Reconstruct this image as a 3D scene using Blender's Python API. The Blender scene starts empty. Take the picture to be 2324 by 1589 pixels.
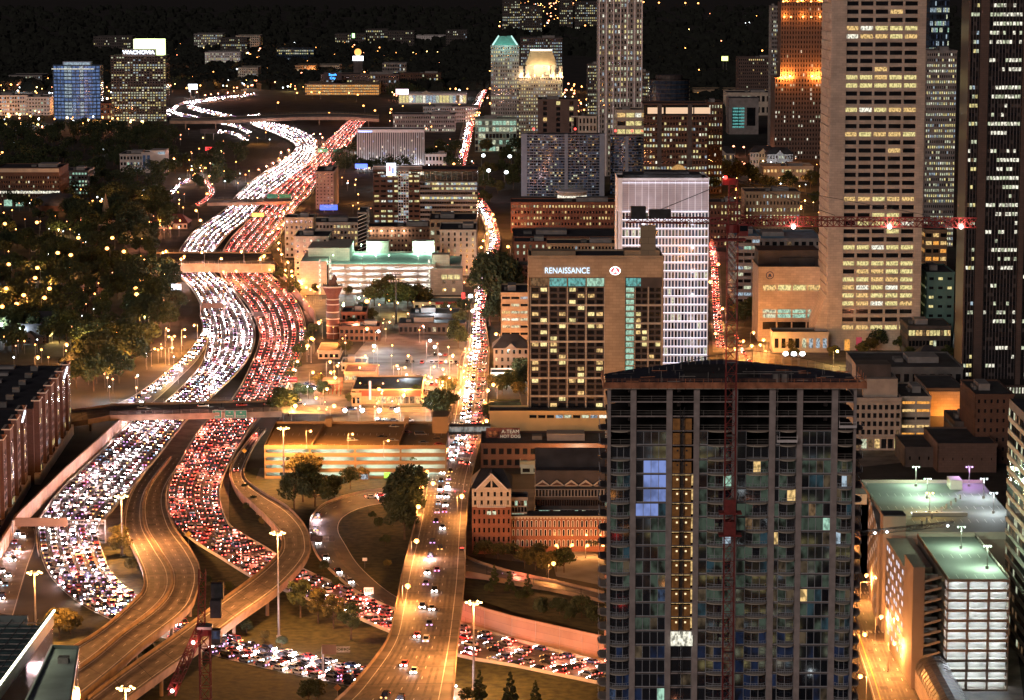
import bpy, math, random
from mathutils import Vector, Matrix
R = random.Random(7)
scene = bpy.context.scene
COL = scene.collection
# ---------------------------------------------------------------- camera, sky, light, exposure
CAMH, PITCH, FOC = 215.0, math.radians(8.1), 6450.0
PW, PCX, PCY = 2324.0, 1162.0, 794.5
cam_d = bpy.data.cameras.new("camera"); cam = bpy.data.objects.new("camera", cam_d); COL.objects.link(cam)
cam.location = (0, 0, CAMH); cam.rotation_euler = (math.pi / 2 - PITCH, 0, 0)
cam_d.lens = 36.0 * FOC / PW; cam_d.sensor_width = 36; cam_d.clip_start = 1; cam_d.clip_end = 30000
scene.camera = cam
world = bpy.data.worlds.new("World"); scene.world = world; world.use_nodes = True
nt = world.node_tree; nt.nodes.clear()
wo = nt.nodes.new("ShaderNodeOutputWorld"); bg = nt.nodes.new("ShaderNodeBackground"); sky = nt.nodes.new("ShaderNodeTexSky")
sky.sky_type = 'NISHITA'; sky.sun_disc = False; sky.sun_elevation = math.radians(-4); sky.sun_rotation = math.radians(200)
bg.inputs[1].default_value = 0.06
glow = nt.nodes.new("ShaderNodeBackground"); glow.inputs[0].default_value = (0.62, 0.55, 0.8, 1); glow.inputs[1].default_value = 0.020
addn = nt.nodes.new("ShaderNodeAddShader")
nt.links.new(sky.outputs[0], bg.inputs[0]); nt.links.new(bg.outputs[0], addn.inputs[0]); nt.links.new(glow.outputs[0], addn.inputs[1])
nt.links.new(addn.outputs[0], wo.inputs[0])
sun_d = bpy.data.lights.new("sky_glow", 'SUN'); sun_d.energy = 0.7; sun_d.angle = math.radians(20); sun_d.color = (1.0, 0.80, 0.70)
sun = bpy.data.objects.new("sky_glow", sun_d); COL.objects.link(sun)
sun.rotation_euler = (math.radians(90 - 17), 0, math.radians(-22))
scene.view_settings.view_transform = 'Standard'; scene.view_settings.look = 'None'
scene.view_settings.exposure = 0.0; scene.view_settings.gamma = 1.0; scene.view_settings.use_curve_mapping = False
scene.cycles.use_denoising = True; scene.cycles.max_bounces = 4; scene.cycles.diffuse_bounces = 2; scene.cycles.glossy_bounces = 2
scene.cycles.sample_clamp_indirect = 3.0

# ---------------------------------------------------------------- photograph pixels -> places in the world
cs, sn = math.cos(PITCH), math.sin(PITCH)
def ray(px, py):
    v = -(py - PCY) / FOC
    return Vector(((px - PCX) / FOC, cs + v * sn, -sn + v * cs))
def at(px, py, Y):
    d = ray(px, py); t = Y / d.y
    return Vector((t * d.x, Y, CAMH + t * d.z))
def G(px, py, z=0.0):
    d = ray(px, py); t = (z - CAMH) / d.z
    return Vector((t * d.x, t * d.y, z))
def yof(py, z=0.0): return G(PCX, py, z).y

# ---------------------------------------------------------------- materials
MATS = {}
def mat(name, col, rough=0.8, var=0.25, scale=0.2, metal=0.0, bump=0.0, detail=4.0, col2=None, spec=None):
    if name in MATS: return MATS[name]
    m = bpy.data.materials.new(name); m.use_nodes = True; MATS[name] = m
    t = m.node_tree; b = t.nodes["Principled BSDF"]
    b.inputs["Roughness"].default_value = rough; b.inputs["Metallic"].default_value = metal
    if spec is not None: b.inputs["Specular IOR Level"].default_value = spec
    g = t.nodes.new("ShaderNodeNewGeometry"); n = t.nodes.new("ShaderNodeTexNoise")
    n.inputs["Scale"].default_value = scale; n.inputs["Detail"].default_value = detail
    t.links.new(g.outputs["Position"], n.inputs["Vector"])
    cr = t.nodes.new("ShaderNodeValToRGB")
    a = [max(0, c * (1 - var)) for c in col]; c2 = col2 or [min(1, c * (1 + var)) for c in col]
    cr.color_ramp.elements[0].position = 0.35; cr.color_ramp.elements[1].position = 0.65
    cr.color_ramp.elements[0].color = (*a, 1); cr.color_ramp.elements[1].color = (*c2, 1)
    t.links.new(n.outputs[0], cr.inputs[0]); t.links.new(cr.outputs[0], b.inputs["Base Color"])
    if bump:
        bp = t.nodes.new("ShaderNodeBump"); bp.inputs["Strength"].default_value = bump; bp.inputs["Distance"].default_value = 0.3
        t.links.new(n.outputs[0], bp.inputs["Height"]); t.links.new(bp.outputs[0], b.inputs["Normal"])
    return m
def emis(name, col, strength, sample=False, vary=0.0, vscale=1.3, base=(0.02, 0.02, 0.02)):
    if name in MATS: return MATS[name]
    m = bpy.data.materials.new(name); m.use_nodes = True; MATS[name] = m
    t = m.node_tree; b = t.nodes["Principled BSDF"]
    b.inputs["Base Color"].default_value = (*base, 1); b.inputs["Roughness"].default_value = 0.25
    b.inputs["Emission Color"].default_value = (*col, 1); b.inputs["Emission Strength"].default_value = strength
    if vary:
        g = t.nodes.new("ShaderNodeNewGeometry"); n = t.nodes.new("ShaderNodeTexNoise"); n.inputs["Scale"].default_value = vscale
        n.inputs["Detail"].default_value = 3
        mp = t.nodes.new("ShaderNodeMapping"); mp.inputs["Scale"].default_value = (1, 1, 0.6)
        t.links.new(g.outputs["Position"], mp.inputs[0]); t.links.new(mp.outputs[0], n.inputs["Vector"])
        r = t.nodes.new("ShaderNodeMapRange"); r.inputs[1].default_value = 0.38; r.inputs[2].default_value = 0.58
        r.inputs[3].default_value = strength * (1 - vary); r.inputs[4].default_value = strength
        t.links.new(n.outputs[0], r.inputs[0]); t.links.new(r.outputs[0], b.inputs["Emission Strength"])
    m.cycles.emission_sampling = 'AUTO' if sample else 'NONE'
    return m
def facing(name, col, rough, brickcol=None, sx=1.0, sz=1.0):
    """masonry: courses and joints from a brick texture in world space"""
    if name in MATS: return MATS[name]
    m = mat(name, col, rough, 0.12, 0.15)
    t = m.node_tree; b = t.nodes["Principled BSDF"]
    g = t.nodes.new("ShaderNodeNewGeometry"); sp = t.nodes.new("ShaderNodeSeparateXYZ"); cb = t.nodes.new("ShaderNodeCombineXYZ")
    ad = t.nodes.new("ShaderNodeMath"); ad.operation = 'ADD'
    t.links.new(g.outputs["Position"], sp.inputs[0]); t.links.new(sp.outputs[0], ad.inputs[0]); t.links.new(sp.outputs[1], ad.inputs[1])
    t.links.new(ad.outputs[0], cb.inputs[0]); t.links.new(sp.outputs[2], cb.inputs[1])
    br = t.nodes.new("ShaderNodeTexBrick"); br.inputs["Scale"].default_value = 1.0
    br.inputs["Brick Width"].default_value = sx; br.inputs["Row Height"].default_value = sz; br.inputs["Mortar Size"].default_value = 0.05
    br.inputs["Color1"].default_value = (1, 1, 1, 1); br.inputs["Color2"].default_value = (0.82, 0.82, 0.82, 1); br.inputs["Mortar"].default_value = (0.6, 0.6, 0.6, 1)
    t.links.new(cb.outputs[0], br.inputs["Vector"])
    mx = t.nodes.new("ShaderNodeMixRGB"); mx.blend_type = 'MULTIPLY'; mx.inputs[0].default_value = 1.0
    src = b.inputs["Base Color"].links[0].from_socket
    t.links.new(src, mx.inputs[1]); t.links.new(br.outputs[0], mx.inputs[2]); t.links.new(mx.outputs[0], b.inputs["Base Color"])
    return m
asphalt = mat('asphalt', (0.07, 0.062, 0.058), 0.62, 0.35, 0.12, bump=0.05)
concrete_road = mat('concrete_road', (0.155, 0.13, 0.11), 0.7, 0.38, 0.16, bump=0.08, detail=9)
concrete = mat('concrete', (0.34, 0.31, 0.28), 0.8, 0.22, 0.25)
pale_concrete = mat('pale_concrete', (0.5, 0.45, 0.38), 0.8, 0.12, 0.2)
paint_w = mat('road_paint', (0.75, 0.72, 0.65), 0.6, 0.15, 1.0)
paint_y = mat('yellow_paint', (0.75, 0.5, 0.08), 0.6, 0.15, 1.0)
grass = mat('grass', (0.018, 0.030, 0.010), 0.95, 0.5, 0.35, bump=0.5, detail=10, col2=(0.055, 0.058, 0.020))
soil = mat('city_ground', (0.012, 0.014, 0.009), 0.95, 0.5, 0.05, col2=(0.038, 0.033, 0.026), detail=8)
lotmat = mat('parking_asphalt', (0.085, 0.075, 0.068), 0.75, 0.45, 0.12, detail=9)
roofdark = mat('dark_roof', (0.035, 0.037, 0.045), 0.8, 0.4, 0.15)
roofgrey = mat('grey_roof', (0.14, 0.14, 0.14), 0.8, 0.3, 0.15)
brick = facing('red_brick', (0.30, 0.12, 0.075), 0.85, sx=1.2, sz=0.5)
brownbrick = facing('brown_brick', (0.13, 0.07, 0.05), 0.85, sx=1.2, sz=0.5)
beige = facing('beige_stone', (0.56, 0.48, 0.41), 0.8, sx=3.0, sz=1.3)
tan = facing('tan_stone', (0.46, 0.335, 0.215), 0.8, sx=3.0, sz=1.3)
creamst = facing('cream_stone', (0.56, 0.5, 0.42), 0.8, sx=3.0, sz=1.3)
white = mat('white_cladding', (0.72, 0.70, 0.72), 0.6, 0.08, 0.2)
greyc = mat('grey_cladding', (0.24, 0.23, 0.23), 0.7, 0.2, 0.2)
darkc = mat('dark_cladding', (0.06, 0.05, 0.05), 0.6, 0.3, 0.2)
brownst = facing('brown_granite', (0.11, 0.072, 0.062), 0.6, sx=2.4, sz=1.0)
glassd = mat('dark_glass', (0.012, 0.014, 0.018), 0.08, 0.3, 0.3, spec=0.8)
glassb = mat('blue_glass', (0.03, 0.05, 0.085), 0.12, 0.4, 0.3, spec=0.8)
steel = mat('galvanised_steel', (0.30, 0.29, 0.28), 0.45, 0.2, 1.0, metal=0.6)
redsteel = mat('red_painted_steel', (0.22, 0.03, 0.028), 0.5, 0.25, 1.0)
blacksteel = mat('black_steel', (0.03, 0.03, 0.035), 0.5, 0.3, 1.0)
# lit window panes
for nm, c, s, v in (('warm', (1.0, 0.66, 0.26), 1.0, .75), ('yellow', (1.0, 0.85, 0.36), 0.98, .65), ('pale', (0.88, 0.95, 0.66), 0.8, .75),
                 ('cool', (0.66, 0.85, 1.0), 0.62, .8), ('green', (0.55, 0.95, 0.72), 0.75, .6), ('dimwarm', (1.0, 0.6, 0.3), 0.16, .8),
                 ('dimgreen', (0.45, 0.62, 0.45), 0.13, .8), ('dimblue', (0.25, 0.4, 0.75), 0.13, .8), ('bright', (1.0, 0.96, 0.78), 1.25, .8),
                 ('blue', (0.30, 0.42, 1.0), 0.75, .6), ('orange', (1.0, 0.42, 0.08), 1.1, .5), ('teal', (0.25, 0.9, 0.85), 0.5, .7)):
    emis('lit_' + nm, c, s, False, v)
def M(n): return MATS[n]
PAL = {'warm': [('lit_warm', 5), ('lit_yellow', 4), ('lit_pale', 2), ('lit_dimwarm', 3)],
       'office': [('lit_yellow', 4), ('lit_pale', 5), ('lit_cool', 2), ('lit_dimwarm', 1), ('lit_bright', 1)],
       'yellow': [('lit_yellow', 8), ('lit_warm', 2), ('lit_bright', 1)],
       'cool': [('lit_cool', 6), ('lit_pale', 3), ('lit_green', 2), ('lit_dimblue', 2)],
       'green': [('lit_green', 5), ('lit_pale', 3), ('lit_dimgreen', 2)],
       'condo': [('lit_warm', 2), ('lit_pale', 3), ('lit_dimwarm', 5), ('lit_cool', 2), ('lit_dimblue', 4)],
       'bright': [('lit_bright', 5), ('lit_pale', 3)], 'orange': [('lit_orange', 4), ('lit_warm', 3)],
       'blue': [('lit_cool', 4), ('lit_blue', 3)]}
def pick(pal):
    L = PAL[pal]; tot = sum(w for _, w in L); r = R.random() * tot
    for n, w in L:
        r -= w
        if r <= 0: return M(n)
    return M(L[-1][0])

# ---------------------------------------------------------------- mesh helpers
class MB:
    def __init__(s): s.v = []; s.f = []; s.m = []; s.mats = []
    def mi(s, m):
        if m not in s.mats: s.mats.append(m)
        return s.mats.index(m)
    def face(s, pts, m):
        i = len(s.v); s.v += [tuple(p) for p in pts]; s.f.append(tuple(range(i, i + len(pts)))); s.m.append(s.mi(m))
    def box(s, x0, y0, z0, x1, y1, z1, m, T=None, bottom=True):
        c = [(x0, y0, z0), (x1, y0, z0), (x1, y1, z0), (x0, y1, z0), (x0, y0, z1), (x1, y0, z1), (x1, y1, z1), (x0, y1, z1)]
        if T: c = [T(*p) for p in c]
        i = len(s.v); s.v += [tuple(p) for p in c]; k = s.mi(m)
        for q in ((0, 1, 5, 4), (1, 2, 6, 5), (2, 3, 7, 6), (3, 0, 4, 7), (4, 5, 6, 7), (3, 2, 1, 0)):
            s.f.append(tuple(i + a for a in q)); s.m.append(k)
    def bar(s, a, b, w, m, h=None):
        a = Vector(a); b = Vector(b); d = (b - a)
        if d.length < 1e-6: return
        d.normalize(); up = Vector((0, 0, 1)) if abs(d.z) < 0.9 else Vector((0, 1, 0))
        u = d.cross(up).normalized() * w / 2; v = u.cross(d).normalized() * (h or w) / 2
        i = len(s.v)
        s.v += [tuple(p + q) for p in (a, b) for q in (-u - v, u - v, u + v, -u + v)]; k = s.mi(m)
        for q in ((0, 1, 2, 3), (7, 6, 5, 4), (0, 4, 5, 1), (1, 5, 6, 2), (2, 6, 7, 3), (3, 7, 4, 0)):
            s.f.append(tuple(i + a for a in q)); s.m.append(k)
    def cyl(s, c, r, h, m, n=12, r2=None):
        r2 = r if r2 is None else r2; i = len(s.v); k = s.mi(m)
        for a in range(n):
            t = 2 * math.pi * a / n; s.v.append((c[0] + r * math.cos(t), c[1] + r * math.sin(t), c[2]))
        for a in range(n):
            t = 2 * math.pi * a / n; s.v.append((c[0] + r2 * math.cos(t), c[1] + r2 * math.sin(t), c[2] + h))
        for a in range(n):
            b = (a + 1) % n; s.f.append((i + a, i + b, i + n + b, i + n + a)); s.m.append(k)
        s.f.append(tuple(i + n + a for a in range(n))); s.m.append(k)
        s.f.append(tuple(i + a for a in reversed(range(n)))); s.m.append(k)
    def prism(s, poly, z0, z1, m, top=None):
        n = len(poly); i = len(s.v); k = s.mi(m)
        s.v += [(p[0], p[1], z0) for p in poly] + [(p[0], p[1], z1) for p in poly]
        for a in range(n):
            b = (a + 1) % n; s.f.append((i + a, i + b, i + n + b, i + n + a)); s.m.append(k)
        s.f.append(tuple(i + n + a for a in range(n))); s.m.append(s.mi(top or m))
        s.f.append(tuple(i + a for a in reversed(range(n)))); s.m.append(k)
    def ball(s, c, r, m, n=8, k=5, sz=1.0):
        i = len(s.v); q = s.mi(m)
        for a in range(k + 1):
            ph = math.pi * a / k
            for b in range(n):
                t = 2 * math.pi * b / n
                s.v.append((c[0] + r * math.sin(ph) * math.cos(t), c[1] + r * math.sin(ph) * math.sin(t), c[2] + r * sz * math.cos(ph)))
        for a in range(k):
            for b in range(n):
                b2 = (b + 1) % n
                s.f.append((i + a * n + b, i + (a + 1) * n + b, i + (a + 1) * n + b2, i + a * n + b2)); s.m.append(q)
    def mesh(s, name):
        me = bpy.data.meshes.new(name); me.from_pydata(s.v, [], s.f)
        for m in s.mats: me.materials.append(m)
        me.polygons.foreach_set("material_index", s.m); me.update()
        return me
    def build(s, name, parent=None, **kw):
        if not s.f: return None
        return link(name, s.mesh(name), parent, **kw)
def link(name, data, parent=None, label=None, cat=None, group=None, kind=None, loc=None, rz=None):
    o = bpy.data.objects.new(name, data); COL.objects.link(o)
    if parent is not None: o.parent = parent
    if loc is not None: o.location = loc
    if rz is not None: o.rotation_euler[2] = rz
    tag(o, label, cat, group, kind)
    return o
def tag(o, label=None, cat=None, group=None, kind=None):
    if label: o["label"] = label
    if cat: o["category"] = cat
    if group: o["group"] = group
    if kind: o["kind"] = kind
ORD = "first second third fourth fifth sixth seventh eighth ninth tenth eleventh twelfth thirteenth fourteenth fifteenth sixteenth seventeenth eighteenth nineteenth twentieth".split()
TENS = {2: ('twenty', 'twentieth'), 3: ('thirty', 'thirtieth'), 4: ('forty', 'fortieth'), 5: ('fifty', 'fiftieth'), 6: ('sixty', 'sixtieth'), 7: ('seventy', 'seventieth'), 8: ('eighty', 'eightieth'), 9: ('ninety', 'ninetieth')}
def ordn(i):   # 0-based
    n = i + 1
    if n <= 20: return ORD[n - 1]
    t, u = divmod(n, 10)
    if t in TENS: return TENS[t][1] if u == 0 else TENS[t][0] + '-' + ORD[u - 1]
    return 'far'

# ---------------------------------------------------------------- buildings
_q = {}
def panemesh(w, h, m):
    k = (round(w, 2), round(h, 2), m.name)
    if k not in _q:
        b = MB(); b.face([(-w / 2, 0, -h / 2), (w / 2, 0, -h / 2), (w / 2, 0, h / 2), (-w / 2, 0, h / 2)], m); _q[k] = b.mesh('window')
    return _q[k]
class Bld:
    """a building whose front plane stands at distance Y; local x right, y away from the camera, z up"""
    def __init__(s, name, label, cat, x0, x1, ytop, Y, depth, wall, roof=None, cap=24, core=None, rz=0.0, base=0.0, group=None):
        a = at(x0, ytop, Y); b = at(x1, ytop, Y)
        s.Y = Y; s.xc = (a.x + b.x) / 2; s.W = b.x - a.x; s.H = a.z - base; s.D = depth; s.base = base; s.cap = cap
        s.root = link(name, None, None, label, cat, group, loc=(s.xc, Y, base), rz=rz)
        s.wall = wall; s.wm = MB(); s.roofm = roof or roofdark; s.win = []; s.core = core or glassd
        s.extra = []
    def X(s, px): return at(px, 800, s.Y).x - s.xc
    def Z(s, py): return at(PCX, py, s.Y).z - s.base
    def body(s, x0=None, x1=None, z0=0, z1=None, y0=0.0, y1=None, m=None, roof=True):
        x0 = -s.W / 2 if x0 is None else x0; x1 = s.W / 2 if x1 is None else x1
        z1 = s.H if z1 is None else z1; y1 = s.D if y1 is None else y1
        s.wm.box(x0, y0, z0, x1, y1, z1, m or s.core)
        if roof:
            r = MB(); r.box(x0 - .05, y0 - .05, z1, x1 + .05, y1 + .05, z1 + 0.35, s.roofm)
            r.build('roof', s.root)
            p = 1.1   # parapet
            for q in ((x0 - .4, y0 - .4, x1 + .4, y0), (x0 - .4, y1, x1 + .4, y1 + .4), (x0 - .4, y0, x0, y1), (x1, y0, x1 + .4, y1)):
                s.wm.box(q[0], q[1], z1 - .1, q[2], q[3], z1 + p, s.wall)
    def face(s, side='front', u0=None, u1=None, z0=0, z1=None, nx=8, ny=6, wx=.7, wz=.6, lit=.3, pal='office', proud=.35, off=0.0, piers=True, bands=True, m=None, flit=None, x=None, solid=None, cols=None, sill=0.0):
        z1 = s.H if z1 is None else z1
        if side == 'front':
            u0 = -s.W / 2 if u0 is None else u0; u1 = s.W / 2 if u1 is None else u1
            yy = off; T = lambda u, d, z: (u, yy - d, z); rot = 0
        elif side == 'left':
            u0 = 0 if u0 is None else u0; u1 = s.D if u1 is None else u1
            xx = -s.W / 2 if x is None else x; T = lambda u, d, z: (xx - d, u1 + u0 - u, z); rot = -math.pi / 2
        else:
            u0 = 0 if u0 is None else u0; u1 = s.D if u1 is None else u1
            xx = s.W / 2 if x is None else x; T = lambda u, d, z: (xx + d, u, z); rot = math.pi / 2
        m = m or s.wall; cw = (u1 - u0) / nx; ch = (z1 - z0) / ny
        if piers and wx < .995:
            for i in range(nx + 1):
                c = u0 + i * cw; w = cw * (1 - wx) / 2
                a = max(u0 - (.0 if i else 0), c - w); b = min(u1, c + w)
                s.wm.box(a, 0.0, z0, b, proud, z1, m, T)
        if bands:
            for j in range(ny + 1):
                c = z0 + j * ch; w = ch * (1 - wz) / 2
                a = max(z0, c - w); b = min(z1, c + w)
                s.wm.box(u0, 0.0, a + .01, u1, proud - .06, b - .01, m, T)
        for j in range(ny):
            fl = lit if flit is None else flit(j, ny)
            fl = fl * R.choice((.3, .7, 1, 1.3, 1.9)) if fl < .9 else fl
            run = 0
            for i in range(nx):
                if solid and solid(i, j): continue
                ww = cw * (wx if piers else 1) ; wh = ch * wz
                islit = R.random() < (fl * 1.6 if run else fl * .8)
                run = islit
                mm = pick(pal) if islit else R.choice((glassd, glassd, s.core))
                if cols and i in cols: mm = M(cols[i])
                cu = u0 + (i + .5) * cw; cz = z0 + (j + .5) * ch
                s.win.append((ww * .96, wh * .94, T(cu, 0.04, cz), rot, mm, 1 if (islit or (cols and i in cols)) else 0, side == 'front'))
    def done(s):
        s.wm.build('wall', s.root)
        W = sorted(s.win, key=lambda w: (-w[6], -w[5], R.random()))
        one = W[:s.cap]; rest = W[s.cap:]
        for w, h, p, rot, mm, l, f in one:
            link('window', panemesh(w, h, mm), s.root, loc=p, rz=rot)
        if rest:
            b = MB()
            for w, h, p, rot, mm, l, f in rest:
                c, sn_ = math.cos(rot) * w / 2, math.sin(rot) * w / 2
                b.face([(p[0] - c, p[1] - sn_, p[2] - h / 2), (p[0] + c, p[1] + sn_, p[2] - h / 2), (p[0] + c, p[1] + sn_, p[2] + h / 2), (p[0] - c, p[1] - sn_, p[2] + h / 2)], mm)
            b.build('window', s.root, kind='stuff')
        return s
def text(name, s, parent, loc, size, m, ext=.15, rx=math.pi / 2, rz=0.0, sx=1.0, **kw):
    c = bpy.data.curves.new(name, 'FONT'); c.body = s; c.size = size; c.extrude = ext; c.align_x = 'CENTER'; c.align_y = 'CENTER'
    c.materials.append(m)
    o = link(name, c, parent, loc=loc, **kw); o.rotation_euler = (rx, 0, rz); o.scale = (sx, 1, 1); LETTERS.append(o)
    return o
LETTERS = []
def letters_to_mesh():
    bpy.context.view_layer.update(); dg = bpy.context.evaluated_depsgraph_get()
    for o in LETTERS:
        me = bpy.data.meshes.new_from_object(o.evaluated_get(dg)); n = link('lettering' if o.name.startswith('lettering') else 'sign_lettering', me, o.parent, loc=o.location)
        n.rotation_euler = o.rotation_euler; n.scale = o.scale
        bpy.data.objects.remove(o)
def simple(name, label, cat, x0, x1, yt, Y, depth, wall, nx, ny, wx=.6, wz=.55, lit=.3, pal='office', cap=20, z0=0, roof=None, group=None, top=0.0, sides=True, plant=True, core=None, flit=None, piers=True):
    b = Bld(name, label, cat, x0, x1, yt, Y, depth, wall, roof, cap, core, group=group)
    b.body(m=wall)
    b.face('front', z0=z0, z1=b.H - top, nx=nx, ny=ny, wx=wx, wz=wz, lit=lit, pal=pal, flit=flit, piers=piers)
    if top: b.wm.box(-b.W / 2, -.3, b.H - top, b.W / 2, 0, b.H, wall)
    if sides:
        n = max(2, int(depth / (b.W / nx)))
        b.face('left' if b.xc > 0 else 'right', z0=z0, z1=b.H - top, nx=n, ny=ny, wx=wx, wz=wz, lit=lit * .8, pal=pal, piers=piers)
    if plant:
        w = b.W; r = MB(); k = R.choice((.2, .3, -.1))
        r.box(w * (k - .18), depth * .35, b.H + .36, w * (k + .12), depth * .7, b.H + 3.2, greyc)
        r.box(w * (k - .3), depth * .4, b.H + .36, w * (k - .22), depth * .6, b.H + 2.0, roofgrey)
        r.build('rooftop_plant', b.root)
    return b.done()
# ---------------------------------------------------------------- ground and roads
gm = MB(); S = 14000
gm.face([(-S, -600, 0), (S, -600, 0), (S, 22000, 0), (-S, 22000, 0)], soil)
gm.build('ground', kind='structure')
def cr(p0, p1, p2, p3, t):
    return 0.5 * ((2 * p1) + (-p0 + p2) * t + (2 * p0 - 5 * p1 + 4 * p2 - p3) * t * t + (-p0 + 3 * p1 - 3 * p2 + p3) * t ** 3)
class Ribbon:
    """road between a left and a right edge, each traced along the ground"""
    def __init__(s, pairs, dz=0.05, step=7.0):
        Lp = []; Rp = []
        for p in pairs:
            z = p[4] if len(p) > 4 else 0.0
            Lp.append(G(p[0], p[1], z)); Rp.append(G(p[2], p[3], z))
        s.L = []; s.R = []
        n = len(Lp)
        for i in range(n - 1):
            a = max(i - 1, 0); d = min(i + 2, n - 1)
            k = max(2, int(((Lp[i] + Rp[i]) / 2 - (Lp[i + 1] + Rp[i + 1]) / 2).length / step))
            for j in range(k + (1 if i == n - 2 else 0)):
                t = j / k
                s.L.append(cr(Lp[a], Lp[i], Lp[i + 1], Lp[d], t)); s.R.append(cr(Rp[a], Rp[i], Rp[i + 1], Rp[d], t))
        for q in s.L + s.R: q.z = max(q.z, 0) + dz
        s.n = len(s.L); s.C = [(a + b) / 2 for a, b in zip(s.L, s.R)]
        s.s = [0.0]
        for i in range(1, s.n): s.s.append(s.s[-1] + (s.C[i] - s.C[i - 1]).length)
        s.len = s.s[-1]
    def at(s, d, t):
        d = min(max(d, 0), s.len - .01); lo = 0
        import bisect
        i = min(max(bisect.bisect_right(s.s, d) - 1, 0), s.n - 2)
        f = (d - s.s[i]) / max(1e-6, s.s[i + 1] - s.s[i])
        a = s.L[i].lerp(s.R[i], t); b = s.L[i + 1].lerp(s.R[i + 1], t)
        return a.lerp(b, f), (b - a).normalized()
    def surface(s, m, name='road', kind='structure', parent=None):
        b = MB()
        for i in range(s.n - 1): b.face([s.L[i], s.L[i + 1], s.R[i + 1], s.R[i]], m)
        me = b.mesh(name)
        return link(name, me, parent, kind=kind)
    def lines(s, b, ts, dash=True, w=.18, m=None, on=3.0, off=9.0, d0=0, d1=None, dz=.03):
        d1 = s.len if d1 is None else d1
        for t in ts:
            d = d0
            while d < d1:
                e = min(d + (on if dash else 7.0), d1)
                if e - d < .05: break
                p, tg = s.at(d, t); q, tq = s.at(e, t); n = Vector((tg.y, -tg.x, 0)).normalized() * w / 2
                z = Vector((0, 0, dz))
                b.face([p - n + z, q - n + z, q + n + z, p + n + z], m or paint_w)
                d = e + (off if dash else 0)
    def wall(s, b, side, h=.9, w=.35, m=None, d0=0, d1=None, base=0.0, out=0.0):
        P = s.L if side == 'L' else s.R; Q = s.R if side == 'L' else s.L
        pts = []
        for i in range(s.n):
            if s.s[i] < d0 or (d1 is not None and s.s[i] > d1): continue
            o = (P[i] - Q[i]); o.z = 0; o.normalize()
            pts.append((P[i] + o * out, P[i] + o * (w + out)))
        for i in range(len(pts) - 1):
            a, c = pts[i]; d, e = pts[i + 1]; H = Vector((0, 0, h)); Bz = Vector((0, 0, base))
            b.face([a + Bz, d + Bz, d + H, a + H], m); b.face([c + Bz, c + H, e + H, e + Bz], m); b.face([a + H, d + H, e + H, c + H], m)
            b.face([a + Bz, c + Bz, e + Bz, d + Bz], m)
            if i == 0: b.face([a + Bz, a + H, c + H, c + Bz], m)
            if i == len(pts) - 2: b.face([d + Bz, e + Bz, e + H, d + H], m)
marks = MB()
# oncoming carriageway (towards the camera), three stretches of one road
WH = Ribbon([(560, 263, 590, 257), (572, 283, 603, 277), (625, 305, 668, 290), (664, 325, 712, 312), (668, 343, 716, 336), (636, 371, 700, 375), (585, 403, 655, 408),
             (538, 445, 604, 447), (522, 468, 586, 470), (480, 500, 556, 503), (443, 526, 522, 528), (422, 551, 500, 552), (408, 575, 484, 576), (404, 612, 482, 612),
             (409, 628, 490, 628), (433, 652, 523, 651), (451, 680, 540, 678), (463, 714, 563, 713), (472, 752, 577, 752), (470, 795, 571, 797), (452, 840, 538, 846),
             (384, 910, 466, 914), (306, 958, 418, 960), (219, 1041, 350, 1046), (139, 1117, 284, 1125), (88, 1190, 228, 1190), (86, 1215, 223, 1214), (92, 1264, 236, 1258),
             (118, 1315, 256, 1303), (176, 1368, 306, 1350), (262, 1412, 392, 1404), (375, 1450, 452, 1428), (480, 1486, 520, 1449), (581, 1513, 590, 1468), (802, 1560, 838, 1518), (1050, 1612, 1080, 1572)], 0.10)
# outbound carriageway (red tail lights)
RD = Ribbon([(800, 268, 835, 270), (778, 285, 822, 287), (750, 312, 800, 318), (722, 345, 778, 350), (690, 378, 752, 384), (655, 408, 725, 410), (618, 440, 702, 444), (600, 466, 676, 468), (565, 503, 656, 503),
             (528, 540, 630, 543), (507, 575, 600, 576), (500, 618, 606, 618), (520, 650, 642, 650), (560, 690, 676, 694), (584, 735, 692, 742), (590, 775, 690, 785), (572, 830, 670, 838),
             (532, 905, 632, 911), (474, 958, 578, 958), (440, 1001, 548, 1003), (417, 1041, 524, 1045), (382, 1112, 496, 1117), (392, 1185, 514, 1189),
             (430, 1222, 556, 1222), (503, 1269, 600, 1247), (578, 1315, 650, 1278), (660, 1348, 712, 1309), (785, 1394, 812, 1350), (888, 1438, 905, 1391), (1041, 1491, 1050, 1422), (1162, 1513, 1166, 1456), (1373, 1556, 1378, 1511), (1560, 1590, 1565, 1550)], 0.14)
apron = Ribbon([(384, 905, 634, 905), (300, 962, 585, 958), (214, 1043, 530, 1043), (133, 1120, 520, 1117), (80, 1190, 520, 1190), (120, 1230, 520, 1215)], 0.03)
RA = Ribbon([(352, 1041, 387, 1041, 0), (299, 1117, 333, 1117, 0), (281, 1189, 327, 1189, 1), (299, 1239, 357, 1246, 4), (324, 1297, 387, 1295, 7), (327, 1340, 387, 1340, 8),
             (302, 1370, 352, 1385, 8), (241, 1425, 277, 1441, 8), (176, 1468, 214, 1495, 8), (100, 1512, 140, 1545, 8), (10, 1565, 50, 1600, 8)], 0.18)
RB = Ribbon([(387, 1041, 422, 1041, 0), (333, 1117, 376, 1117, 0), (327, 1189, 388, 1189, 1), (357, 1246, 432, 1252, 4), (387, 1295, 452, 1297, 7), (387, 1340, 447, 1342, 8),
             (352, 1385, 424, 1388, 8), (277, 1441, 330, 1462, 8), (214, 1495, 262, 1520, 8), (140, 1545, 190, 1580, 8), (50, 1600, 100, 1650, 8)], 0.22)
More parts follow.
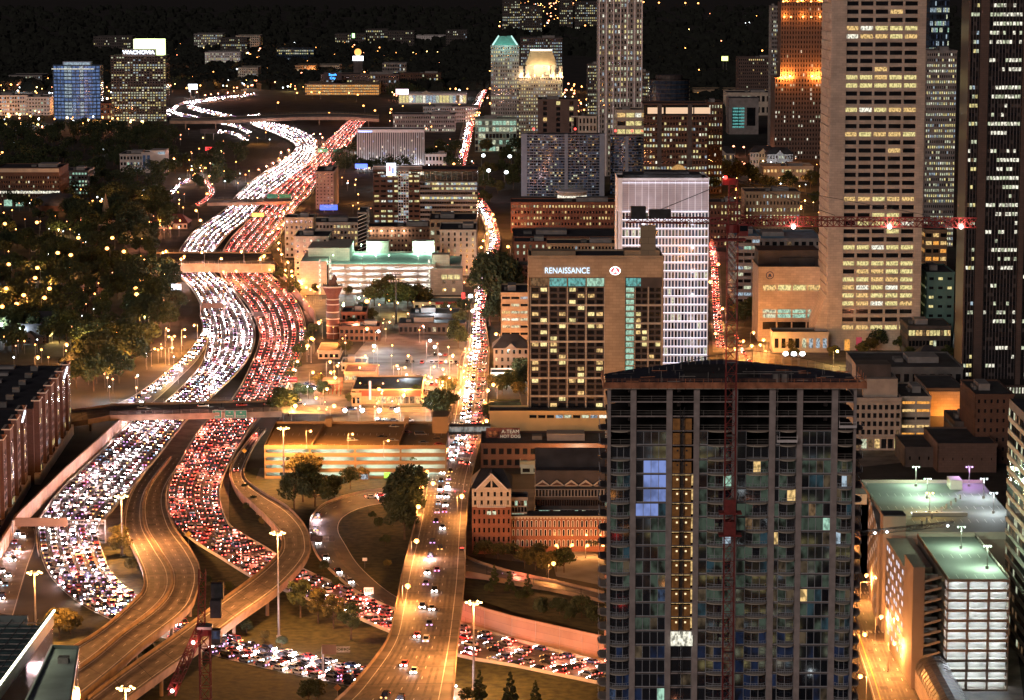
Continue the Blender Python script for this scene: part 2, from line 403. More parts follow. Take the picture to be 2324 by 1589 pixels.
RC = Ribbon([(588, 975, 603, 977, 0), (560, 1009, 578, 1012, 0), (528, 1054, 556, 1060, 0), (523, 1082, 553, 1082, 1), (538, 1115, 565, 1100, 2), (581, 1155, 600, 1124, 4), (614, 1188, 652, 1155, 6), (636, 1214, 690, 1196, 8),
             (641, 1239, 702, 1233, 8), (631, 1264, 695, 1270, 8), (581, 1310, 635, 1338, 8), (493, 1375, 540, 1407, 8), (400, 1445, 450, 1475, 8), (300, 1515, 340, 1555, 8), (200, 1590, 240, 1630, 8)], 0.26)
RE = Ribbon([(903, 1112, 905, 1139, 0), (850, 1117, 855, 1146, 0), (807, 1124, 815, 1156, 0), (742, 1145, 778, 1176, 0), (708, 1178, 768, 1205, 0), (705, 1215, 786, 1239, 0), (720, 1262, 812, 1280, 0), (768, 1312, 850, 1318, 0), (835, 1362, 888, 1348, 0), (900, 1394, 930, 1372, 0)], 0.18)
RG = Ribbon([(1048, 1262, 1052, 1302, 6.5), (1085, 1280, 1085, 1308, 6), (1162, 1303, 1162, 1324, 5), (1250, 1322, 1250, 1342, 4), (1373, 1350, 1373, 1369, 3), (1480, 1372, 1480, 1394, 3)], 0.25)
ST = Ribbon([(742, 1620, 1023, 1620, 8), (770, 1589, 1026, 1589, 8), (802, 1559, 1029, 1556, 8), (878, 1461, 1038, 1461, 8), (900, 1380, 1047, 1380, 8), (915, 1300, 1054, 1305, 8), (943, 1189, 1057, 1200, 7), (955, 1120, 1062, 1130, 3), (963, 1067, 1069, 1087, .5), (990, 1025, 1082, 1030, 0), (1014, 986, 1092, 992, 0),
             (1031, 916, 1103, 916, 0), (1046, 815, 1109, 815, 0), (1059, 790, 1109, 790, 0), (1069, 702, 1101, 702, 0), (1087, 626, 1114, 626, 0), (1102, 560, 1134, 560, 0), (1104, 530, 1132, 530, 0), (1090, 490, 1118, 488, 0), (1072, 455, 1096, 453, 0), (1048, 420, 1072, 420, 0), (1028, 390, 1056, 390, 0), (1040, 330, 1068, 330, 0), (1056, 270, 1080, 270, 0), (1080, 225, 1098, 225, 0), (1092, 205, 1106, 205, 0)], 0.20)
# side road at the left edge, frontage road, cross avenue, right-hand street
SL = Ribbon([(25, 1189, 78, 1200, 0), (12, 1225, 82, 1232, 0), (-20, 1290, 62, 1290, 0), (-45, 1380, 30, 1400, 0)], 0.07)
FR = Ribbon([(452, 716, 470, 714), (458, 752, 482, 752), (420, 806, 452, 812), (360, 858, 400, 866), (300, 900, 350, 912), (235, 930, 300, 945)], 0.20)
NW = Ribbon([(150, 935, 160, 962, 3), (195, 930, 200, 956, 6), (250, 922, 255, 945, 7)], 0.1)
NE_ = Ribbon([(640, 912, 640, 938, 7), (720, 920, 720, 940, 3), (800, 925, 800, 942, .3), (900, 926, 900, 944, 0), (1100, 922, 1100, 946, 0), (1230, 920, 1230, 944, 0)], 0.12)
RS = Ribbon([(1900, 1300, 1985, 1300), (1925, 1400, 2030, 1400), (1945, 1470, 2062, 1470), (1968, 1540, 2098, 1540), (1990, 1620, 2140, 1620)][::-1], 0.05)
RS2 = Ribbon([(1905, 1120, 1950, 1120), (1900, 1200, 1965, 1200), (1900, 1300, 1985, 1300)], 0.06)
WS = Ribbon([(1618, 800, 1655, 800), (1612, 700, 1640, 700), (1608, 600, 1634, 600), (1605, 560, 1628, 560), (1603, 520, 1624, 520)], 0.05)
RS3 = Ribbon([(1960, 1005, 1955, 1022), (2050, 1000, 2050, 1015), (2130, 992, 2130, 1005)], 0.05)
WS2 = Ribbon([(1655, 830, 1760, 830), (1655, 800, 1715, 800), (1648, 760, 1690, 760)], 0.08)
APL = Ribbon([(1250, 812, 1250, 830), (1600, 812, 1600, 830), (1900, 812, 1900, 830), (2170, 806, 2170, 824)], 0.04)
# far loops behind the seventeenth street bridge
FW1 = Ribbon([(575, 280, 585, 272), (548, 276, 552, 267), (480, 262, 488, 253), (424, 246, 442, 240), (440, 232, 462, 232), (500, 222, 510, 226), (581, 212, 585, 217)], 0.12)
FW2 = Ribbon([(480, 282, 486, 272), (430, 272, 442, 262), (388, 258, 402, 252), (394, 240, 412, 240), (440, 228, 455, 231), (520, 216, 525, 221)], 0.15)
FR3 = Ribbon([(575, 300, 560, 306), (545, 285, 532, 290), (500, 276, 490, 282)], 0.1)
FR4 = Ribbon([(565, 318, 560, 326), (535, 300, 525, 308), (470, 292, 462, 300)], 0.1)
LC = Ribbon([(432, 468, 452, 472), (466, 445, 484, 450), (468, 425, 490, 428), (452, 408, 468, 410), (435, 404, 440, 410), (400, 420, 408, 426), (368, 458, 378, 462)], 0.08)
apron.surface(concrete_road, 'freeway_shoulder')
for rb, m, nm in ((WH, concrete_road, 'freeway'), (RD, concrete_road, 'freeway'), (RE, asphalt, 'exit_road'), (SL, concrete_road, 'side_road'), (FR, concrete_road, 'frontage_road'),
              (NE_, concrete_road, 'avenue'), (RS, concrete_road, 'street'), (RS2, concrete_road, 'street'), (WS, lotmat, 'street'), (WS2, lotmat, 'street'), (APL, lotmat, 'street'), (RS3, lotmat, 'street'),
              (FW1, concrete_road, 'far_road'), (FW2, concrete_road, 'far_road'), (FR3, asphalt, 'far_road'), (FR4, asphalt, 'far_road'), (LC, lotmat, 'campus_road')):
    rb.surface(m, nm)
for rb, n in ((WH, 6), (RD, 6)):
    rb.lines(marks, [i / n for i in range(1, n)], True, .2); rb.lines(marks, [.012, .988], False, .2)
for rb, ts in ((RE, (.33,)), (SL, (.4, .7)), (FR, (.5,)), (RS, (.35, .6)), (RS2, (.4,))):
    rb.lines(marks, ts, True, .2); rb.lines(marks, (.03, .97), False, .18)
RS.lines(marks, (.12,), False, .35, paint_y)
for rb in (RA, RB, RC): rb.lines(marks, (.09, .82), False, .28); rb.lines(marks, (.45,), True, .15)
ST.lines(marks, (.12, .88), False, .22); ST.lines(marks, (.3, .5, .66), True, .22)
RG.lines(marks, (.5,), True, .2); RG.lines(marks, (.05, .95), False, .2)
NE_.lines(marks, (.25, .75), True, .25); NE_.lines(marks, (.5,), False, .3, paint_y)
wear = MB(); wm_ = mat('tyre_wear', (0.095, 0.078, 0.064), .65, .4, .25, detail=8); sm_ = mat('patched_asphalt', (0.06, 0.052, 0.045), .7, .4, .4); wr = random.Random(2)
for rb, ts in ((RA, (.28, .63)), (RB, (.28, .63)), (RC, (.28, .63)), (ST, (.21, .4, .58, .77)), (RS, (.24, .48, .76)), (RE, (.2, .6))):
    for t in ts:
        for o in (-.035, .035): rb.lines(wear, [t + o], False, .75, wm_, dz=.012)
    for k in range(9):
        d = wr.uniform(10, rb.len - 20); t = wr.choice(ts); rb.lines(wear, [t], True, wr.uniform(1.5, 3), sm_, on=wr.uniform(2, 6), off=9999, d0=d, d1=d + 8, dz=.018)
wear.build('road_wear', None, kind='structure')
# crosswalks and stop bars on the near street
def bars(b, rb, d, n=12, ln=3.0, w=.5, t0=.06, t1=.94):
    for i in range(n):
        t = t0 + (t1 - t0) * i / (n - 1); p, tg = rb.at(d, t); nn = Vector((tg.y, -tg.x, 0)).normalized() * w / 2; e = tg * ln; z = Vector((0, 0, .04))
        b.face([p - nn + z, p + e - nn + z, p + e + nn + z, p + nn + z], paint_w)
for d in (ST.len * .13, 330, 372, 520, 545): bars(marks, ST, d)
for d in (95, 150): bars(marks, RS, d)
marks.build('lane_marking', kind='structure')

def elevated(rb, name, label, cat, m=concrete_road, d0=0, d1=None, thick=1.6, minz=1.5, par=.95, pier=34, skip=None, fenced=False, group=None):
    root = link(name, None, None, label, cat, group, loc=(0, 0, 0))
    rb.surface(m, 'deck_surface', None, root)
    b = MB(); gir = mat('ramp_concrete', (0.30, 0.22, 0.15), 0.8, 0.25, .2)
    for i in range(rb.n - 1):
        if max(rb.L[i].z, rb.L[i + 1].z) < .8: continue
        L0, L1, R0, R1 = rb.L[i], rb.L[i + 1], rb.R[i], rb.R[i + 1]
        def dn(p):
            q = p.copy(); q.z = max(0.0, p.z - thick) if p.z > minz * 2 else 0.0; return q
        b.face([L0, dn(L0), dn(L1), L1], gir); b.face([R0, R1, dn(R1), dn(R0)], gir); b.face([dn(L0), dn(R0), dn(R1), dn(L1)], gir)
    b.build('girder', root)
    b = MB(); d = 12.0
    while d < rb.len - 2:
        p, tg = rb.at(d, .01); q, _ = rb.at(d, .99); w_ = tg * .18; z_ = Vector((0, 0, .035))
        if p.z > 2: b.face([p - w_ + z_, p + w_ + z_, q + w_ + z_, q - w_ + z_], roofdark)
        d += 19
    b.build('expansion_joint', root, kind='stuff')
    for sd in ('L', 'R'):
        b = MB(); rb.wall(b, sd, par, .35, gir, base=-.3); b.build('parapet', root)
        if fenced:
            b = MB()
            d = 0
            while d < rb.len:
                p, tg = rb.at(d, 0 if sd == 'L' else 1); b.bar(p, p + Vector((0, 0, 2.6)), .12, steel)
                q, _ = rb.at(min(d + 4, rb.len), 0 if sd == 'L' else 1)
                for h in (1.4, 2.0, 2.6): b.bar(p + Vector((0, 0, h)), q + Vector((0, 0, h)), .06, steel)
                d += 4
            b.build('railing', root)
    d = pier * .5
    while d < rb.len:
        p, tg = rb.at(d, .5)
        if p.z > 4 and not (skip and skip(p)):
            q, _ = rb.at(d, .18); r, _ = rb.at(d, .82); b = MB()
            b.bar(Vector((q.x, q.y, p.z - thick - .6)), Vector((r.x, r.y, p.z - thick - .6)), 1.3, gir, 1.1)
            for e in (q.lerp(r, .12), q.lerp(r, .88)): b.cyl((e.x, e.y, 0), .6, p.z - thick - 1.1, gir, 10)
            b.build('pier', root)
        d += pier
    return root
def nearroad(p):
    for rb in (WH, RD):
        for i in range(0, rb.n, 2):
            c = rb.C[i]
            if abs(c.x - p.x) < 40 and abs(c.y - p.y) < 40 and (Vector((c.x - p.x, c.y - p.y))).length < (rb.L[i] - rb.R[i]).length / 2 + 1: return True
    return False
elevated(RA, 'elevated_ramp', 'orange lit elevated ramp curving over the white headlight lanes, left of its twin', 'ramp', skip=nearroad)
elevated(RB, 'elevated_ramp', 'orange lit elevated ramp, the right one of the two curving side by side', 'ramp', skip=nearroad)
elevated(RC, 'elevated_ramp', 'long elevated ramp looping from the freeway and crossing diagonally to the lower left corner', 'ramp', skip=nearroad)
elevated(ST, 'street_bridge', 'wide street and its bridge running up the middle of the picture over the freeway', 'bridge', skip=nearroad)
elevated(RG, 'ramp', 'low two lane ramp leaving the bridge street towards the unfinished tower', 'ramp')
elevated(NW, 'bridge_approach', 'short bridge approach at the left end of the avenue bridge', 'bridge', par=.8)
def bridge(label, near, far, z, thick, name='road_bridge', fenced=True, m=concrete_road, lanes=(.3, .5, .7)):
    rb = Ribbon([(a[0], a[1], b[0], b[1], z) for a, b in zip(far, near)], 0.06, 10)
    r = elevated(rb, name, label, 'bridge', m, thick=thick, fenced=fenced, pier=36, skip=nearroad)
    b = MB(); rb.lines(b, lanes, True, .25, dz=.05); b.build('lane_marking', r)
    return rb
BN = bridge('avenue bridge with three green direction signs on its side, nearest bridge across the whole freeway',
            [(250, 947), (400, 944), (640, 938)], [(250, 921), (400, 918), (640, 912)], 7.0, 1.8)
B5 = bridge('broad brown bridge with parallel parapets behind the long bend of the freeway', [(345, 603), (480, 602), (624, 603)], [(355, 576), (480, 575), (615, 576)], 8.0, 4.8, m=lotmat)
B10 = bridge('thin bridge in the distance below the bend of the white lanes', [(470, 463), (560, 462), (662, 459)], [(474, 455), (560, 454), (660, 452)], 8.0, 1.6)
B17 = bridge('curved orange lit bridge, farthest one across the freeway', [(385, 276), (480, 276), (560, 273), (680, 268), (780, 268), (860, 272)], [(388, 270), (480, 268), (560, 265), (680, 259), (780, 259), (860, 264)], 10.0, 2.6, lanes=(.5,))
# median and edge barriers of the freeway
def barrier(rb, side, label, d0, d1, h=1.0, out=.3, m=None):
    b = MB(); rb.wall(b, side, h, .35, m or pale_concrete, d0, d1, out=out); b.build('concrete_barrier', None, label=label, cat='barrier')
barrier(WH, 'L', 'low concrete barrier along the outer side of the white headlight lanes', 200, WH.len - 250)
barrier(WH, 'R', 'low concrete barrier between the white headlight lanes and the median', 700, WH.len - 300)
barrier(RD, 'R', 'low concrete barrier along the outer side of the red tail light lanes', 100, RD.len)
barrier(RD, 'L', 'low concrete barrier along the inner side of the red tail light lanes', 400, RD.len)
barrier(RE, 'L', 'low concrete barrier on the outer side of the exit loop', 0, RE.len - 20)
# retaining walls
def rwall(label, pts, h, w=.8, m=None, h2=None):
    b = MB(); P = [G(x, y) for x, y in pts]; h2 = h2 or h; n = len(P)
    for i in range(n - 1):
        a, c = P[i], P[i + 1]; ha = h + (h2 - h) * i / (n - 1); hc = h + (h2 - h) * (i + 1) / (n - 1)
        d = (c - a); nn = Vector((-d.y, d.x, 0)).normalized() * w
        q = [a, c, c + nn, a + nn]
        b.face([a, c, c + Vector((0, 0, hc)), a + Vector((0, 0, ha))], m); b.face([c + nn, a + nn, a + nn + Vector((0, 0, ha)), c + nn + Vector((0, 0, hc))], m)
        b.face([a + Vector((0, 0, ha)), c + Vector((0, 0, hc)), c + nn + Vector((0, 0, hc)), a + nn + Vector((0, 0, ha))], m)
        k = max(1, int(d.length / 7))
        for j in range(k):
            p = a.lerp(c, j / k); hh = ha + (hc - ha) * j / k; e = -nn.normalized() * .06
            b.bar(p + e, p + e + Vector((0, 0, hh)), .14, concrete)
        b.face([c, c + nn, c + nn + Vector((0, 0, hc)), c + Vector((0, 0, hc))], m)
    b.build('retaining_wall', None, label=label, cat='wall')
wallm = facing('wall_panels', (0.36, 0.24, 0.17), 0.85, sx=6, sz=2.2)
rwall('tall tan concrete retaining wall beside the red lanes at the lower right', [(1044, 1412), (1100, 1434), (1162, 1452), (1270, 1477), (1373, 1500), (1500, 1524)], 7.6, m=wallm)
rwall('long concrete retaining wall along the left side of the white headlight lanes', [(-10, 1290), (40, 1205), (55, 1189), (150, 1095), (220, 1032), (294, 963)], 6.0, m=wallm)
rwall('curved concrete retaining wall right of the red lanes behind the brown bridge', [(618, 606), (650, 650), (680, 690), (712, 728), (716, 752)], 6.0, m=wallm)
emb = MB()
def quadstrip(b, A, B, m):
    for i in range(len(A) - 1): b.face([A[i], A[i + 1], B[i + 1], B[i]], m)
T1 = [G(1052, 1342, 7.5), G(1100, 1366, 7.5), G(1162, 1388, 7.5), G(1270, 1414, 7.5), G(1373, 1441, 7.5), G(1500, 1470, 7.5)]
T2 = [G(1054, 1312, 6.4), G(1100, 1316, 5.7), G(1162, 1328, 4.9), G(1270, 1346, 3.7), G(1373, 1369, 2.9), G(1500, 1398, 2.9)]
quadstrip(emb, T1, T2, grass); emb.build('embankment', None, kind='structure')
def patch(name, pts, m, z=.02):
    b = MB(); b.face([G(x, y, z) for x, y in pts], m); return b.build(name, None, kind='structure')
patch('lawn', [(240, 1240), (420, 1190), (900, 1420), (1373, 1580), (1373, 1640), (-100, 1640), (60, 1420), (140, 1380)], grass, .012)
patch('lawn', [(540, 1060), (950, 1090), (930, 1390), (700, 1330), (500, 1200)], grass, .016)
patch('lawn', [(1030, 1420), (1373, 1520), (1373, 1640), (1000, 1640)], grass, .018)
patch('lawn', [(470, 300), (700, 290), (700, 350), (560, 380), (440, 340)], grass, .02)
patch('parking_lot', [(660, 830), (1050, 800), (1040, 920), (640, 925)], lotmat, .02)
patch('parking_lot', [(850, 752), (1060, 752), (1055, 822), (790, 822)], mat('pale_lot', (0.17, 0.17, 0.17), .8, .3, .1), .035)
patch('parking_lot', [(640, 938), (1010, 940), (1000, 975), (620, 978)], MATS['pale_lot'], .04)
patch('parking_lot', [(590, 1062), (960, 1062), (955, 1086), (580, 1088)], lotmat, .05)
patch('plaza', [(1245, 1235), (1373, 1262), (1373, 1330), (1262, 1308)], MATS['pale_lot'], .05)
patch('pavement', [(1640, 740), (2160, 770), (2160, 850), (1650, 850)], lotmat, .02)
patch('pavement', [(1950, 1010), (2150, 1000), (2150, 1040), (1950, 1060)], concrete_road, .02)
patch('pavement', [(2030, 1400), (2300, 1400), (2330, 1640), (2120, 1640)], concrete_road, .022)
patch('pavement', [(1050, 1110), (1373, 1110), (1373, 1300), (1060, 1260)], lotmat, .015)
patch('pavement', [(640, 590), (1200, 590), (1200, 730), (700, 730)], lotmat, .015)
patch('sports_field', [(820, 752), (900, 718), (1040, 718), (1050, 752)], roofgrey, .03)
# ---------------------------------------------------------------- cars
HL = [emis('headlight', (1.0, 0.90, 0.86), 60), emis('headlight_xenon', (0.86, 0.46, 1.0), 2.6), emis('headlight_halogen', (1.0, 0.50, 0.16), 3.6), emis('headlight_blue', (0.42, 0.72, 1.0), 1.8)]
TL = [emis('taillight', (1.0, 0.10, 0.07), 5), emis('taillight_bright', (1.0, 0.12, 0.08), 13)]
lamp_off = mat('lamp_glass', (0.4, 0.38, 0.36), .2, .1)
PAINT = [('white', mat('paint_white', (0.7, 0.7, 0.68), .3, .03)), ('silver', mat('paint_silver', (0.42, 0.43, 0.45), .3, .03, metal=.4)), ('black', mat('paint_black', (0.02, 0.02, 0.022), .25, .03)),
         ('red', mat('paint_red', (0.38, 0.03, 0.03), .3, .03)), ('blue', mat('paint_blue', (0.04, 0.08, 0.25), .3, .03)), ('grey', mat('paint_grey', (0.14, 0.14, 0.15), .3, .03))]
tyre = mat('tyre', (0.015, 0.015, 0.015), .9, .1)
SHAPES = {   # profile (y forward, z), cabin from..to, half width, roof height
 'saloon car': dict(L=4.6, W=.9, hood=.85, prof=[(-2.3, .35), (-2.3, .9), (-2.1, 1.0), (2.05, .85), (2.3, .65), (2.3, .35)], cab=(-1.75, 1.0, -1.15, .35), top=1.45),
 'estate car': dict(L=4.8, W=.95, hood=1.0, prof=[(-2.4, .4), (-2.4, 1.05), (2.1, 1.0), (2.4, .8), (2.4, .4)], cab=(-2.3, 1.15, -2.05, .45), top=1.78),
 'van': dict(L=5.2, W=1.0, hood=1.15, prof=[(-2.6, .4), (-2.6, 1.2), (2.3, 1.1), (2.6, .85), (2.6, .4)], cab=(-2.58, 1.9, -2.5, 1.35), top=2.1)}
def carmesh(kind, pm):
    S_ = SHAPES[kind]; b = MB(); W = S_['W']; P = S_['prof']; n = len(P)
    for sx in (-1, 1):
        q = [(sx * W, y, z) for y, z in P]; b.face(q if sx > 0 else q[::-1], pm)
    for i in range(n):
        a, c = P[i], P[(i + 1) % n]; b.face([(-W, a[0], a[1]), (-W, c[0], c[1]), (W, c[0], c[1]), (W, a[0], a[1])], pm)
    y0, y1, t0, t1 = S_['cab']; zb = S_['hood'] + .02; zt = S_['top']; w2 = W * .8
    B = [(-W * .94, y0, zb), (W * .94, y0, zb), (W * .94, y1, zb), (-W * .94, y1, zb)]; T = [(-w2, t0, zt), (w2, t0, zt), (w2, t1, zt), (-w2, t1, zt)]
    for i in range(4):
        j = (i + 1) % 4; b.face([B[i], B[j], T[j], T[i]], glassd)
    b.face(T, pm)
    for i in range(4): b.bar(B[i], T[i], .09, pm)
    for sx in (-1, 1):
        for wy in (-S_['L'] * .3, S_['L'] * .31):
            i = len(b.v); k = b.mi(tyre)
            for e in (0, 1):
                for a in range(8):
                    t = math.pi * a / 4; b.v.append((sx * (W - .2 + e * .24), wy + .33 * math.cos(t), .33 + .33 * math.sin(t)))
            for a in range(8):
                c = (a + 1) % 8; b.f.append((i + a, i + c, i + 8 + c, i + 8 + a)); b.m.append(k)
            b.f.append(tuple(i + 8 + a for a in range(8))); b.m.append(k)
    return b.mesh('car')
def lampmesh(m, w, h, fy):
    b = MB(); s = 1 if fy > 0 else -1
    b.box(-w / 2, -.03, -h / 2, w / 2, .03, h / 2, m); return b.mesh('lamp')
CM = {(k, c): None for k in SHAPES for c, _ in PAINT}
HM = [lampmesh(m, .56, .40, 1) for m in HL]; TM = [lampmesh(m, .50, .34, -1) for m in TL]; OM = lampmesh(lamp_off, .36, .2, 1)
ncar = 0
def car(p, tg, kind, ci, label, group, lights=1, hl=0, tl=0):
    global ncar; ncar += 1
    cn, pm = PAINT[ci]
    if CM[(kind, cn)] is None: CM[(kind, cn)] = carmesh(kind, pm)
    name = {'saloon car': 'car', 'estate car': 'estate_car', 'van': 'van'}[kind]
    o = link(name, CM[(kind, cn)], None, label, 'van' if kind == 'van' else 'car', group, loc=p)
    o.rotation_euler = (math.asin(max(-1, min(1, tg.z))), 0, math.atan2(-tg.x, tg.y))
    S_ = SHAPES[kind]; W = S_['W'] - .25; hz = S_['hood'] - .2
    for sx in (-1, 1):
        link('headlight', HM[hl] if lights else OM, o, loc=(sx * W, S_['L'] / 2 + .04, hz))
        link('taillight', TM[tl] if lights else OM, o, loc=(sx * W, -S_['L'] / 2 - .04, hz + .12))
    return o
def pxof(p):
    d = p - Vector((0, 0, CAMH)); f = d.y * cs - d.z * sn; u = d.y * sn + d.z * cs
    return PCX + FOC * d.x / f, PCY - FOC * u / f
flow = []   # (distance, p, tg, lane phrase, road, hl, tl, kind, ci)
def traffic(rb, lanes, gap, rev, road, lanename, d0=10, d1=None, seed=1, sz=(9, 16)):
    r = random.Random(seed); d1 = d1 or rb.len - 5
    for li, t in enumerate(lanes):
        d = d0 + r.random() * 12
        while d < d1:
            p, tg = rb.at(d, t)
            if rev: tg = -tg
            x, y = pxof(p)
            if -20 < x < 2344 and y < 1610 and not (x > 1385 and x < 1945 and y > 880):
                k = r.choice(['saloon car'] * 8 + ['estate car'] * 5 + ['van'] * (t > .8))
                flow.append((p.length, p, tg, li, road, r.choices((0, 1, 2, 3), (9, 4, 3, 2))[0], r.choices((0, 1), (3, 2))[0], k, r.choices(range(6), (1, 1, 6, 3, 1, 5))[0], lanename))
            d += r.uniform(*gap)
traffic(WH, [(i + .5) / 6 for i in range(6)], (6.6, 8.6), False, 'oncoming freeway', 'headlights towards the viewer', 10, seed=3)
traffic(RD, [(i + .5) / 6 for i in range(6)], (8, 13.5), True, 'outbound freeway', 'tail lights towards the viewer', 10, seed=4)
traffic(FW1, (.2, .5, .8), (8, 14), True, 'far loop road', 'headlights on', seed=5)
traffic(FW2, (.3, .7), (9, 16), True, 'far side road', 'headlights on', seed=6)
traffic(FR3, (.3, .7), (9, 14), True, 'far slip road', 'headlights on', seed=7); traffic(FR4, (.3, .7), (9, 14), True, 'far lower slip road', 'headlights on', seed=8)
traffic(SL, (.35, .55), (12, 26), False, 'side road at the left edge', 'headlights on', seed=9)
traffic(FR, (.3, .65), (9, 17), False, 'frontage road', 'headlights on', seed=10)
traffic(ST, (.40, .55), (16, 40), True, 'bridge street', 'headlights on', 10, 420, seed=11)
traffic(ST, (.35, .52), (9, 18), True, 'bridge street', 'headlights on', 420, seed=12)
traffic(ST, (.72, .86), (14, 30), False, 'bridge street', 'tail lights on', 420, seed=13)
traffic(RE, (.17, ), (14, 26), False, 'exit loop', 'tail lights on', 60, seed=14)
traffic(RG, (.3,), (40, 70), True, 'low ramp', 'headlights on', seed=15)
traffic(BN, (.3,), (12, 30), False, 'avenue bridge', 'side on', seed=16); traffic(BN, (.75,), (16, 40), True, 'avenue bridge', 'side on', seed=17)
traffic(NE_, (.3,), (14, 40), False, 'avenue', 'side on', seed=18)
traffic(RC, (.45,), (70, 120), True, 'long ramp', 'tail lights on', 10, 140, seed=19)
traffic(WS, (.35, .65), (10, 22), False, 'street behind the white tower', 'headlights on', seed=20)
traffic(WS2, (.5,), (10, 18), False, 'street by the plaza', 'headlights on', seed=21)
traffic(LC, (.35, .65), (8, 15), False, 'campus road', 'headlights on', seed=22)
flow.sort(key=lambda f: f[0])
near, rest = flow[:232], flow[232:]; BEAM = {}
lanec = {}
for dist, p, tg, li, road, hl, tl, k, ci, ln in near:
    i = lanec.get((road, li, ln), 0); lanec[(road, li, ln)] = i + 1
    lab = '%s %s, %s from the near end, %s lane of the %s' % (PAINT[ci][0], k, ordn(i), ordn(li), road)
    if 'tail' in ln and road == 'bridge street': lab += ', outbound'
    car(p, tg, k, ci, lab, 'cars on the ' + road, 1, hl, tl)
b = MB()
for dist, p, tg, li, road, hl, tl, k, ci, ln in rest:
    a = math.atan2(-tg.x, tg.y); c_, s_ = math.cos(a), math.sin(a)
    T = lambda x, y, z: (p.x + x * c_ - y * s_, p.y + x * s_ + y * c_, p.z + z)
    S_ = SHAPES[k]; W = S_['W']; L2 = S_['L'] / 2; pm = PAINT[ci][1]; hz = S_['hood'] - .3
    b.box(-W, -L2, .3, W, L2, S_['hood'], pm, T)
    b.box(-W * .85, S_['cab'][0] + .3, S_['hood'], W * .85, S_['cab'][1] - .3, S_['top'] - .06, glassd, T)
    b.box(-W * .8, S_['cab'][2], S_['top'] - .06, W * .8, S_['cab'][3], S_['top'], pm, T)
    for sx in (-1, 1):
        x = sx * (W - .25)
        b.face([T(x + .28, L2 + .05, hz - .18), T(x - .28, L2 + .05, hz - .18), T(x - .28, L2 + .05, hz + .20), T(x + .28, L2 + .05, hz + .20)], HL[hl])
        b.face([T(x - .25, -L2 - .05, hz - .04), T(x + .25, -L2 - .05, hz - .04), T(x + .25, -L2 - .05, hz + .30), T(x - .25, -L2 - .05, hz + .30)], TL[tl])
nb = 0
for fi, f in enumerate(flow):   # real beams of a share of the cars
    _, p, tg, li, road, hl, tl, k, ci, ln = f
    if fi % 6 or (road == 'bridge street' and p.y < 1150 and fi % 24): continue
    away = tg.y > 0; kk = ('beam', away)
    if kk not in BEAM: l = bpy.data.lights.new('car_light', 'POINT'); l.energy = 2600 if away else 3600; l.color = (1, .22, .14) if away else (1, .70, .74); l.shadow_soft_size = .4; BEAM[kk] = l
    o = bpy.data.objects.new('car_light', BEAM[kk]); COL.objects.link(o); o.location = p + tg * (3.4 if not away else -3.4) + Vector((0, 0, 1.6)); nb += 1
b.build('distant_traffic', None, label='dense distant traffic filling every lane of the freeway with lights', cat='traffic', group='cars in the distance', kind='stuff')
# parked cars: (px, py, z, heading degrees, label, kind, colour)
PARK = [(800, 1003, 12, 85, 'white estate car alone in the middle of the orange garage roof', 'estate car', 0),
 (868, 996, 12, 88, 'dark car on the garage roof right of the white estate car', 'saloon car', 2), (893, 1003, 12, 92, 'silver car on the garage roof, nearer of two side by side', 'saloon car', 1),
 (895, 972, 12, 90, 'silver car at the back edge of the garage roof', 'saloon car', 1), (925, 985, 12, 90, 'red car on the garage roof beside the ramp parapet', 'saloon car', 3),
 (955, 990, 12, 90, 'dark van in the row at the right of the garage roof', 'van', 5), (962, 1008, 12, 90, 'grey car in the row at the right of the garage roof', 'saloon car', 5),
 (995, 1000, 12, 90, 'black car by the stair tower on the garage roof', 'saloon car', 2), (998, 1012, 12, 90, 'red car at the right corner of the garage roof', 'saloon car', 3)]
RQ = random.Random(21)
for gx, gy, n, dx, dy, hd, txt in ((950, 858, 8, 11, 1.5, 10, 'in the back row of the lot beside the street'), (948, 872, 8, 11, 1, 10, 'in the second row of the lot beside the street'),
      (945, 888, 3, 14, 2, 10, 'in the short row of the lot beside the street'), (690, 868, 3, 10, 6, 60, 'near the red sign beside the freeway'), (925, 824, 11, 11, .2, 5, 'in the dark row behind the low wall'),
      (745, 800, 3, 9, -7, 50, 'beside the tan roof near the freeway'), (1000, 902, 4, 12, 1, 90, 'along the tree line beside the street'), (700, 930, 7, 16, .3, 88, 'in the front row of the white lit lot'),
      (860, 955, 5, 17, .6, 88, 'in the white lit lot behind the garage'), (975, 808, 5, 12, 0, 5, 'in the pale lot under white lamps'), (648, 1080, 3, 20, 1, 88, 'behind the trees at the foot of the garage')):
    for i in range(n):
        if RQ.random() < .12: continue
        ci = RQ.randrange(6); k = RQ.choice(('saloon car', 'estate car'))
        PARK.append((gx + dx * i, gy + dy * i, 0.05, hd + RQ.uniform(-3, 3), '%s %s, %s from left %s' % (PAINT[ci][0], 'car' if k == 'saloon car' else k, ordn(i), txt), k, ci))
for x, y, z, hd, lab, k, ci in PARK:
    a = math.radians(hd); car(G(x, y, z + .02), Vector((math.sin(a), math.cos(a), 0)), k, ci, lab, 'parked cars', 0)
q = [(843, 1131), (866, 1127), (884, 1129), (900, 1120), (872, 1137)]
for i, (x, y) in enumerate(q):
    car(G(x, y, .2), Vector((.98, .18, 0)).normalized(), 'saloon car', (1, 3, 0, 1, 2)[i], 'car queueing with bright tail lights at the top of the exit loop, %s of five' % ordn(i), 'cars queueing on the exit loop', 1, 0, 1)

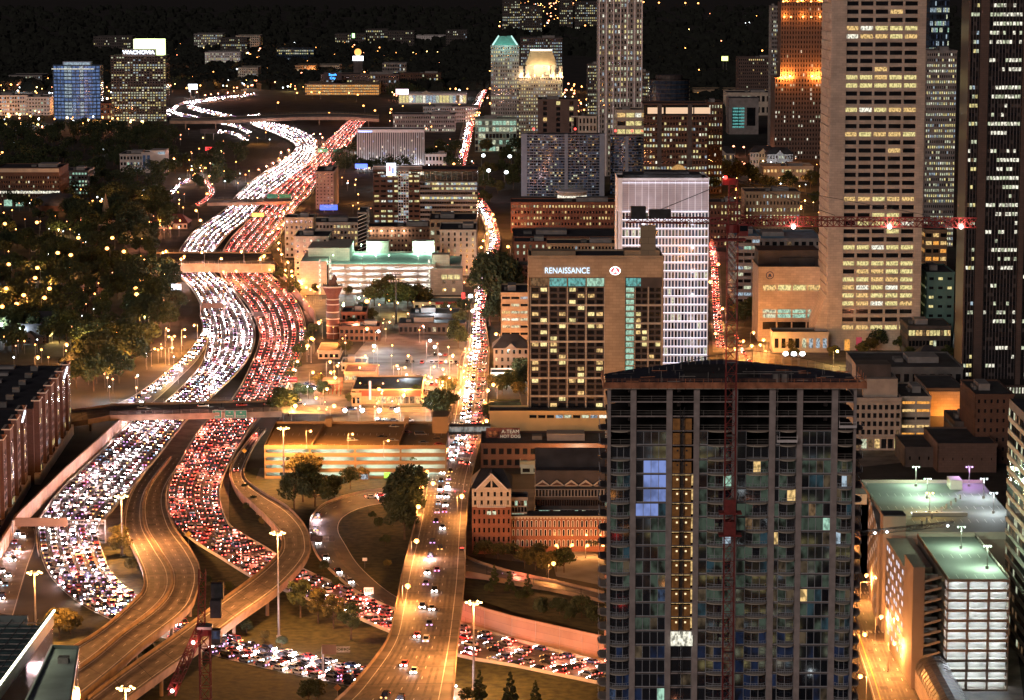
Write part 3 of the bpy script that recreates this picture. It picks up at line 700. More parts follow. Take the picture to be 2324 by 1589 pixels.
# ---------------------------------------------------------------- lamps
LC_ = {'orange': (1.0, 0.37, 0.09), 'white': (0.85, 0.95, 1.0), 'green': (0.66, 1.0, 0.70), 'pink': (1.0, 0.33, 0.16), 'yellow': (1.0, 0.66, 0.2), 'red': (1.0, 0.05, 0.04), 'violet': (0.75, 0.4, 1.0)}
for c, v in LC_.items(): emis('lamp_' + c, v, {'orange': 9, 'pink': 8, 'yellow': 11, 'white': 9, 'green': 5, 'red': 6, 'violet': 4}[c])
def lampproto(col, h, arm=2.2, hs=1.0):
    pole = MB(); pole.cyl((0, 0, 0), .13, h, steel, 8, .08); pole.cyl((0, 0, 0), .28, .5, concrete, 8)
    ar = MB(); ar.bar((0, 0, h - .1), (arm, 0, h + .15), .1, steel)
    hd = MB(); hd.box(arm - .35 * hs, -.2 * hs, h + .1, arm + .5 * hs, .2 * hs, h + .28, steel)
    lm = MB(); lm.ball((arm + .05, 0, h), .48 * hs, M('lamp_' + col), 8, 5, .8)  # ball oversized, its size stands in for the lamp's glare
    return [('pole', pole.mesh('pole')), ('arm', ar.mesh('arm')), ('lamp_head', hd.mesh('lamp_head')), ('lamp', lm.mesh('lamp'))], h, arm
_lp = {}; _ld = {}
def lamp(px, py, col='orange', h=9.0, power=6000, label='', group='', z=0.0, hs=1.0, name='street_lamp', face=None, arm=1.8, light=True):
    k = (col, h, arm, hs)
    if k not in _lp: _lp[k] = lampproto(col, h, arm, hs)
    parts, hh, ar = _lp[k]
    p = G(px, py, h + z); rz = R.uniform(-.4, .4) + (math.pi if R.random() < .5 else 0) if face is None else face
    root = link(name, None, None, label, 'street lamp', group, loc=(p.x - ar * math.cos(rz), p.y - ar * math.sin(rz), z), rz=rz)
    for n, me in parts: link(n, me, root)
    if light and power:
        kk = (col, power)
        if kk not in _ld:
            l = bpy.data.lights.new('lamp_light', 'POINT'); l.energy = power * 3.2; l.color = LC_[col]; l.shadow_soft_size = .5; _ld[kk] = l
        o = bpy.data.objects.new('lamp_light', _ld[kk]); COL.objects.link(o); o.parent = root; o.location = (ar, 0, h - .6)
    return root
def lamprow(pts, desc, col='orange', h=9.0, power=6000, hs=1.0, order='from left', group=None, **kw):
    for i, p in enumerate(pts):
        lab = '%s street lamp, %s %s %s' % (kw.get('adj', col), ordn(i), order, desc) if len(pts) > 1 else '%s street lamp %s' % (col, desc)
        lamp(p[0], p[1], p[2] if len(p) > 2 else col, h, power, lab, group or 'street lamps ' + desc, hs=hs * (1.75 if p[1] < 700 else 1.35), **{a: c for a, c in kw.items() if a != 'adj'})
P0 = 9000
lamprow([(211, 457), (229, 457), (251, 458), (265, 450), (288, 481), (316, 452)], 'above the domed roof in the dark quarter', power=14000, hs=1.3)
lamprow([(11, 508), (84, 505), (131, 574), (161, 579), (178, 540), (243, 564), (255, 540), (281, 571)], 'among the dark trees above the brown bridge', power=22000, hs=1.6, h=14)
lamprow([(5, 696), (38, 690), (54, 670), (80, 631), (85, 608), (101, 676), (20, 600), (112, 655)], 'along the tree lined lane at the left edge', power=20000, hs=1.5, h=13)
lamprow([(151, 782), (308, 655), (310, 668), (321, 636), (14, 655), (150, 845), (86, 811)], 'beside dark houses left of the freeway', power=20000, hs=1.5, h=13)
lamprow([(351, 792), (367, 790), (382, 749), (383, 764), (391, 789), (396, 763), (419, 748), (419, 764), (441, 738)], 'in the small lot left of the freeway bend', power=8000)
lamprow([(370, 573), (377, 570), (411, 588), (418, 582), (458, 573), (502, 587), (548, 571), (600, 580)], 'standing on the broad brown bridge', power=9000, z=8)
lamprow([(373, 620), (507, 617), (536, 615), (612, 612)], 'under the near edge of the broad brown bridge', power=5000, h=6)
lamprow([(608, 532), (619, 526), (631, 518), (635, 490), (641, 510), (644, 480), (654, 472), (661, 462), (672, 447), (690, 425), (700, 412)], 'in the curving row right of the distant red lanes', power=9000)
lamprow([(598, 581), (591, 587), (632, 565), (633, 551), (639, 577), (648, 613), (653, 595), (662, 615), (663, 626), (679, 637), (685, 643), (695, 652), (705, 657), (722, 650)], 'between the brown bridge and the cream garage', power=8000)
lamprow([(698, 785), (707, 768), (724, 732), (833, 684), (833, 746), (817, 475)], 'around the striped brick tower', power=16000, hs=1.6)
lamprow([(849, 785), (859, 752), (976, 773), (987, 787)], 'over the pale parking lot', 'white', 11, 9000, hs=1.3)
lamprow([(779, 693), (814, 676)], 'beside the striped brick tower', 'green', 9, 6000)
lamprow([(884, 731), (960, 740)], 'on the dark flat roofs left of the street', 'pink', 9, 3000)
lamprow([(1068, 672), (1073, 706)], 'at the kerb of the street by the red canopy', 'white', 12, 12000, hs=1.6)
lamprow([(1105, 530), (1097, 546), (1092, 561), (1080, 590), (1078, 602), (1081, 670), (1080, 692), (1073, 734), (1070, 762), (1065, 792), (1061, 809), (1057, 829), (1053, 842), (1053, 856)], 'down the left kerb of the long street', power=9000, order='from the far end')
lamprow([(1153, 560), (1142, 596), (1126, 758), (1120, 873), (1107, 886), (1104, 955), (1100, 915)], 'right of the long street', power=12000, hs=1.4, order='from the far end')  # last two lamps added to brighten the cream podium
lamprow([(675, 820), (666, 839), (710, 845), (749, 821), (766, 830), (751, 845), (761, 857), (742, 883), (718, 903)], 'in the bright orange block beside the freeway', power=9000, hs=1.2)
lamprow([(829, 808), (927, 807), (901, 830), (919, 834), (985, 832), (1006, 838), (1012, 820), (1028, 806)], 'over the lots behind the dark red roof', power=8000)
lamprow([(860, 883), (916, 897), (975, 916, 'white'), (670, 921, 'yellow'), (758, 921)], 'around the low tan restaurant', power=12000, hs=1.4)
lamprow([(783, 931), (822, 931), (861, 931), (900, 931)], 'in the row behind the orange garage', 'white', 10, 12000, hs=1.6)
lamprow([(881, 1000), (705, 978), (800, 985)], 'standing on the orange garage roof', power=9000, z=13, h=7, hs=.8)
lamprow([(654, 1026), (946, 1027), (1014, 1021), (968, 1071), (957, 1107), (983, 1097), (950, 1150)], 'around the near corner of the orange garage', power=5000, hs=1.4)
lamprow([(1048, 1126), (945, 1228), (925, 1330)], 'at the edge of the near street and bridge', power=16000, hs=1.4, order='from the top', z=5)
lamprow([(1263, 1238), (1298, 1237), (1333, 1238), (1369, 1237)], 'along the foot of the arched brick hotel', power=1300, h=4.5, arm=.6)
lamprow([(1256, 1279), (1279, 1025), (1362, 1026)], 'around the brick hotel beside the unfinished tower', power=9000, hs=1.2)
lamprow([(2012, 1351), (1953, 1535), (1967, 1306), (1975, 1240), (2000, 1400), (2030, 1460), (1962, 1440), (1958, 1180)], 'in the bright orange street at lower right', power=11000, hs=1.1)  # lamps after the third are added to brighten the street
lamprow([(1783, 803), (1802, 803), (1821, 803)], 'on the plaza before the beige tower', 'white', 10, 22000, hs=2.2)
lamprow([(2139, 735), (2081, 846, 'pink'), (1900, 797, 'yellow')], 'near the small white house on the right', 'white', 8, 7000, hs=1.2)
lamprow([(1624, 757), (1640, 700), (1612, 640), (1630, 600), (1618, 575)], 'in the narrow glowing street behind the white tower', power=14000, hs=1.3)
lamprow([(712, 304), (717, 319), (718, 334), (715, 350), (727, 304), (732, 312), (734, 327), (729, 343), (739, 371), (729, 377), (724, 390), (783, 328), (792, 314), (800, 307)], 'on the slip roads below the farthest bridge', 'pink', power=9000)
lamprow([(587, 385), (605, 377), (620, 370), (635, 363), (648, 357), (655, 340), (638, 346)], 'on the left shoulder of the distant bend', 'pink', power=9000)
lamprow([(387, 194), (447, 209), (466, 216), (479, 214), (495, 212), (517, 210), (531, 207), (556, 210), (431, 207, 'white')], 'along the far loop road', 'pink', power=16000, hs=1.3)
lamprow([(631, 233), (674, 211), (670, 202), (707, 209), (725, 210), (747, 257), (792, 211), (825, 240), (851, 251), (888, 248), (1001, 185), (812, 215)], 'around the farthest bridge and the long lit block', power=20000, hs=1.5)
lamprow([(1088, 256), (1052, 254), (1112, 201), (1095, 228), (1080, 262), (1066, 300), (1045, 345), (1030, 372), (1060, 330), (1040, 385)], 'on the distant part of the long street', power=16000, hs=1.4)
lamprow([(1109, 387), (1149, 391), (1097, 353), (1157, 355)], 'in the small park right of the distant street', 'white', 12, 26000, hs=2.2)
lamprow([(395, 360), (446, 380), (466, 381), (435, 385), (440, 398), (475, 400), (5, 346), (455, 375), (470, 440), (445, 478), (455, 500)], 'by the curling campus road', power=12000, hs=1.3)
lamprow([(1290, 190), (1297, 204), (1284, 204), (1303, 212), (1307, 226), (1310, 240)], 'in the red glowing gap beside the crowned tower', 'pink', power=30000, hs=1.8)
lamprow([(1665, 332), (1688, 334), (1690, 372), (1640, 350), (1950, 360)], 'between the distant gabled houses', 'pink', power=14000, hs=1.3)
lamp(1328, 58, 'orange', 15, 60000, 'single large orange lamp far beyond the crowned tower', 'far lamps', hs=4)
lamp(538, 157, 'white', 15, 30000, 'bright white lamp left of the long orange lit block', 'far lamps', hs=2.6)
lamp(1042, 204, 'white', 12, 40000, 'bright white lamp at the end of the pale glass hall', 'far lamps', hs=2.4)
rr = random.Random(5)
def scatter(n, x0, x1, y0, y1, desc, col, hs, power, h=8, order='from left'):
    pts = sorted((rr.uniform(x0, x1), rr.uniform(y0, y1)) for _ in range(n))
    lamprow(pts, desc, col, h, power, hs, light=power > 0, order=order)
scatter(11, 560, 625, 105, 128, 'in the red and orange glow on the far hillside', 'pink', 2.6, 20000)
scatter(9, 625, 700, 162, 190, 'around the purple lit bend left of the long block', 'pink', 2.0, 20000)
scatter(12, 1245, 1262, 5, 58, 'on the farthest red glowing street', 'pink', 3.0, 0, order='from left')
scatter(9, 1380, 1600, 0, 8, 'along the very top edge of the view', 'orange', 3.6, 0)
scatter(8, 10, 120, 255, 283, 'in the bright shopping street at the far left', 'yellow', 1.8, 18000)
scatter(6, 20, 110, 160, 195, 'on the far hillside left of the blue glass tower', 'orange', 2.0, 20000)
scatter(6, 20, 360, 300, 350, 'scattered in the dark wood below the two towers', 'white', .9, 0, 6)
scatter(8, 0, 330, 480, 760, 'scattered among dark crowns in the left quarter', 'yellow', .8, 3500, 5)
scatter(9, 130, 380, 262, 282, 'at the feet of the two far towers', 'yellow', 1.6, 18000)
scatter(8, 1670, 1870, 340, 500, 'behind the beige tower on its left', 'orange', 1.2, 16000)
scatter(8, 1630, 1740, 745, 800, 'in the orange plaza street beside the red crane', 'orange', 1.2, 9000)
scatter(7, 1095, 1130, 455, 530, 'in the bright stretch of the long street', 'orange', 1.2, 14000)
scatter(6, 960, 1055, 855, 905, 'in the tree lined lot beside the street', 'orange', .9, 7000)
# hundreds of small lamps nobody could count, one object
b = MB(); lr = random.Random(77)
for n, x0, x1, y0, y1, s in ((170, 0, 410, 450, 880, .5), (60, 150, 420, 430, 520, .6), (430, 380, 900, 96, 200, 1.1), (90, 560, 700, 102, 135, 1.5), (150, 0, 380, 160, 290, 1.1), (90, 880, 1120, 100, 300, 1.2), (150, 1130, 1330, 0, 60, 1.6), (30, 1460, 1760, 20, 160, 1.4), (70, 1200, 1340, 190, 290, 1.1), (120, 640, 1060, 590, 930, .45), (50, 1640, 1860, 330, 520, .6), (60, 740, 1100, 300, 480, .6), (60, 400, 720, 290, 420, .6)):
    for _ in range(n):
        p = G(lr.uniform(x0, x1), lr.uniform(y0, y1), 7); c = lr.choices(('orange', 'pink', 'yellow', 'white'), (5, 3, 2, 2))[0]; r_ = s * lr.uniform(.5, 1.2)
        b.bar((p.x, p.y, 0), (p.x, p.y, 7), .12, steel); b.ball((p.x, p.y, 7), r_, M('lamp_' + c), 5, 3)
        if lr.random() < .13 and p.y < 5200:
            kk = ('small', c)
            if kk not in _ld: l = bpy.data.lights.new('small_lamp_light', 'POINT'); l.energy = 16000; l.color = LC_[c]; l.shadow_soft_size = .5; _ld[kk] = l
            o = bpy.data.objects.new('small_lamp_light', _ld[kk]); COL.objects.link(o); o.location = (p.x, p.y, 8.5)
b.build('distant_lamps', None, kind='stuff', label='countless small amber and white lamps scattered over the city to the hills', cat='lamps')
# high mast lamps of the interchange
def mast(px, py, h, label, n=6, power=90000, zb=0.0):
    p = G(px, py, h + zb); root = link('high_mast_lamp', None, None, label, 'high mast lamp', 'high mast lamps over the interchange', loc=(p.x, p.y, zb))
    b = MB(); b.cyl((0, 0, 0), .42, h, steel, 10, .18); b.cyl((0, 0, 0), .8, .6, concrete, 10); b.build('pole', root)
    b = MB(); b.cyl((0, 0, h - .8), 1.0, .5, steel, 10)
    for i in range(n):
        a = 2 * math.pi * i / n; b.bar((0, 0, h - .5), (2.0 * math.cos(a), 2.0 * math.sin(a), h - .4), .12, steel)
    b.build('lamp_ring', root)
    for i in range(n):
        a = 2 * math.pi * i / n; b = MB(); b.ball((2.1 * math.cos(a), 2.1 * math.sin(a), h - .75), .45, M('lamp_yellow'), 8, 5, .6)
        b.build('lamp', root)
    l = bpy.data.lights.new('mast_light', 'POINT'); l.energy = power; l.color = (1.0, .38, .10); l.shadow_soft_size = 2.0
    o = bpy.data.objects.new('mast_light', l); COL.objects.link(o); o.parent = root; o.location = (0, 0, h - 2)
MP = 175000
mast(630, 1205, 34, 'tall high mast lamp beside the inside of the looping ramp', power=MP)
mast(1075, 1362, 27, 'high mast lamp in front of the tall retaining wall', power=MP)
mast(78, 1295, 24, 'high mast lamp left of the bending headlight lanes', power=MP)
mast(275, 1122, 22, 'high mast lamp between the headlight lanes and the twin ramps', power=MP)
mast(285, 1556, 25, 'high mast lamp at the bottom edge left of the red crane', power=MP)
mast(643, 968, 24, 'high mast lamp at the left end of the orange garage', power=MP)

# ---------------------------------------------------------------- trees
def leafmat(name, c1, c2):
    m = mat(name, c1, .9, .0, .5, col2=c2); t = m.node_tree; n = [x for x in t.nodes if x.type == 'TEX_NOISE'][0]; n.inputs['Scale'].default_value = .45
    return m
LM = [leafmat('leaf_green', (0.026, 0.042, 0.014), (0.07, 0.085, 0.025)), leafmat('leaf_olive', (0.06, 0.055, 0.015), (0.13, 0.11, 0.03)), leafmat('leaf_dark', (0.02, 0.035, 0.016), (0.05, 0.07, 0.03))]
bark = mat('bark', (0.09, 0.06, 0.04), .9, .3, 1.0)
def treemesh(seed, H, rad, kind, lm, nleaf=1500, ls=.55):
    r = random.Random(seed); t = MB(); th = H * (.28 if kind == 'round' else .12)
    t.cyl((0, 0, 0), H * .026, th, bark, 8, H * .018); t.cyl((0, 0, th), H * .018, H * .5, bark, 7, H * .006)
    cl = []
    if kind == 'round':
        for i in range(17):
            a = r.uniform(0, 6.28); u = r.uniform(-.75, 1); q = math.sqrt(max(0, 1 - u * u)) * r.uniform(.55, 1.0)
            cl.append((rad * q * math.cos(a), rad * q * math.sin(a), H * .62 + u * H * .30, r.uniform(.26, .46) * rad))
        cl.append((0, 0, H * .62, rad * .5))
    else:
        for i in range(16):
            f = i / 15; rr_ = rad * (1 - f) ** .8 * .75; a = i * 2.4
            cl.append((rr_ * math.cos(a), rr_ * math.sin(a), H * (.14 + .82 * f), rad * (.42 - .30 * f)))
    for c in cl[:9]: t.bar((0, 0, th * r.uniform(.8, 1.3)), (c[0] * .8, c[1] * .8, c[2] - c[3] * .3), H * .011, bark)
    b = MB()
    wts = [c[3] ** 2 for c in cl]
    for i in range(nleaf):
        c = r.choices(cl, wts)[0]
        u = r.uniform(-1, 1); a = r.uniform(0, 6.28); q = math.sqrt(1 - u * u); rd = c[3] * r.uniform(.72, 1.12)
        p = Vector((c[0] + rd * q * math.cos(a), c[1] + rd * q * math.sin(a), c[2] + rd * u * .85))
        n = Vector((r.gauss(0, 1), r.gauss(0, 1), r.gauss(0, 1))).normalized(); e = n.orthogonal().normalized() * ls * r.uniform(.6, 1.3); g = n.cross(e) * r.uniform(.6, 1)
        b.face([p - e, p + g * .6, p + e, p - g * .6], lm)
    return t.mesh('trunk'), b.mesh('crown'), H
TR = {'round': [treemesh(i, 12, 5.2, 'round', LM[i % 3], 1700, .62) for i in range(5)], 'cone': [treemesh(20 + i, 13, 3.2, 'cone', LM[(0, 2)[i % 2]], 1500, .5) for i in range(2)],
      'oval': [treemesh(30 + i, 13, 3.6, 'round', LM[(0, 1)[i % 2]], 1500, .55) for i in range(2)]}
tr = random.Random(3)
def tree(p, s, label, group, kind='round', v=None, wide=1.0):
    L = TR[kind]; tm, cm, H = L[tr.randrange(len(L)) if v is None else v % len(L)]
    o = link({'round': 'broadleaf_tree', 'cone': 'conifer', 'oval': 'young_tree'}[kind], None, None, label, 'tree', group, loc=p, rz=tr.uniform(0, 6.28)); o.scale = (s * wide, s * wide, s)
    link('trunk', tm, o); link('crown', cm, o); return o
# (px, py of foot, height m, kind, variant, z)
def trees(L, desc, group, order='from left'):
    for i, q in enumerate(L):
        x, y, h = q[:3]; kind = q[3] if len(q) > 3 else 'round'; v = q[4] if len(q) > 4 else None; z = q[5] if len(q) > 5 else 0
        w = {'round': 'broad tree', 'cone': 'conifer', 'oval': 'slender tree'}[kind]
        lab = '%s %s, %s %s' % (ordn(i), w, order, desc) if len(L) > 1 else '%s %s' % (w, desc)
        tree(G(x, y, z), h * (1.22 if y < 560 or y > 1300 else 1.05) / (12 if kind == 'round' else 13), lab, group, kind, v)
trees([(682, 1402, 11, 'oval', 0), (722, 1415, 9.5, 'oval', 1), (757, 1428, 9, 'oval', 1), (797, 1452, 10, 'oval', 0)], 'of four on the lawn between the carriageways', 'trees on the interchange lawn')
trees([(302, 1478, 7), (340, 1500, 4), (398, 1500, 5), (135, 1450, 8, 'round', 1), (160, 1440, 6, 'round', 1), (275, 1262, 8, 'round', 1), (268, 1235, 7, 'round', 1), (300, 1300, 5, 'round', 1)], 'beside the twin elevated ramps', 'bushy trees by the ramps')
trees([(690, 1098, 12), (705, 1085, 10), (735, 1125, 8), (760, 1128, 8), (795, 1110, 8), (668, 1085, 9), (688, 1140, 14), (668, 1155, 13), (715, 1150, 12), (745, 1140, 8), (825, 1088, 5)], 'on the slope below the orange garage', 'trees below the garage')
trees([(920, 1185, 17, 'round', 2), (918, 1225, 15, 'round', 2), (928, 1140, 14, 'round', 2), (905, 1180, 12, 'round', 2)], 'in the dark clump left of the bridge street', 'dark trees by the street')
trees([(938, 1075, 10), (965, 1065, 9), (985, 1070, 9), (1000, 1060, 7), (1002, 1035, 6)], 'at the right corner of the orange garage', 'trees at the garage corner')
trees([(642, 955, 14, 'round', 0), (655, 945, 11, 'round', 2), (1000, 965, 15, 'round', 0), (993, 950, 12, 'round', 2), (1105, 960, 9, 'oval', 0)], 'at the ends of the white lit lot', 'trees by the white lit lot')
trees([(840, 905, 7), (855, 908, 7), (900, 908, 6), (945, 912, 8, 'oval'), (1010, 885, 7), (1025, 890, 7), (1018, 900, 7), (735, 900, 7), (700, 905, 6), (720, 880, 7), (680, 905, 7), (800, 920, 6)], 'around the low tan restaurant', 'trees by the restaurant')
trees([(782, 805, 8), (700, 780, 6), (710, 760, 6), (690, 800, 6), (676, 815, 7), (672, 845, 6), (660, 860, 5), (760, 750, 7), (800, 750, 7), (840, 735, 9), (820, 720, 8)], 'between the freeway and the striped brick tower', 'trees by the brick tower')
trees([(875, 690, 17), (895, 700, 15), (850, 695, 13), (935, 690, 13), (925, 700, 12), (965, 695, 11), (790, 672, 6), (715, 670, 7, 'oval'), (1045, 745, 10), (1040, 790, 11), (1035, 770, 10), (1050, 715, 9), (1020, 720, 9)], 'in front of the cream parking garage', 'trees by the cream garage')
trees([(1128, 705, 30, 'round', 2), (1122, 670, 26, 'round', 2), (1135, 730, 22, 'round', 2), (1112, 740, 14, 'round', 2), (1140, 690, 24, 'round', 2)], 'in the big dark mass right of the long street', 'big dark trees by the street')
trees([(1125, 890, 9), (1140, 895, 8), (1150, 885, 9), (1165, 890, 9), (1190, 880, 10), (1185, 860, 10), (1130, 840, 6), (1180, 905, 8)], 'left of the tan hotel', 'trees left of the hotel')
trees([(1122, 1330, 6, 'cone', 0, 5), (1157, 1345, 6, 'cone', 0, 5), (1198, 1360, 7, 'cone', 1, 5), (1080, 1262, 5, 'cone', 0, 3), (1230, 1400, 5, 'round', 2, 6), (1270, 1400, 5, 'round', 2, 6), (1320, 1405, 6, 'round', 2, 6), (1350, 1420, 5, 'round', 2, 6), (1290, 1415, 4, 'round', 2, 6)], 'on the bank above the tall retaining wall', 'trees on the bank')
trees([(1100, 1265, 6, 'round', 1), (1130, 1270, 6, 'round', 1), (1160, 1272, 6, 'round', 1), (1190, 1290, 7, 'round', 1), (1215, 1295, 7, 'round', 1), (1240, 1305, 7, 'round', 1), (1280, 1300, 8, 'round', 0), (1262, 1298, 7, 'round', 1), (1225, 1272, 6, 'round', 1), (1345, 1250, 5), (1310, 1248, 4)], 'in the rounded hedge below the brick hotel', 'trees below the brick hotel')
trees([(1088, 1595, 8, 'cone', 0), (1158, 1600, 8, 'cone', 1), (1215, 1600, 6, 'cone', 0), (700, 1600, 6), (1060, 1600, 4, 'round'), (720, 1590, 5)], 'along the bottom edge of the view', 'trees at the bottom edge')
trees([(650, 665, 9), (660, 655, 8), (640, 640, 8), (630, 630, 7), (668, 672, 8)], 'beside the curved wall past the brown bridge', 'trees by the curved wall')
trees([(1690, 740, 13), (1700, 725, 12), (1680, 725, 10), (1815, 790, 8), (1835, 788, 9), (1790, 800, 7), (1860, 795, 9), (1990, 795, 11, 'round', 2), (2028, 790, 12, 'round', 2), (2045, 800, 8), (1975, 800, 8), (1960, 810, 8), (1890, 815, 7), (1800, 815, 6)], 'around the foot of the beige tower', 'trees by the beige tower')
trees([(2062, 830, 9), (2052, 845, 8), (2110, 850, 5), (2130, 852, 5), (2150, 815, 7), (2070, 860, 6), (2048, 870, 6)], 'around the small white house', 'trees by the white house')
trees([(1700, 415, 14), (1712, 420, 12), (1660, 420, 18), (1650, 400, 16), (1745, 440, 14), (1790, 435, 14), (1840, 430, 14), (1850, 470, 10), (1880, 330, 20), (1800, 330, 20), (1840, 325, 20), (1870, 340, 22), (1620, 440, 12)], 'in the green behind the beige tower', 'trees behind the beige tower')
trees([(1095, 415, 12), (1112, 402, 12), (1140, 400, 12), (1165, 410, 12), (1130, 440, 10), (1165, 430, 12), (1100, 440, 14), (1098, 470, 11), (1150, 370, 14), (1170, 350, 14), (1185, 390, 14), (1105, 350, 14)], 'in the small park with white lamps', 'trees in the small park')
trees([(555, 1115, 3), (575, 1150, 4), (600, 1195, 4), (560, 1160, 3), (620, 1225, 3), (470, 1330, 3), (500, 1350, 4), (455, 1345, 3), (520, 1345, 3), (715, 1235, 4), (735, 1300, 4), (760, 1335, 3), (700, 1260, 3), (860, 1200, 4), (875, 1240, 4), (880, 1290, 3), (845, 1180, 3), (560, 1440, 4), (600, 1455, 3), (640, 1470, 3), (1180, 1365, 3, 'round', 2, 6), (1110, 1350, 3, 'round', 2, 6)], 'among the shrubs on the interchange slopes', 'shrubs on the interchange slopes')
# dark wood and neighbourhood on the left
zones = [(0, 400, 296, 352, 58, 17, 'in the dark wood below the two far towers'), (0, 330, 352, 440, 24, 15, 'on the dark slope around the white arched block'), (400, 560, 335, 440, 22, 14, 'inside the distant freeway bend'),
         (150, 400, 468, 560, 30, 14, 'among the campus roofs'), (0, 350, 560, 760, 50, 12, 'in the dark quarter left of the freeway'), (300, 440, 640, 750, 26, 14, 'in the dark grove beside the headlight lanes'),
         (160, 330, 800, 890, 20, 14, 'in the dark grove above the avenue bridge'), (760, 1040, 345, 395, 28, 15, 'around the white striped block'), (880, 1090, 190, 235, 14, 20, 'beyond the pale glass hall')]
FARP = [(tr.uniform(0, 400), tr.uniform(300, 470), 16) for _ in range(110)] + [(tr.uniform(0, 350), tr.uniform(470, 800), 12) for _ in range(150)] + [(tr.uniform(760, 1040), tr.uniform(350, 395), 14) for _ in range(20)]
for x0, x1, y0, y1, n, h, d in zones:
    P = []
    for _ in range(400):
        if len(P) >= n: break
        x, y = tr.uniform(x0, x1), tr.uniform(y0, y1)
        if x > 385 and y > 560 and x > 400 + 0 * y: continue
        if any(abs(x - a) < 9 and abs(y - c) < 3.5 for a, c in P): continue
        P.append((x, y))
    P.sort()
    if (x0, y0) in ((0, 296), (0, 352), (400, 335), (760, 345), (880, 190)):
        FARP += [(x, y, h * tr.uniform(.75, 1.25)) for x, y in P]; continue
    trees([(x, y, h * tr.uniform(.75, 1.25), 'round', tr.choice((0, 2, 2, 3))) for x, y in P], d, 'trees ' + d)
# far wood: one canopy nobody could count
b = MB(); fr = random.Random(9)
def canopy(b, x0, x1, y0, y1, n, h):
    for _ in range(n):
        py = fr.uniform(y0, y1); px = fr.uniform(x0, x1); c = G(px, py); r0 = fr.uniform(9, 17); i = len(b.v); k = b.mi(mat('far_leaf', (0.012, 0.016, 0.012), .95, .4, .03)); N, K = 7, 3
        for a in range(K + 1):
            ph = math.pi / 2 * a / K
            for t in range(N):
                th = 6.283 * t / N; w = fr.uniform(.75, 1.2)
                b.v.append((c.x + r0 * w * math.cos(ph) * math.cos(th), c.y + r0 * w * math.cos(ph) * math.sin(th), h * (.3 + .7 * math.sin(ph)) * w if a else 0))
        for a in range(K):
            for t in range(N):
                t2 = (t + 1) % N; b.f.append((i + a * N + t, i + a * N + t2, i + (a + 1) * N + t2, i + (a + 1) * N + t)); b.m.append(k)
for x, y, h in FARP:   # smaller, farther crowns of the same wood
    p = G(x, y); cs0 = [(fr.uniform(-.3, .3) * h, fr.uniform(-.3, .3) * h, h * fr.uniform(.45, .8), h * fr.uniform(.14, .24)) for _ in range(9)]
    b.cyl((p.x, p.y, 0), .35, h * .6, bark, 5)
    for q in range(430):
        c = fr.choice(cs0); v = Vector((fr.gauss(0, 1), fr.gauss(0, 1), fr.gauss(0, 1))).normalized(); n = Vector((fr.gauss(0, 1), fr.gauss(0, 1), fr.gauss(0, 1))).normalized(); e = n.orthogonal().normalized() * fr.uniform(.6, 1.2); g = n.cross(e)
        o = p + Vector(c[:3]) + v * c[3]; b.face([o - e, o + g * .6, o + e, o - g * .6], LM[2] if q % 3 else LM[0])
canopy(b, -50, 2400, 20, 130, 2600, 14); canopy(b, -50, 1130, 130, 205, 1500, 13); canopy(b, 1450, 1900, 130, 260, 500, 13)
b.build('far_wood', None, kind='stuff', label='dark mass of far woodland below the horizon', cat='woodland')
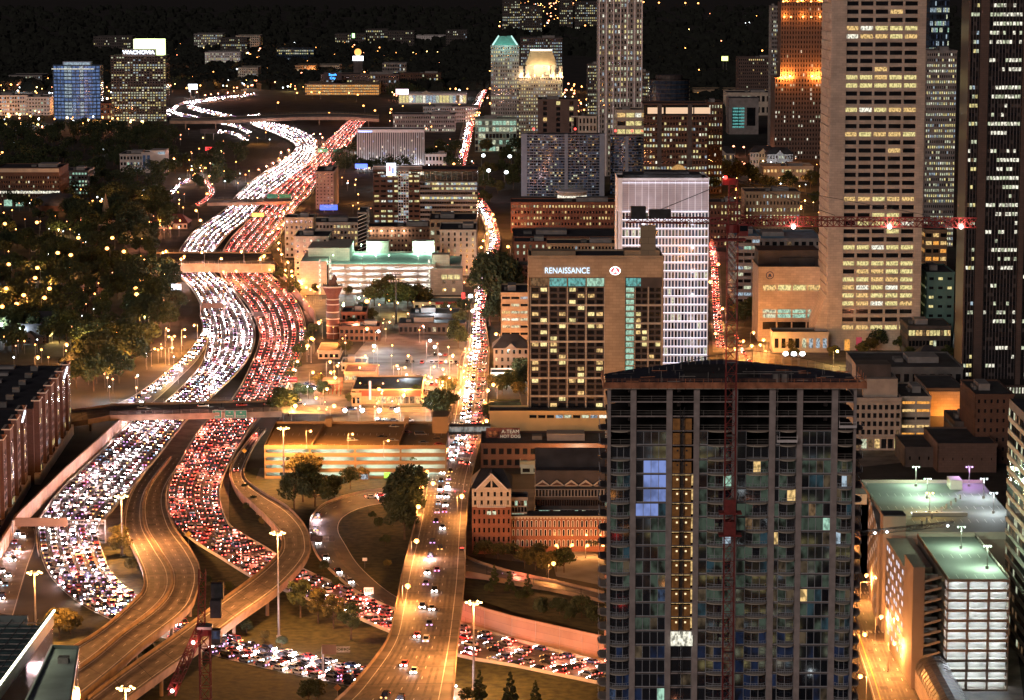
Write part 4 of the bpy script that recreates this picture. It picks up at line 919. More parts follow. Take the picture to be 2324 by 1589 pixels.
# ---------------------------------------------------------------- unfinished condominium tower
def condo():
    Y = 572.0
    B = Bld('condominium_tower', 'unfinished concrete and glass residential tower filling the right foreground', 'tower', 1379, 1946, 878, Y, 26, concrete, cap=0)
    col = mat('tower_concrete', (0.36, 0.315, 0.31), .85, .18, .5)
    inner = mat('tower_inner_shade', (0.02, 0.02, 0.022), .9, .3, .3)  # concrete inside coloured near black for the shade within the open floors
    zt = B.H; fh = B.Z(878) - B.Z(878 + 32.9); nf = int(zt / fh)
    X = B.X
    # rounded back outline
    xl, xr = -B.W / 2, B.W / 2
    outline = [(xl, .3), (xr, .3), (xr, 14), (xr * .75, 22), (xr * .25, 32), (0, 36), (xl * .35, 30), (xl * .8, 20), (xl, 14)]
    sl = MB(); co = MB()
    for j in range(nf + 1):
        z = zt - j * fh; 
        if z < 0: break
        sl.prism(outline, z - .28, z, inner); sl.box(xl, .12, z - .28, xr, .3, z, col)
    sl.build('floor_slabs', B.root)
    cols = [(1379, 1387), (1432, 1445), (1514, 1527), (1576, 1589), (1664, 1676), (1748, 1762), (1811, 1824), (1890, 1904), (1940, 1946)]
    for a, c in cols:
        m = MB(); m.box(X(a), -.25, 0, X(c), .9, zt, col); m.build('column', B.root)
    m = MB()
    for i in range(5): m.box(xl * .8 + i * B.W * .2 - .4, 12, 0, xl * .8 + i * B.W * .2 + .4, 12.8, zt, col)
    m.box(-9, 9, 0, 6, 22, zt + 1.4, inner); m.build('core', B.root)
    # glazing bays, floor by floor, from floor index k counted from the top
    bays = [(1387, 1432, 3, 'b'), (1445, 1514, 4, 'w'), (1527, 1576, 2, 'h'), (1589, 1608, 1, 'w'), (1608, 1664, 3, 'b'), (1676, 1696, 1, 'w'), (1696, 1748, 3, 'b'), (1762, 1772, 1, 'w'), (1772, 1811, 2, 'b'), (1824, 1890, 4, 'w'), (1904, 1940, 3, 'b')]
    fr = MB(); alum = mat('window_frame_metal', (0.40, 0.43, 0.48), .5, .1, 1)
    gl = mat('tower_glass', (0.010, 0.014, 0.026), .04, .3, .2, spec=.9); gl.node_tree.nodes['Principled BSDF'].inputs['IOR'].default_value = 2.3
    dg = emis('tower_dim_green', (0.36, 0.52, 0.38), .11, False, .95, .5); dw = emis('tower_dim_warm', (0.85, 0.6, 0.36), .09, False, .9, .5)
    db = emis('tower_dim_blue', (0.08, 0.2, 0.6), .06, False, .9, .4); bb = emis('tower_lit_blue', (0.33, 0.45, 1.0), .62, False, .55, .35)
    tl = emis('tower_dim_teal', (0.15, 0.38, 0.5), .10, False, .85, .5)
    n = 0; stuff = MB(); r = random.Random(12)
    bal = []; rail = MB()
    for k in range(nf):
        z1 = zt - k * fh - .28; z0 = zt - (k + 1) * fh
        for bi, (a, c, np_, ty) in enumerate(bays):
            xa, xb = X(a), X(c)
            if k < 3 or (k == 3 and ty != 'w') or (k == 4 and bi == 10):
                rail.bar((xa, .35, z0 + 1.0), (xb, .35, z0 + 1.0), .07, steel); rail.bar((xa, .35, z0 + .5), (xb, .35, z0 + .5), .05, steel)
                for q in range(3): rail.bar((xa + (xb - xa) * q / 2, .35, z0), (xa + (xb - xa) * q / 2, .35, z0 + 1.1), .06, steel)
                if ty == 'b' and k >= 2: bal.append((a, c, z0, True, bi))
                continue
            if ty == 'h' and k < 17: continue
            yy = .25 if ty == 'w' else .9
            for q in range(np_):
                u0 = xa + (xb - xa) * q / np_; u1 = xa + (xb - xa) * (q + 1) / np_
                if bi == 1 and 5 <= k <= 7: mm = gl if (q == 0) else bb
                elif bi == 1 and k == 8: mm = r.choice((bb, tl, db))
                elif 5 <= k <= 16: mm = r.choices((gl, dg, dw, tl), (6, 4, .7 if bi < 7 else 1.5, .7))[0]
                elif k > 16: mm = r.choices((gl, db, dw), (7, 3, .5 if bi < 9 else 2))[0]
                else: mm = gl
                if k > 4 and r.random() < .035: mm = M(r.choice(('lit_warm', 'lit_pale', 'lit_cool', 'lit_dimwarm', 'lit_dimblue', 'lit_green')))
                if k == 17 and ty == 'h': mm = M('lit_bright')
                quad = [(u0 + .05, yy, z0 + .05), (u1 - .05, yy, z0 + .05), (u1 - .05, yy, z1), (u0 + .05, yy, z1)]
                if n < 100 and mm is not gl:
                    w = MB(); w.face(quad, mm); w.build('window', B.root); n += 1
                else: stuff.face(quad, mm)
                fr.box(u0 - .05, yy - .10, z0, u0 + .05, yy + .02, z1 + .02, alum)
            fr.box(xb - .05, yy - .10, z0, xb + .05, yy + .02, z1 + .02, alum)
            fr.box(xa, yy - .13, z1 - .06, xb, yy + .02, z1 + .14, alum)
            fr.box(xa, yy - .12, z0 - .02, xb, yy + .02, z0 + .12, alum)
            if ty == 'b': bal.append((a, c, z0, k < 5, bi))
    stuff.build('window', B.root, kind='stuff'); fr.build('window_frame', B.root); rail.build('safety_railing', B.root)
    # balconies with curved fronts
    bs = MB(); cnt = 0
    for a, c, z, bare, bi in bal:
        xa, xb = X(a) + .1, X(c) - .1; w = xb - xa; d = 1.5; P = [(xa, .3)] + [(xa + w * t, -.35 - (d - .35) * math.sin(math.pi * t) ** .55) for t in [i / 8 for i in range(9)]] + [(xb, .3)]
        m = MB() if cnt < 100 else bs
        m.prism(P[::-1], z - .24, z - .02, pale_concrete)
        if not bare:
            for i in range(1, len(P) - 2):
                p, q = P[i], P[i + 1]
                m.bar((p[0], p[1] + .05, z + 1.05), (q[0], q[1] + .05, z + 1.05), .07, alum); m.bar((p[0], p[1] + .05, z), (p[0], p[1] + .05, z + 1.05), .05, alum)
                m.bar((p[0], p[1] + .05, z + .3), (q[0], q[1] + .05, z + .3), .04, alum)
        if cnt < 100: m.build('balcony', B.root)
        cnt += 1
    bs.build('balcony', B.root, kind='stuff')
    # side balconies in profile, left and right
    for sd, xx in ((-1, xl), (1, xr)):
        m = MB()
        for k in range(2, nf):
            z = zt - (k + 1) * fh
            P = [(xx - sd * .1, 1), (xx + sd * 1.1, 1.3), (xx + sd * 1.7, 3), (xx + sd * 1.7, 6), (xx + sd * 1.1, 7.7), (xx - sd * .1, 8)]
            if sd < 0: P = P[::-1]
            m.prism(P, z - .25, z, darkc if k < 12 else concrete)
            for y in (1.4, 4.5, 7.6): m.bar((xx + sd * 1.45, y, z), (xx + sd * 1.45, y, z + 1.05), .06, alum)
            m.bar((xx + sd * 1.45, 1.4, z + 1.05), (xx + sd * 1.45, 7.6, z + 1.05), .06, alum)
        m.build('side_balconies', B.root)
    m = MB()
    for sd, xx in ((-1, xl), (1, xr)):
        for k in range(3, nf): m.box(xx - .02, 1.0, zt - (k + 1) * fh, xx + .02, 13.6, zt - k * fh - .28, gl)
    m.build('side_glazing', B.root)
    # roof deck, orange formwork edge, clutter
    m = MB(); m.prism([(x * 1.01, y) for x, y in outline], zt + .02, zt + .55, mat('deck_sheet', (0.028, 0.034, 0.05), .5, .5, .6)); m.build('roof_deck', B.root)
    fm = mat('formwork_timber', (0.42, 0.17, 0.09), .8, .35, .6)
    xa, xb = X(1370), X(1966); m = MB(); m.box(xa, -1.5, zt - .25, xb, -.3, zt - .1, pale_concrete); m.box(xa, -1.6, zt - .1, xb, -1.45, zt + 1.15, fm)
    for i in range(30): u = xa + (xb - xa) * i / 29; m.bar((u, -1.68, zt - .2), (u, -1.68, zt + 1.9), .09, fm)
    m.bar((xa, -1.68, zt + 1.85), (xb, -1.68, zt + 1.85), .06, fm); m.bar((xa, -1.68, zt + 1.5), (xb, -1.68, zt + 1.5), .06, fm)
    for xx in (xa, xb):
        m.box(xx - .1, -1.5, zt - .1, xx + .1, 14, zt + 1.1, fm)
        for y in (0, 4, 8, 12): m.bar((xx, y, zt), (xx, y, zt + 2.3), .1, fm)
    m.build('formwork', B.root)
    m = MB()
    for i in range(70):
        x, y = r.uniform(xl + 1, xr - 1), r.uniform(1, 18); h = r.uniform(.3, 1.6)
        if r.random() < .6: m.bar((x, y, zt + .5), (x, y, zt + .5 + h), .08, steel)
        else:
            l = r.uniform(1, 4); a = r.choice((0, 0, .3)); m.bar((x, y, zt + .8), (x + l, y + l * a, zt + .8), .14, r.choice((steel, blacksteel, fm)))
    m.box(2.5, 2, zt + .5, 9, 5, zt + 1.2, blacksteel)
    for x in (9.2, 11): m.cyl((x, 3, zt + .55), .8, 1.7, steel, 10)
    for i in range(8): m.bar((1 + i * 1.5, 6, zt + 1.8 + (i % 2) * .4), (4 + i * 1.5, 6, zt + 1.8 + (i % 2) * .4), .12, steel)
    m.build('roof_clutter', B.root)
    m = MB(); xx = -B.W * .04   # rear crown scaffold
    for i in range(26):
        t = -1 + 2 * i / 25; x = xl * .55 + (xr * 1.0 - xl * .55) * i / 25; z2 = zt + 1.0 + 2.2 * math.cos(t * 1.5); y = 30 - 12 * abs(t)
        m.bar((x, y, zt + .4), (x, y, z2), .1, steel)
        if i: m.bar(pv, (x, y, z2), .12, blacksteel)
        pv = (x, y, z2)
    m.build('roof_scaffold', B.root)
    # timber hoist-side panels
    ti = mat('plywood_panels', (0.42, 0.20, 0.06), .8, .25, .8); wl = emis('work_light', (1.0, .8, .45), 1.4)
    xa, xb = X(1528), X(1571); xm = (xa + xb) / 2
    for k in range(2, 17):
        z0 = zt - (k + 1) * fh + .15; z1 = z0 + fh * .78; m = MB()
        m.box(xa, -.55, z0, xm - .35, -.40, z1, ti); m.box(xm + .35, -.55, z0, xb, -.40, z1, ti); m.box(xm - .35, -.3, z0, xm + .35, -.25, z1, darkc)
        if k > 3:
            for q in (xa + 1.0, xb - 1.0): m.box(q - .18, -.60, z1 - .8, q + .18, -.56, z1 - .45, blacksteel if k < 6 else wl)
        m.build('plywood_panel', B.root)
        if k > 5:
            m = MB(); m.box(xa, .3, z1 + .1, xb + 1.2, .35, z1 + .5, M('lit_warm')); m.box(xb + .1, .3, z0 + .3, xb + .5, .35, z1, M('lit_warm')); m.build('work_light', B.root)
    m = MB()   # hoist mast ladder
    for z in range(0, int(zt) - 4, 2):
        for q in (-.45, .45): m.bar((xm + q, -.9, z), (xm + q, -.9, z + 2), .09, blacksteel)
        m.bar((xm - .45, -.9, z), (xm + .45, -.9, z), .07, blacksteel); m.bar((xm - .45, -.9, z), (xm + .45, -.9, z + 2), .06, blacksteel)
    m.build('hoist_mast', B.root)
    m = MB(); xg, xh = X(1527), X(1577); zl = zt - 17.6 * fh; m.box(xg, -1.2, zl - 1.2, xh, -1.0, zl + 1.0, M('lit_bright')); m.build('lit_work_platform', B.root)
    for x0_, x1_, k in ((1764, 1810, 3), (1905, 1944, 2)):   # hanging work cradles
        z = zt - (k + 1) * fh + .8; m = MB(); a, c = X(x0_), X(x1_)
        m.box(a, -2.1, z, c, -1.3, z + .12, steel)
        for zz in (.5, 1.1): m.bar((a, -2.1, z + zz), (c, -2.1, z + zz), .08, white)
        m.box(a, -2.12, z, c, -2.08, z + .5, white)
        for q in (a, c): m.bar((q, -1.7, z), (q, -1.7, zt), .05, steel); m.bar((q, -2.1, z), (q, -2.1, z + 1.5), .09, white)
        m.build('work_cradle', B.root)
    B.wm.box(-3, 10, 0, 3, 12, 1, inner); B.wm.build('base', B.root)
    return B
CT = condo()
# ---------------------------------------------------------------- tower cranes
def lattice(b, p, q, w, m, n, up=None, t=.16, tri=False):
    p, q = Vector(p), Vector(q); d = (q - p).normalized(); a = up or (Vector((1, 0, 0)) if abs(d.x) < .9 else Vector((0, 1, 0)))
    e = d.cross(a).normalized(); f = e.cross(d).normalized(); h = w / 2
    cs_ = [(-h, -h), (h, -h), (h, h), (-h, h)] if not tri else [(-h, -h), (h, -h), (0, h * 1.2)]
    C = [[p + (q - p) * (i / n) + e * x + f * y for x, y in cs_] for i in range(n + 1)]; k = len(cs_)
    for j in range(k): b.bar(C[0][j], C[n][j], t, m)
    for i in range(n):
        for j in range(k):
            j2 = (j + 1) % k; b.bar(C[i][j], C[i][j2], t * .6, m)
            b.bar(C[i][j], C[i + 1][j2], t * .6, m) if i % 2 else b.bar(C[i][j2], C[i + 1][j], t * .6, m)
def crane1():
    Y = 566.0; base = at(1651, 1589, Y); x = base.x; zj = at(1651, 505, Y).z; za = at(1645, 408, Y).z
    root = link('tower_crane', None, None, 'tall red lattice tower crane standing against the unfinished tower, long jib to the right', 'crane', 'tower cranes', loc=(x, Y, 0))
    m = MB(); lattice(m, (0, 0, 0), (0, 0, zj - 2), 2.1, redsteel, int(zj / 2.6), t=.17); m.build('mast', root)
    m = MB()
    for k in range(12, int(zj), 15): m.box(-.9, -.9, k, .9, .9, k + .12, steel)
    m.build('ladder_platforms', root)
    m = MB(); m.cyl((0, 0, zj - 2), 1.5, 1.6, redsteel, 12); m.box(-4, -1.6, zj - 3.6, 2.6, 1.6, zj - 3.3, redsteel); m.build('slewing_ring', root)
    m = MB(); lattice(m, (0, 0, zj - .4), (0, 0, za), 1.7, redsteel, 6, t=.2); m.box(-2.2, -.8, za - 1, .6, .8, za + .3, redsteel); m.build('tower_head', root)
    zr = at(2215, 507, Y).z; xr = at(2215, 507, Y).x - x
    m = MB(); lattice(m, (1, 0, zj + .4), (xr, 0, zr + .2), 1.9, redsteel, 40, up=Vector((0, 1, 0)), t=.2, tri=True); m.build('jib', root)
    xl_ = at(1420, 487, Y).x - x; zl = at(1420, 487, Y).z
    m = MB(); lattice(m, (-1, 0, zj + .3), (xl_, 0, zl - 1), 1.1, redsteel, 12, up=Vector((0, 1, 0)), t=.22); m.build('counter_jib', root)
    m = MB(); m.box(xl_ + 1, -1.2, zl - .8, xl_ + 4, 1.2, zl + 1.6, blacksteel); m.box(xl_ + 4.6, -1, zl - .6, xl_ + 9, 1, zl + 1.0, blacksteel); m.build('counterweight', root)
    m = MB(); m.box(xl_ + 3, -.8, zl - 8, xl_ + 6, .8, zl - 2.2, tan); m.build('ballast_block', root)
    m = MB(); m.bar((0, 0, za), (xl_ + 6, 0, zl + .6), .14, blacksteel); m.bar((0, 0, za), (xr * .42, 0, zr + 1.6), .1, blacksteel); m.bar((0, 0, za), (xr * .8, 0, zr + 1.6), .1, blacksteel); m.build('tie_cable', root)
    m = MB(); m.box(1.2, -1.5, zj - 2.6, 3.0, 0, zj - .2, redsteel); m.box(1.3, -1.53, zj - 1.6, 2.9, -1.5, zj - .5, glassd); m.build('cab', root)
    for px in (1800, 2018, 2180):
        xx = at(px, 500, Y).x - x; m = MB(); m.ball((xx, -.9, zj - .8), .45, emis('crane_lamp', (1.0, .6, .55), 12), 8, 5); m.box(xx - .5, -.9, zj - .3, xx + .5, -.4, zj - .1, redsteel); m.build('crane_lamp', root)
        l = bpy.data.lights.new('crane_light', 'POINT'); l.energy = 900; l.color = (1, .6, .5); l.shadow_soft_size = .4
        o = bpy.data.objects.new('crane_light', l); COL.objects.link(o); o.parent = root; o.location = (xx, -1.8, zj - .6)
    m = MB(); m.ball((-1.6, -.9, za + .5), .4, M('lamp_red'), 8, 5); m.build('beacon', root)
    for k in (at(0, 1165, Y).z, at(0, 1215, Y).z): 
        m = MB(); m.box(-2.2, -1.6, k, 2.4, 1.6, k + .3, redsteel); m.box(-1.2, -1.2, k + .3, 1.2, 1.2, k + 3, redsteel); m.build('tie_collar', root)
    l = bpy.data.lights.new('beacon_light', 'POINT'); l.energy = 160; l.color = (1, .1, .08); o = bpy.data.objects.new('beacon_light', l); COL.objects.link(o); o.parent = root; o.location = (-1.6, -2, za + 1)
crane1()
def crane2():
    Y = 500.0; c = at(467, 1589, Y); zt = at(467, 1440, Y).z
    root = link('tower_crane', None, None, 'small red crane with glowing slewing deck at the bottom left, seen from behind', 'crane', 'tower cranes', loc=(c.x, Y, 0))
    m = MB(); lattice(m, (0, 0, 0), (0, 0, zt), 1.9, redsteel, int(zt / 2.4), t=.2); m.build('mast', root)
    m = MB(); m.cyl((0, 0, zt), 1.4, 1.2, redsteel, 12); m.box(-1.2, -1.5, zt + 1.2, 1.4, 1.5, zt + 1.7, steel); m.build('slewing_ring', root)
    m = MB(); lattice(m, (-.6, 0, zt + 1.5), (-.9, 6, zt + 10.5), 1.2, redsteel, 6, t=.16); m.build('tower_head', root)
    m = MB(); lattice(m, (-.6, 1, zt + 1.5), (-4.0, -18, zt - 6), 1.3, redsteel, 10, t=.18); m.build('jib', root)
    m = MB(); m.box(1.0, 0, zt + 3, 3.0, 2, zt + 6.2, blacksteel); m.box(.8, 4, zt + 5.5, 3, 6, zt + 8.3, blacksteel); m.build('counterweight', root)
    m = MB(); m.box(1.3, -1, zt - 1.5, 2.9, .8, zt + 1, blacksteel); m.box(1.35, -1.03, zt - .6, 2.85, -1, zt + .8, M('lit_dimblue')); m.build('cab', root)
    for p in ((-1.6, -4.4, zt - .4), (-3.9, -17.5, zt - 5.8)):
        m = MB(); m.ball(p, .35, MATS['crane_lamp'], 8, 5); m.build('crane_lamp', root)
        l = bpy.data.lights.new('crane_light', 'POINT'); l.energy = 300; l.color = (1, .4, .35); o = bpy.data.objects.new('crane_light', l); COL.objects.link(o); o.parent = root; o.location = (p[0] + .9, p[1] - 1, p[2] + .9)
crane2()
def crane3():
    Y = 640.0; a = at(1925, 1212, Y); c = at(2165, 1187, Y)
    root = link('tower_crane', None, None, 'slender steel crane jib with white lamps reaching right from behind the unfinished tower', 'crane', 'tower cranes', loc=(a.x, Y, 0))
    m = MB(); lattice(m, (0, 0, 0), (0, 0, a.z + 2), 1.8, steel, int(a.z / 2.4), t=.18); m.build('mast', root)
    m = MB(); lattice(m, (0, 0, a.z), (c.x - a.x, 0, c.z), 1.1, steel, 18, up=Vector((0, 1, 0)), t=.13, tri=True); m.build('jib', root)
    for px in (1985, 2012, 2150):
        q = at(px, 1207 - (px - 1950) * .1, Y); m = MB(); m.ball((q.x - a.x, -.8, q.z - .5), .28, M('lamp_white'), 8, 5); m.build('crane_lamp', root)
crane3()
# ---------------------------------------------------------------- hotel with the lettering
def hotel():
    Y = 1212.0; hw = facing('hotel_stone', (0.46, 0.36, 0.25), .8, sx=3, sz=1.3); B = Bld('hotel_tower', 'tan slab hotel with a white lettered sign and round emblem on its top band', 'hotel', 1201, 1503, 586, Y, 26, hw, cap=100)
    X, Z = B.X, B.Z; B.body(m=darkc); zs = Z(629); xa, xb = X(1372), X(1418)
    w = B.wm; w.box(-B.W / 2, -1.0, zs, B.W / 2, 0, B.H, hw); w.box(xa, -1.25, 0, xb, -.02, B.H - .1, hw)
    w.box(-B.W / 2 - .5, -1.0, 0, -B.W / 2, B.D, B.H, tan); w.box(B.W / 2, -1.0, 0, B.W / 2 + .5, B.D, B.H, tan)
    w.box(-B.W / 2 + 1, 6, B.H, -B.W / 2 + 20, 16, B.H + 2.4, tan); w.box(B.W / 2 - 16, 3, B.H, B.W / 2 - 1, 16, B.H + 3.0, tan)
    ztop = Z(651); zb = Z(940); nfl = 15; fh = (ztop - zb) / 25.0
    # restaurant storey
    B.face('front', X(1203), xa, Z(652), zs, nx=4, ny=1, wx=.96, wz=.95, lit=0, proud=.6, m=tan)
    B.win = B.win[:-4]
    for i, mm in enumerate(('lit_dimwarm', 'lit_teal', 'lit_teal', 'lit_green')):
        cw = (xa - X(1203)) / 4; B.win.append((cw * .92, (zs - Z(652)) * .8, (X(1203) + cw * (i + .5), -.05, (zs + Z(652)) / 2), 0, M(mm), 1, True))
    B.win.append(((X(1455) - xb) * .9, (zs - Z(652)) * .8, ((X(1455) + xb) / 2, -.05, (zs + Z(652)) / 2), 0, M('lit_teal'), 1, True))
    emis('room_light', (1, .82, .36), 1.3, False, .5, 1.6)
    def rooms(u0, u1, bays, stair=None):
        cw = (u1 - u0) / bays
        for i in range(bays + 1): w.box(max(u0, u0 + i * cw - .25), -1.0, zb, min(u1, u0 + i * cw + .25) if i else u0 + .25, 0, ztop, creamst)
        nr = 21; f = (ztop - zb) / nr
        for j in range(nr):
            z = zb + j * f
            w.box(u0, -.8, z + (f - .16 if False else 0), u1, 0, z + .16, mat('hotel_slab', (0.15, 0.12, 0.11), .8, .1) if j % 3 else creamst)
            if j % 3 == 0: w.box(u0, -.95, z - .35, u1, 0, z + .45, creamst)
            for i in range(bays):
                for h in range(2):
                    cu = u0 + cw * (i + .27 + .46 * h); lit = R.random() < .2
                    B.win.append((cw * .34, f * .6, (cu, -.03, z + f * .52), 0, R.choice((M('lit_warm'), M('lit_yellow'), MATS['room_light'])) if lit else glassd, 1 if lit else 0, True))
    rooms(X(1203), xa, 4); rooms(X(1440), X(1501), 2 if False else 2)
    f = (ztop - zb) / 21
    for j in range(21): B.win.append((X(1438) - X(1420), f * .72, ((X(1438) + X(1420)) / 2, -.03, zb + f * (j + .5)), 0, M('lit_green'), 2, True)); w.box(X(1419), -.6, zb + f * j, X(1440), 0, zb + f * j + .3, creamst)
    B.face('left', 2, 24, zb, ztop, nx=1, ny=20, wx=.3, wz=.4, lit=.1)
    B.done()
    sg = emis('sign_white', (0.62, 0.80, 1.0), 1.7)
    text('sign_lettering', 'RENAISSANCE', B.root, ((X(1228) + X(1345)) / 2, -1.3, Z(614)), 3.6, sg, .15, sx=(X(1345) - X(1228)) / 26.2)
    m = MB(); cx, cz = X(1395), Z(614)
    def disc(r, y, mm, n=20, sy=.78):
        m.face([(cx + r * math.cos(t), y, cz + r * sy * math.sin(t)) for t in [2 * math.pi * i / n for i in range(n)]][::-1], mm)
    e = emis('emblem_red', (1.0, .06, .08), 2.0); disc(2.3, -1.34, emis('emblem_white', (1, .95, .9), 4.0)); disc(1.9, -1.38, e)
    m.face([(cx - 1.2, -1.42, cz - .8), (cx + 1.2, -1.42, cz - .8), (cx, -1.42, cz + 1.3)], MATS['emblem_white']); m.face([(cx - .35, -1.45, cz - .8), (cx + .35, -1.45, cz - .8), (cx, -1.45, cz + .5)], e)
    m.build('round_emblem', B.root)
    P = Bld('hotel_podium', 'low cream podium below the tan hotel with a strip of pale green windows', 'podium', 1111, 1378, 938, Y - 14, 14, mat('cream_wall', (0.62, 0.46, 0.22), .8, .08, .1), cap=20)
    P.body(m=P.wall); P.face('front', P.X(1200), None, P.Z(950), P.Z(941), nx=9, ny=1, wx=.85, wz=.8, lit=.15, proud=.1)
    P.face('front', P.X(1150), None, P.Z(1003), P.Z(987), nx=7, ny=1, wx=.94, wz=.95, lit=.95, pal='green', proud=.5); P.done()
hotel()
# ---------------------------------------------------------------- white ribbed tower
def ribbed():
    Y = 1400.0; B = Bld('office_tower', 'slim white ribbed tower with glowing floor lines and a blank louvred crown', 'tower', 1403, 1608, 409, Y, 30, white, cap=60, core=glassb)
    B.body(m=darkc); X, Z = B.X, B.Z; fb = mat('louvre', (0.42, 0.36, 0.37), .7, .1); led = emis('floor_led', (0.90, 0.86, 1.0), 2.2, True)
    fh = (Z(480) - Z(805)) / 17.0; z = Z(480); zf = []
    while z > 1: zf.append(z); z -= fh
    xs = X(1410); n = 26; cw = (B.W / 2 - xs) / n; w = B.wm
    w.box(xs, -.25, Z(478), B.W / 2, 0, B.H, fb)
    for i in range(14): q = xs + (B.W / 2 - xs) * i / 13; w.box(q - .16, -.7, Z(478), q + .16, -.2, B.H + .6, white)
    for k in range(14): zz = Z(478) + (Z(412) - Z(478)) * k / 14; w.box(xs, -.3, zz, B.W / 2, -.24, zz + .12, greyc)
    for i in range(n + 1): w.box(xs + i * cw - .27, -.8, 0, xs + i * cw + .27, 0, Z(480), white)
    for zz in zf: w.box(xs, -.62, zz - .7, B.W / 2, 0, zz + .1, white)
    m = MB()
    for zz in zf + [Z(416)]: m.box(xs, -.95, zz + .15, B.W / 2, -.72, zz + .33, led)
    m.build('floor_light', B.root)
    for k in range(9):
        for sx in (-.2, .34): l = bpy.data.lights.new('facade_light', 'POINT'); l.energy = 1500; l.color = (.95, .90, 1); l.shadow_soft_size = 1; link('facade_light', l, B.root, loc=(B.W * sx, -11, 6 + k * 12))  # point lights added in front of the facade to brighten the white fins
    for j, zz in enumerate(zf):
        for i in range(n):
            rl = .1 + (.7 if j in (7,) else 0) + (.35 if j in (12, 10, 2) else 0); lit = R.random() < rl
            B.win.append((cw - .44, fh - .9, (xs + (i + .5) * cw, -.05, zz - fh / 2 - .25), 0, M(R.choice(('lit_dimwarm', 'lit_pale', 'lit_dimgreen'))) if lit else R.choice((glassb, glassb, glassd, M('lit_dimblue'))), int(lit), True))
    w.box(-B.W / 2, -.4, 0, xs, 0, B.H, white); w.box(-B.W / 2 - .3, 0, 0, -B.W / 2, B.D, B.H, white)
    B.wm.box(-B.W / 2 + 3, 5, B.H + .4, B.W / 2 - 3, B.D - 4, B.H + 2.2, blacksteel); B.wm.box(-B.W * .2, 9, B.H + 2.2, B.W * .3, B.D - 8, B.H + 3.4, blacksteel)
    B.face('left', nx=12, ny=len(zf), z1=Z(480), wx=.5, wz=.8, lit=.05, pal='cool', proud=.5)
    B.done()
ribbed()
# ---------------------------------------------------------------- beige tower
def beige_tower():
    Y = 1510.0; B = Bld('office_tower', 'tall plain beige stone tower with five columns of wide lit windows', 'tower', 1888, 2103, -40, Y, 44, beige, cap=100, core=glassd)
    X, Z = B.X, B.Z; x0, x1 = X(1905), X(2070); zt = Z(-20); zb = Z(752); B.body(m=beige)
    w = B.wm; w.box(-B.W / 2, -1.5, 0, x0 + 1, 0, B.H, beige); w.box(x1, -1.5, 0, B.W / 2, 0, B.H, beige); w.box(x0, -.8, 0, x1, 0, zb, beige)
    n = 42; f = (zt - zb) / n; lr = {1: .95, 5: .95, 7: .95}
    strong = set([0, 3, 4, 5, 6, 7, 8, 10, 13, 16, 24, 27, 30, 31, 36, 37])
    def fl(j, ny): return 1.0 if (j in strong) else .10
    B.face('front', x0, x1, zb, zt, nx=5, ny=n, wx=.86, wz=.55, lit=.3, pal='yellow', proud=.9, flit=fl)
    w.box(x0 + .01, -.3, zb, x0 + .5, 0, zt, beige)
    for k in range(int(B.H / 5)): w.box(-B.W / 2 - .5, 2, k * 5 + 1.5, -B.W / 2, B.D - 2, k * 5 + 4.6, creamst)
    m = MB(); m.box(-B.W / 2 - 6, 0, 0, -B.W / 2, B.D, 13, beige)
    m.face([(-B.W / 2 - 6, -.02, 13), (-B.W / 2, -.02, 13), (-B.W / 2, -.02, 30)], beige); m.face([(-B.W / 2 - 6, 0, 13), (-B.W / 2, 0, 30), (-B.W / 2, B.D, 30), (-B.W / 2 - 6, B.D, 13)], beige); m.build('flared_base', B.root)
    m = MB(); m.box(X(1916), -.95, 0, X(1928), -.8, Z(770), M('lit_orange')); m.build('lobby_light', B.root)
    m = MB(); m.box(X(1942), -.95, 0, X(1955), -.8, Z(765), emis('banner_red', (.7, .08, .12), .5)); m.build('banner', B.root)
    B.done()
beige_tower()
def dark_tower():
    Y = 1365.0; B = Bld('office_tower', 'huge dark brown granite tower at the right edge with vertical strips of lit windows', 'tower', 2182, 2420, -60, Y, 24, brownst, cap=100, core=darkc)
    X, Z = B.X, B.Z; w = B.wm; B.body(x0=X(2183), m=mat('tower_black', (.012, .011, .012), .3, .2))
    secs = [(2186, 2206, 3), (2229, 2302, 10), (2317, 2400, 11)]; zb = Z(860); zt = Z(-40)
    n = 44
    for a, c, k in secs:
        z1 = zt if a > 2200 else Z(60)
        B.face('front', X(a), X(c), zb, zt, nx=k, ny=n, wx=.80, wz=.42, lit=.34, pal='bright' if a > 2200 else 'office', proud=.25, bands=False, m=mat('mullion', (0.13, 0.11, 0.12), .5, .1))
    for a, c in ((2182, 2186), (2208, 2227), (2304, 2315)): w.box(X(a), -1.6, 0, X(c), 0, B.H if a > 2170 else Z(58), brownst)
    w.box(X(2205), -5, 0, X(2420), -1.7, Z(872), brownst)
    B.face('front', X(2230), X(2330), 0, Z(875), nx=14, ny=1, wx=.5, wz=.9, lit=.5, pal='bright', off=-5.02)
    B.done()
dark_tower()
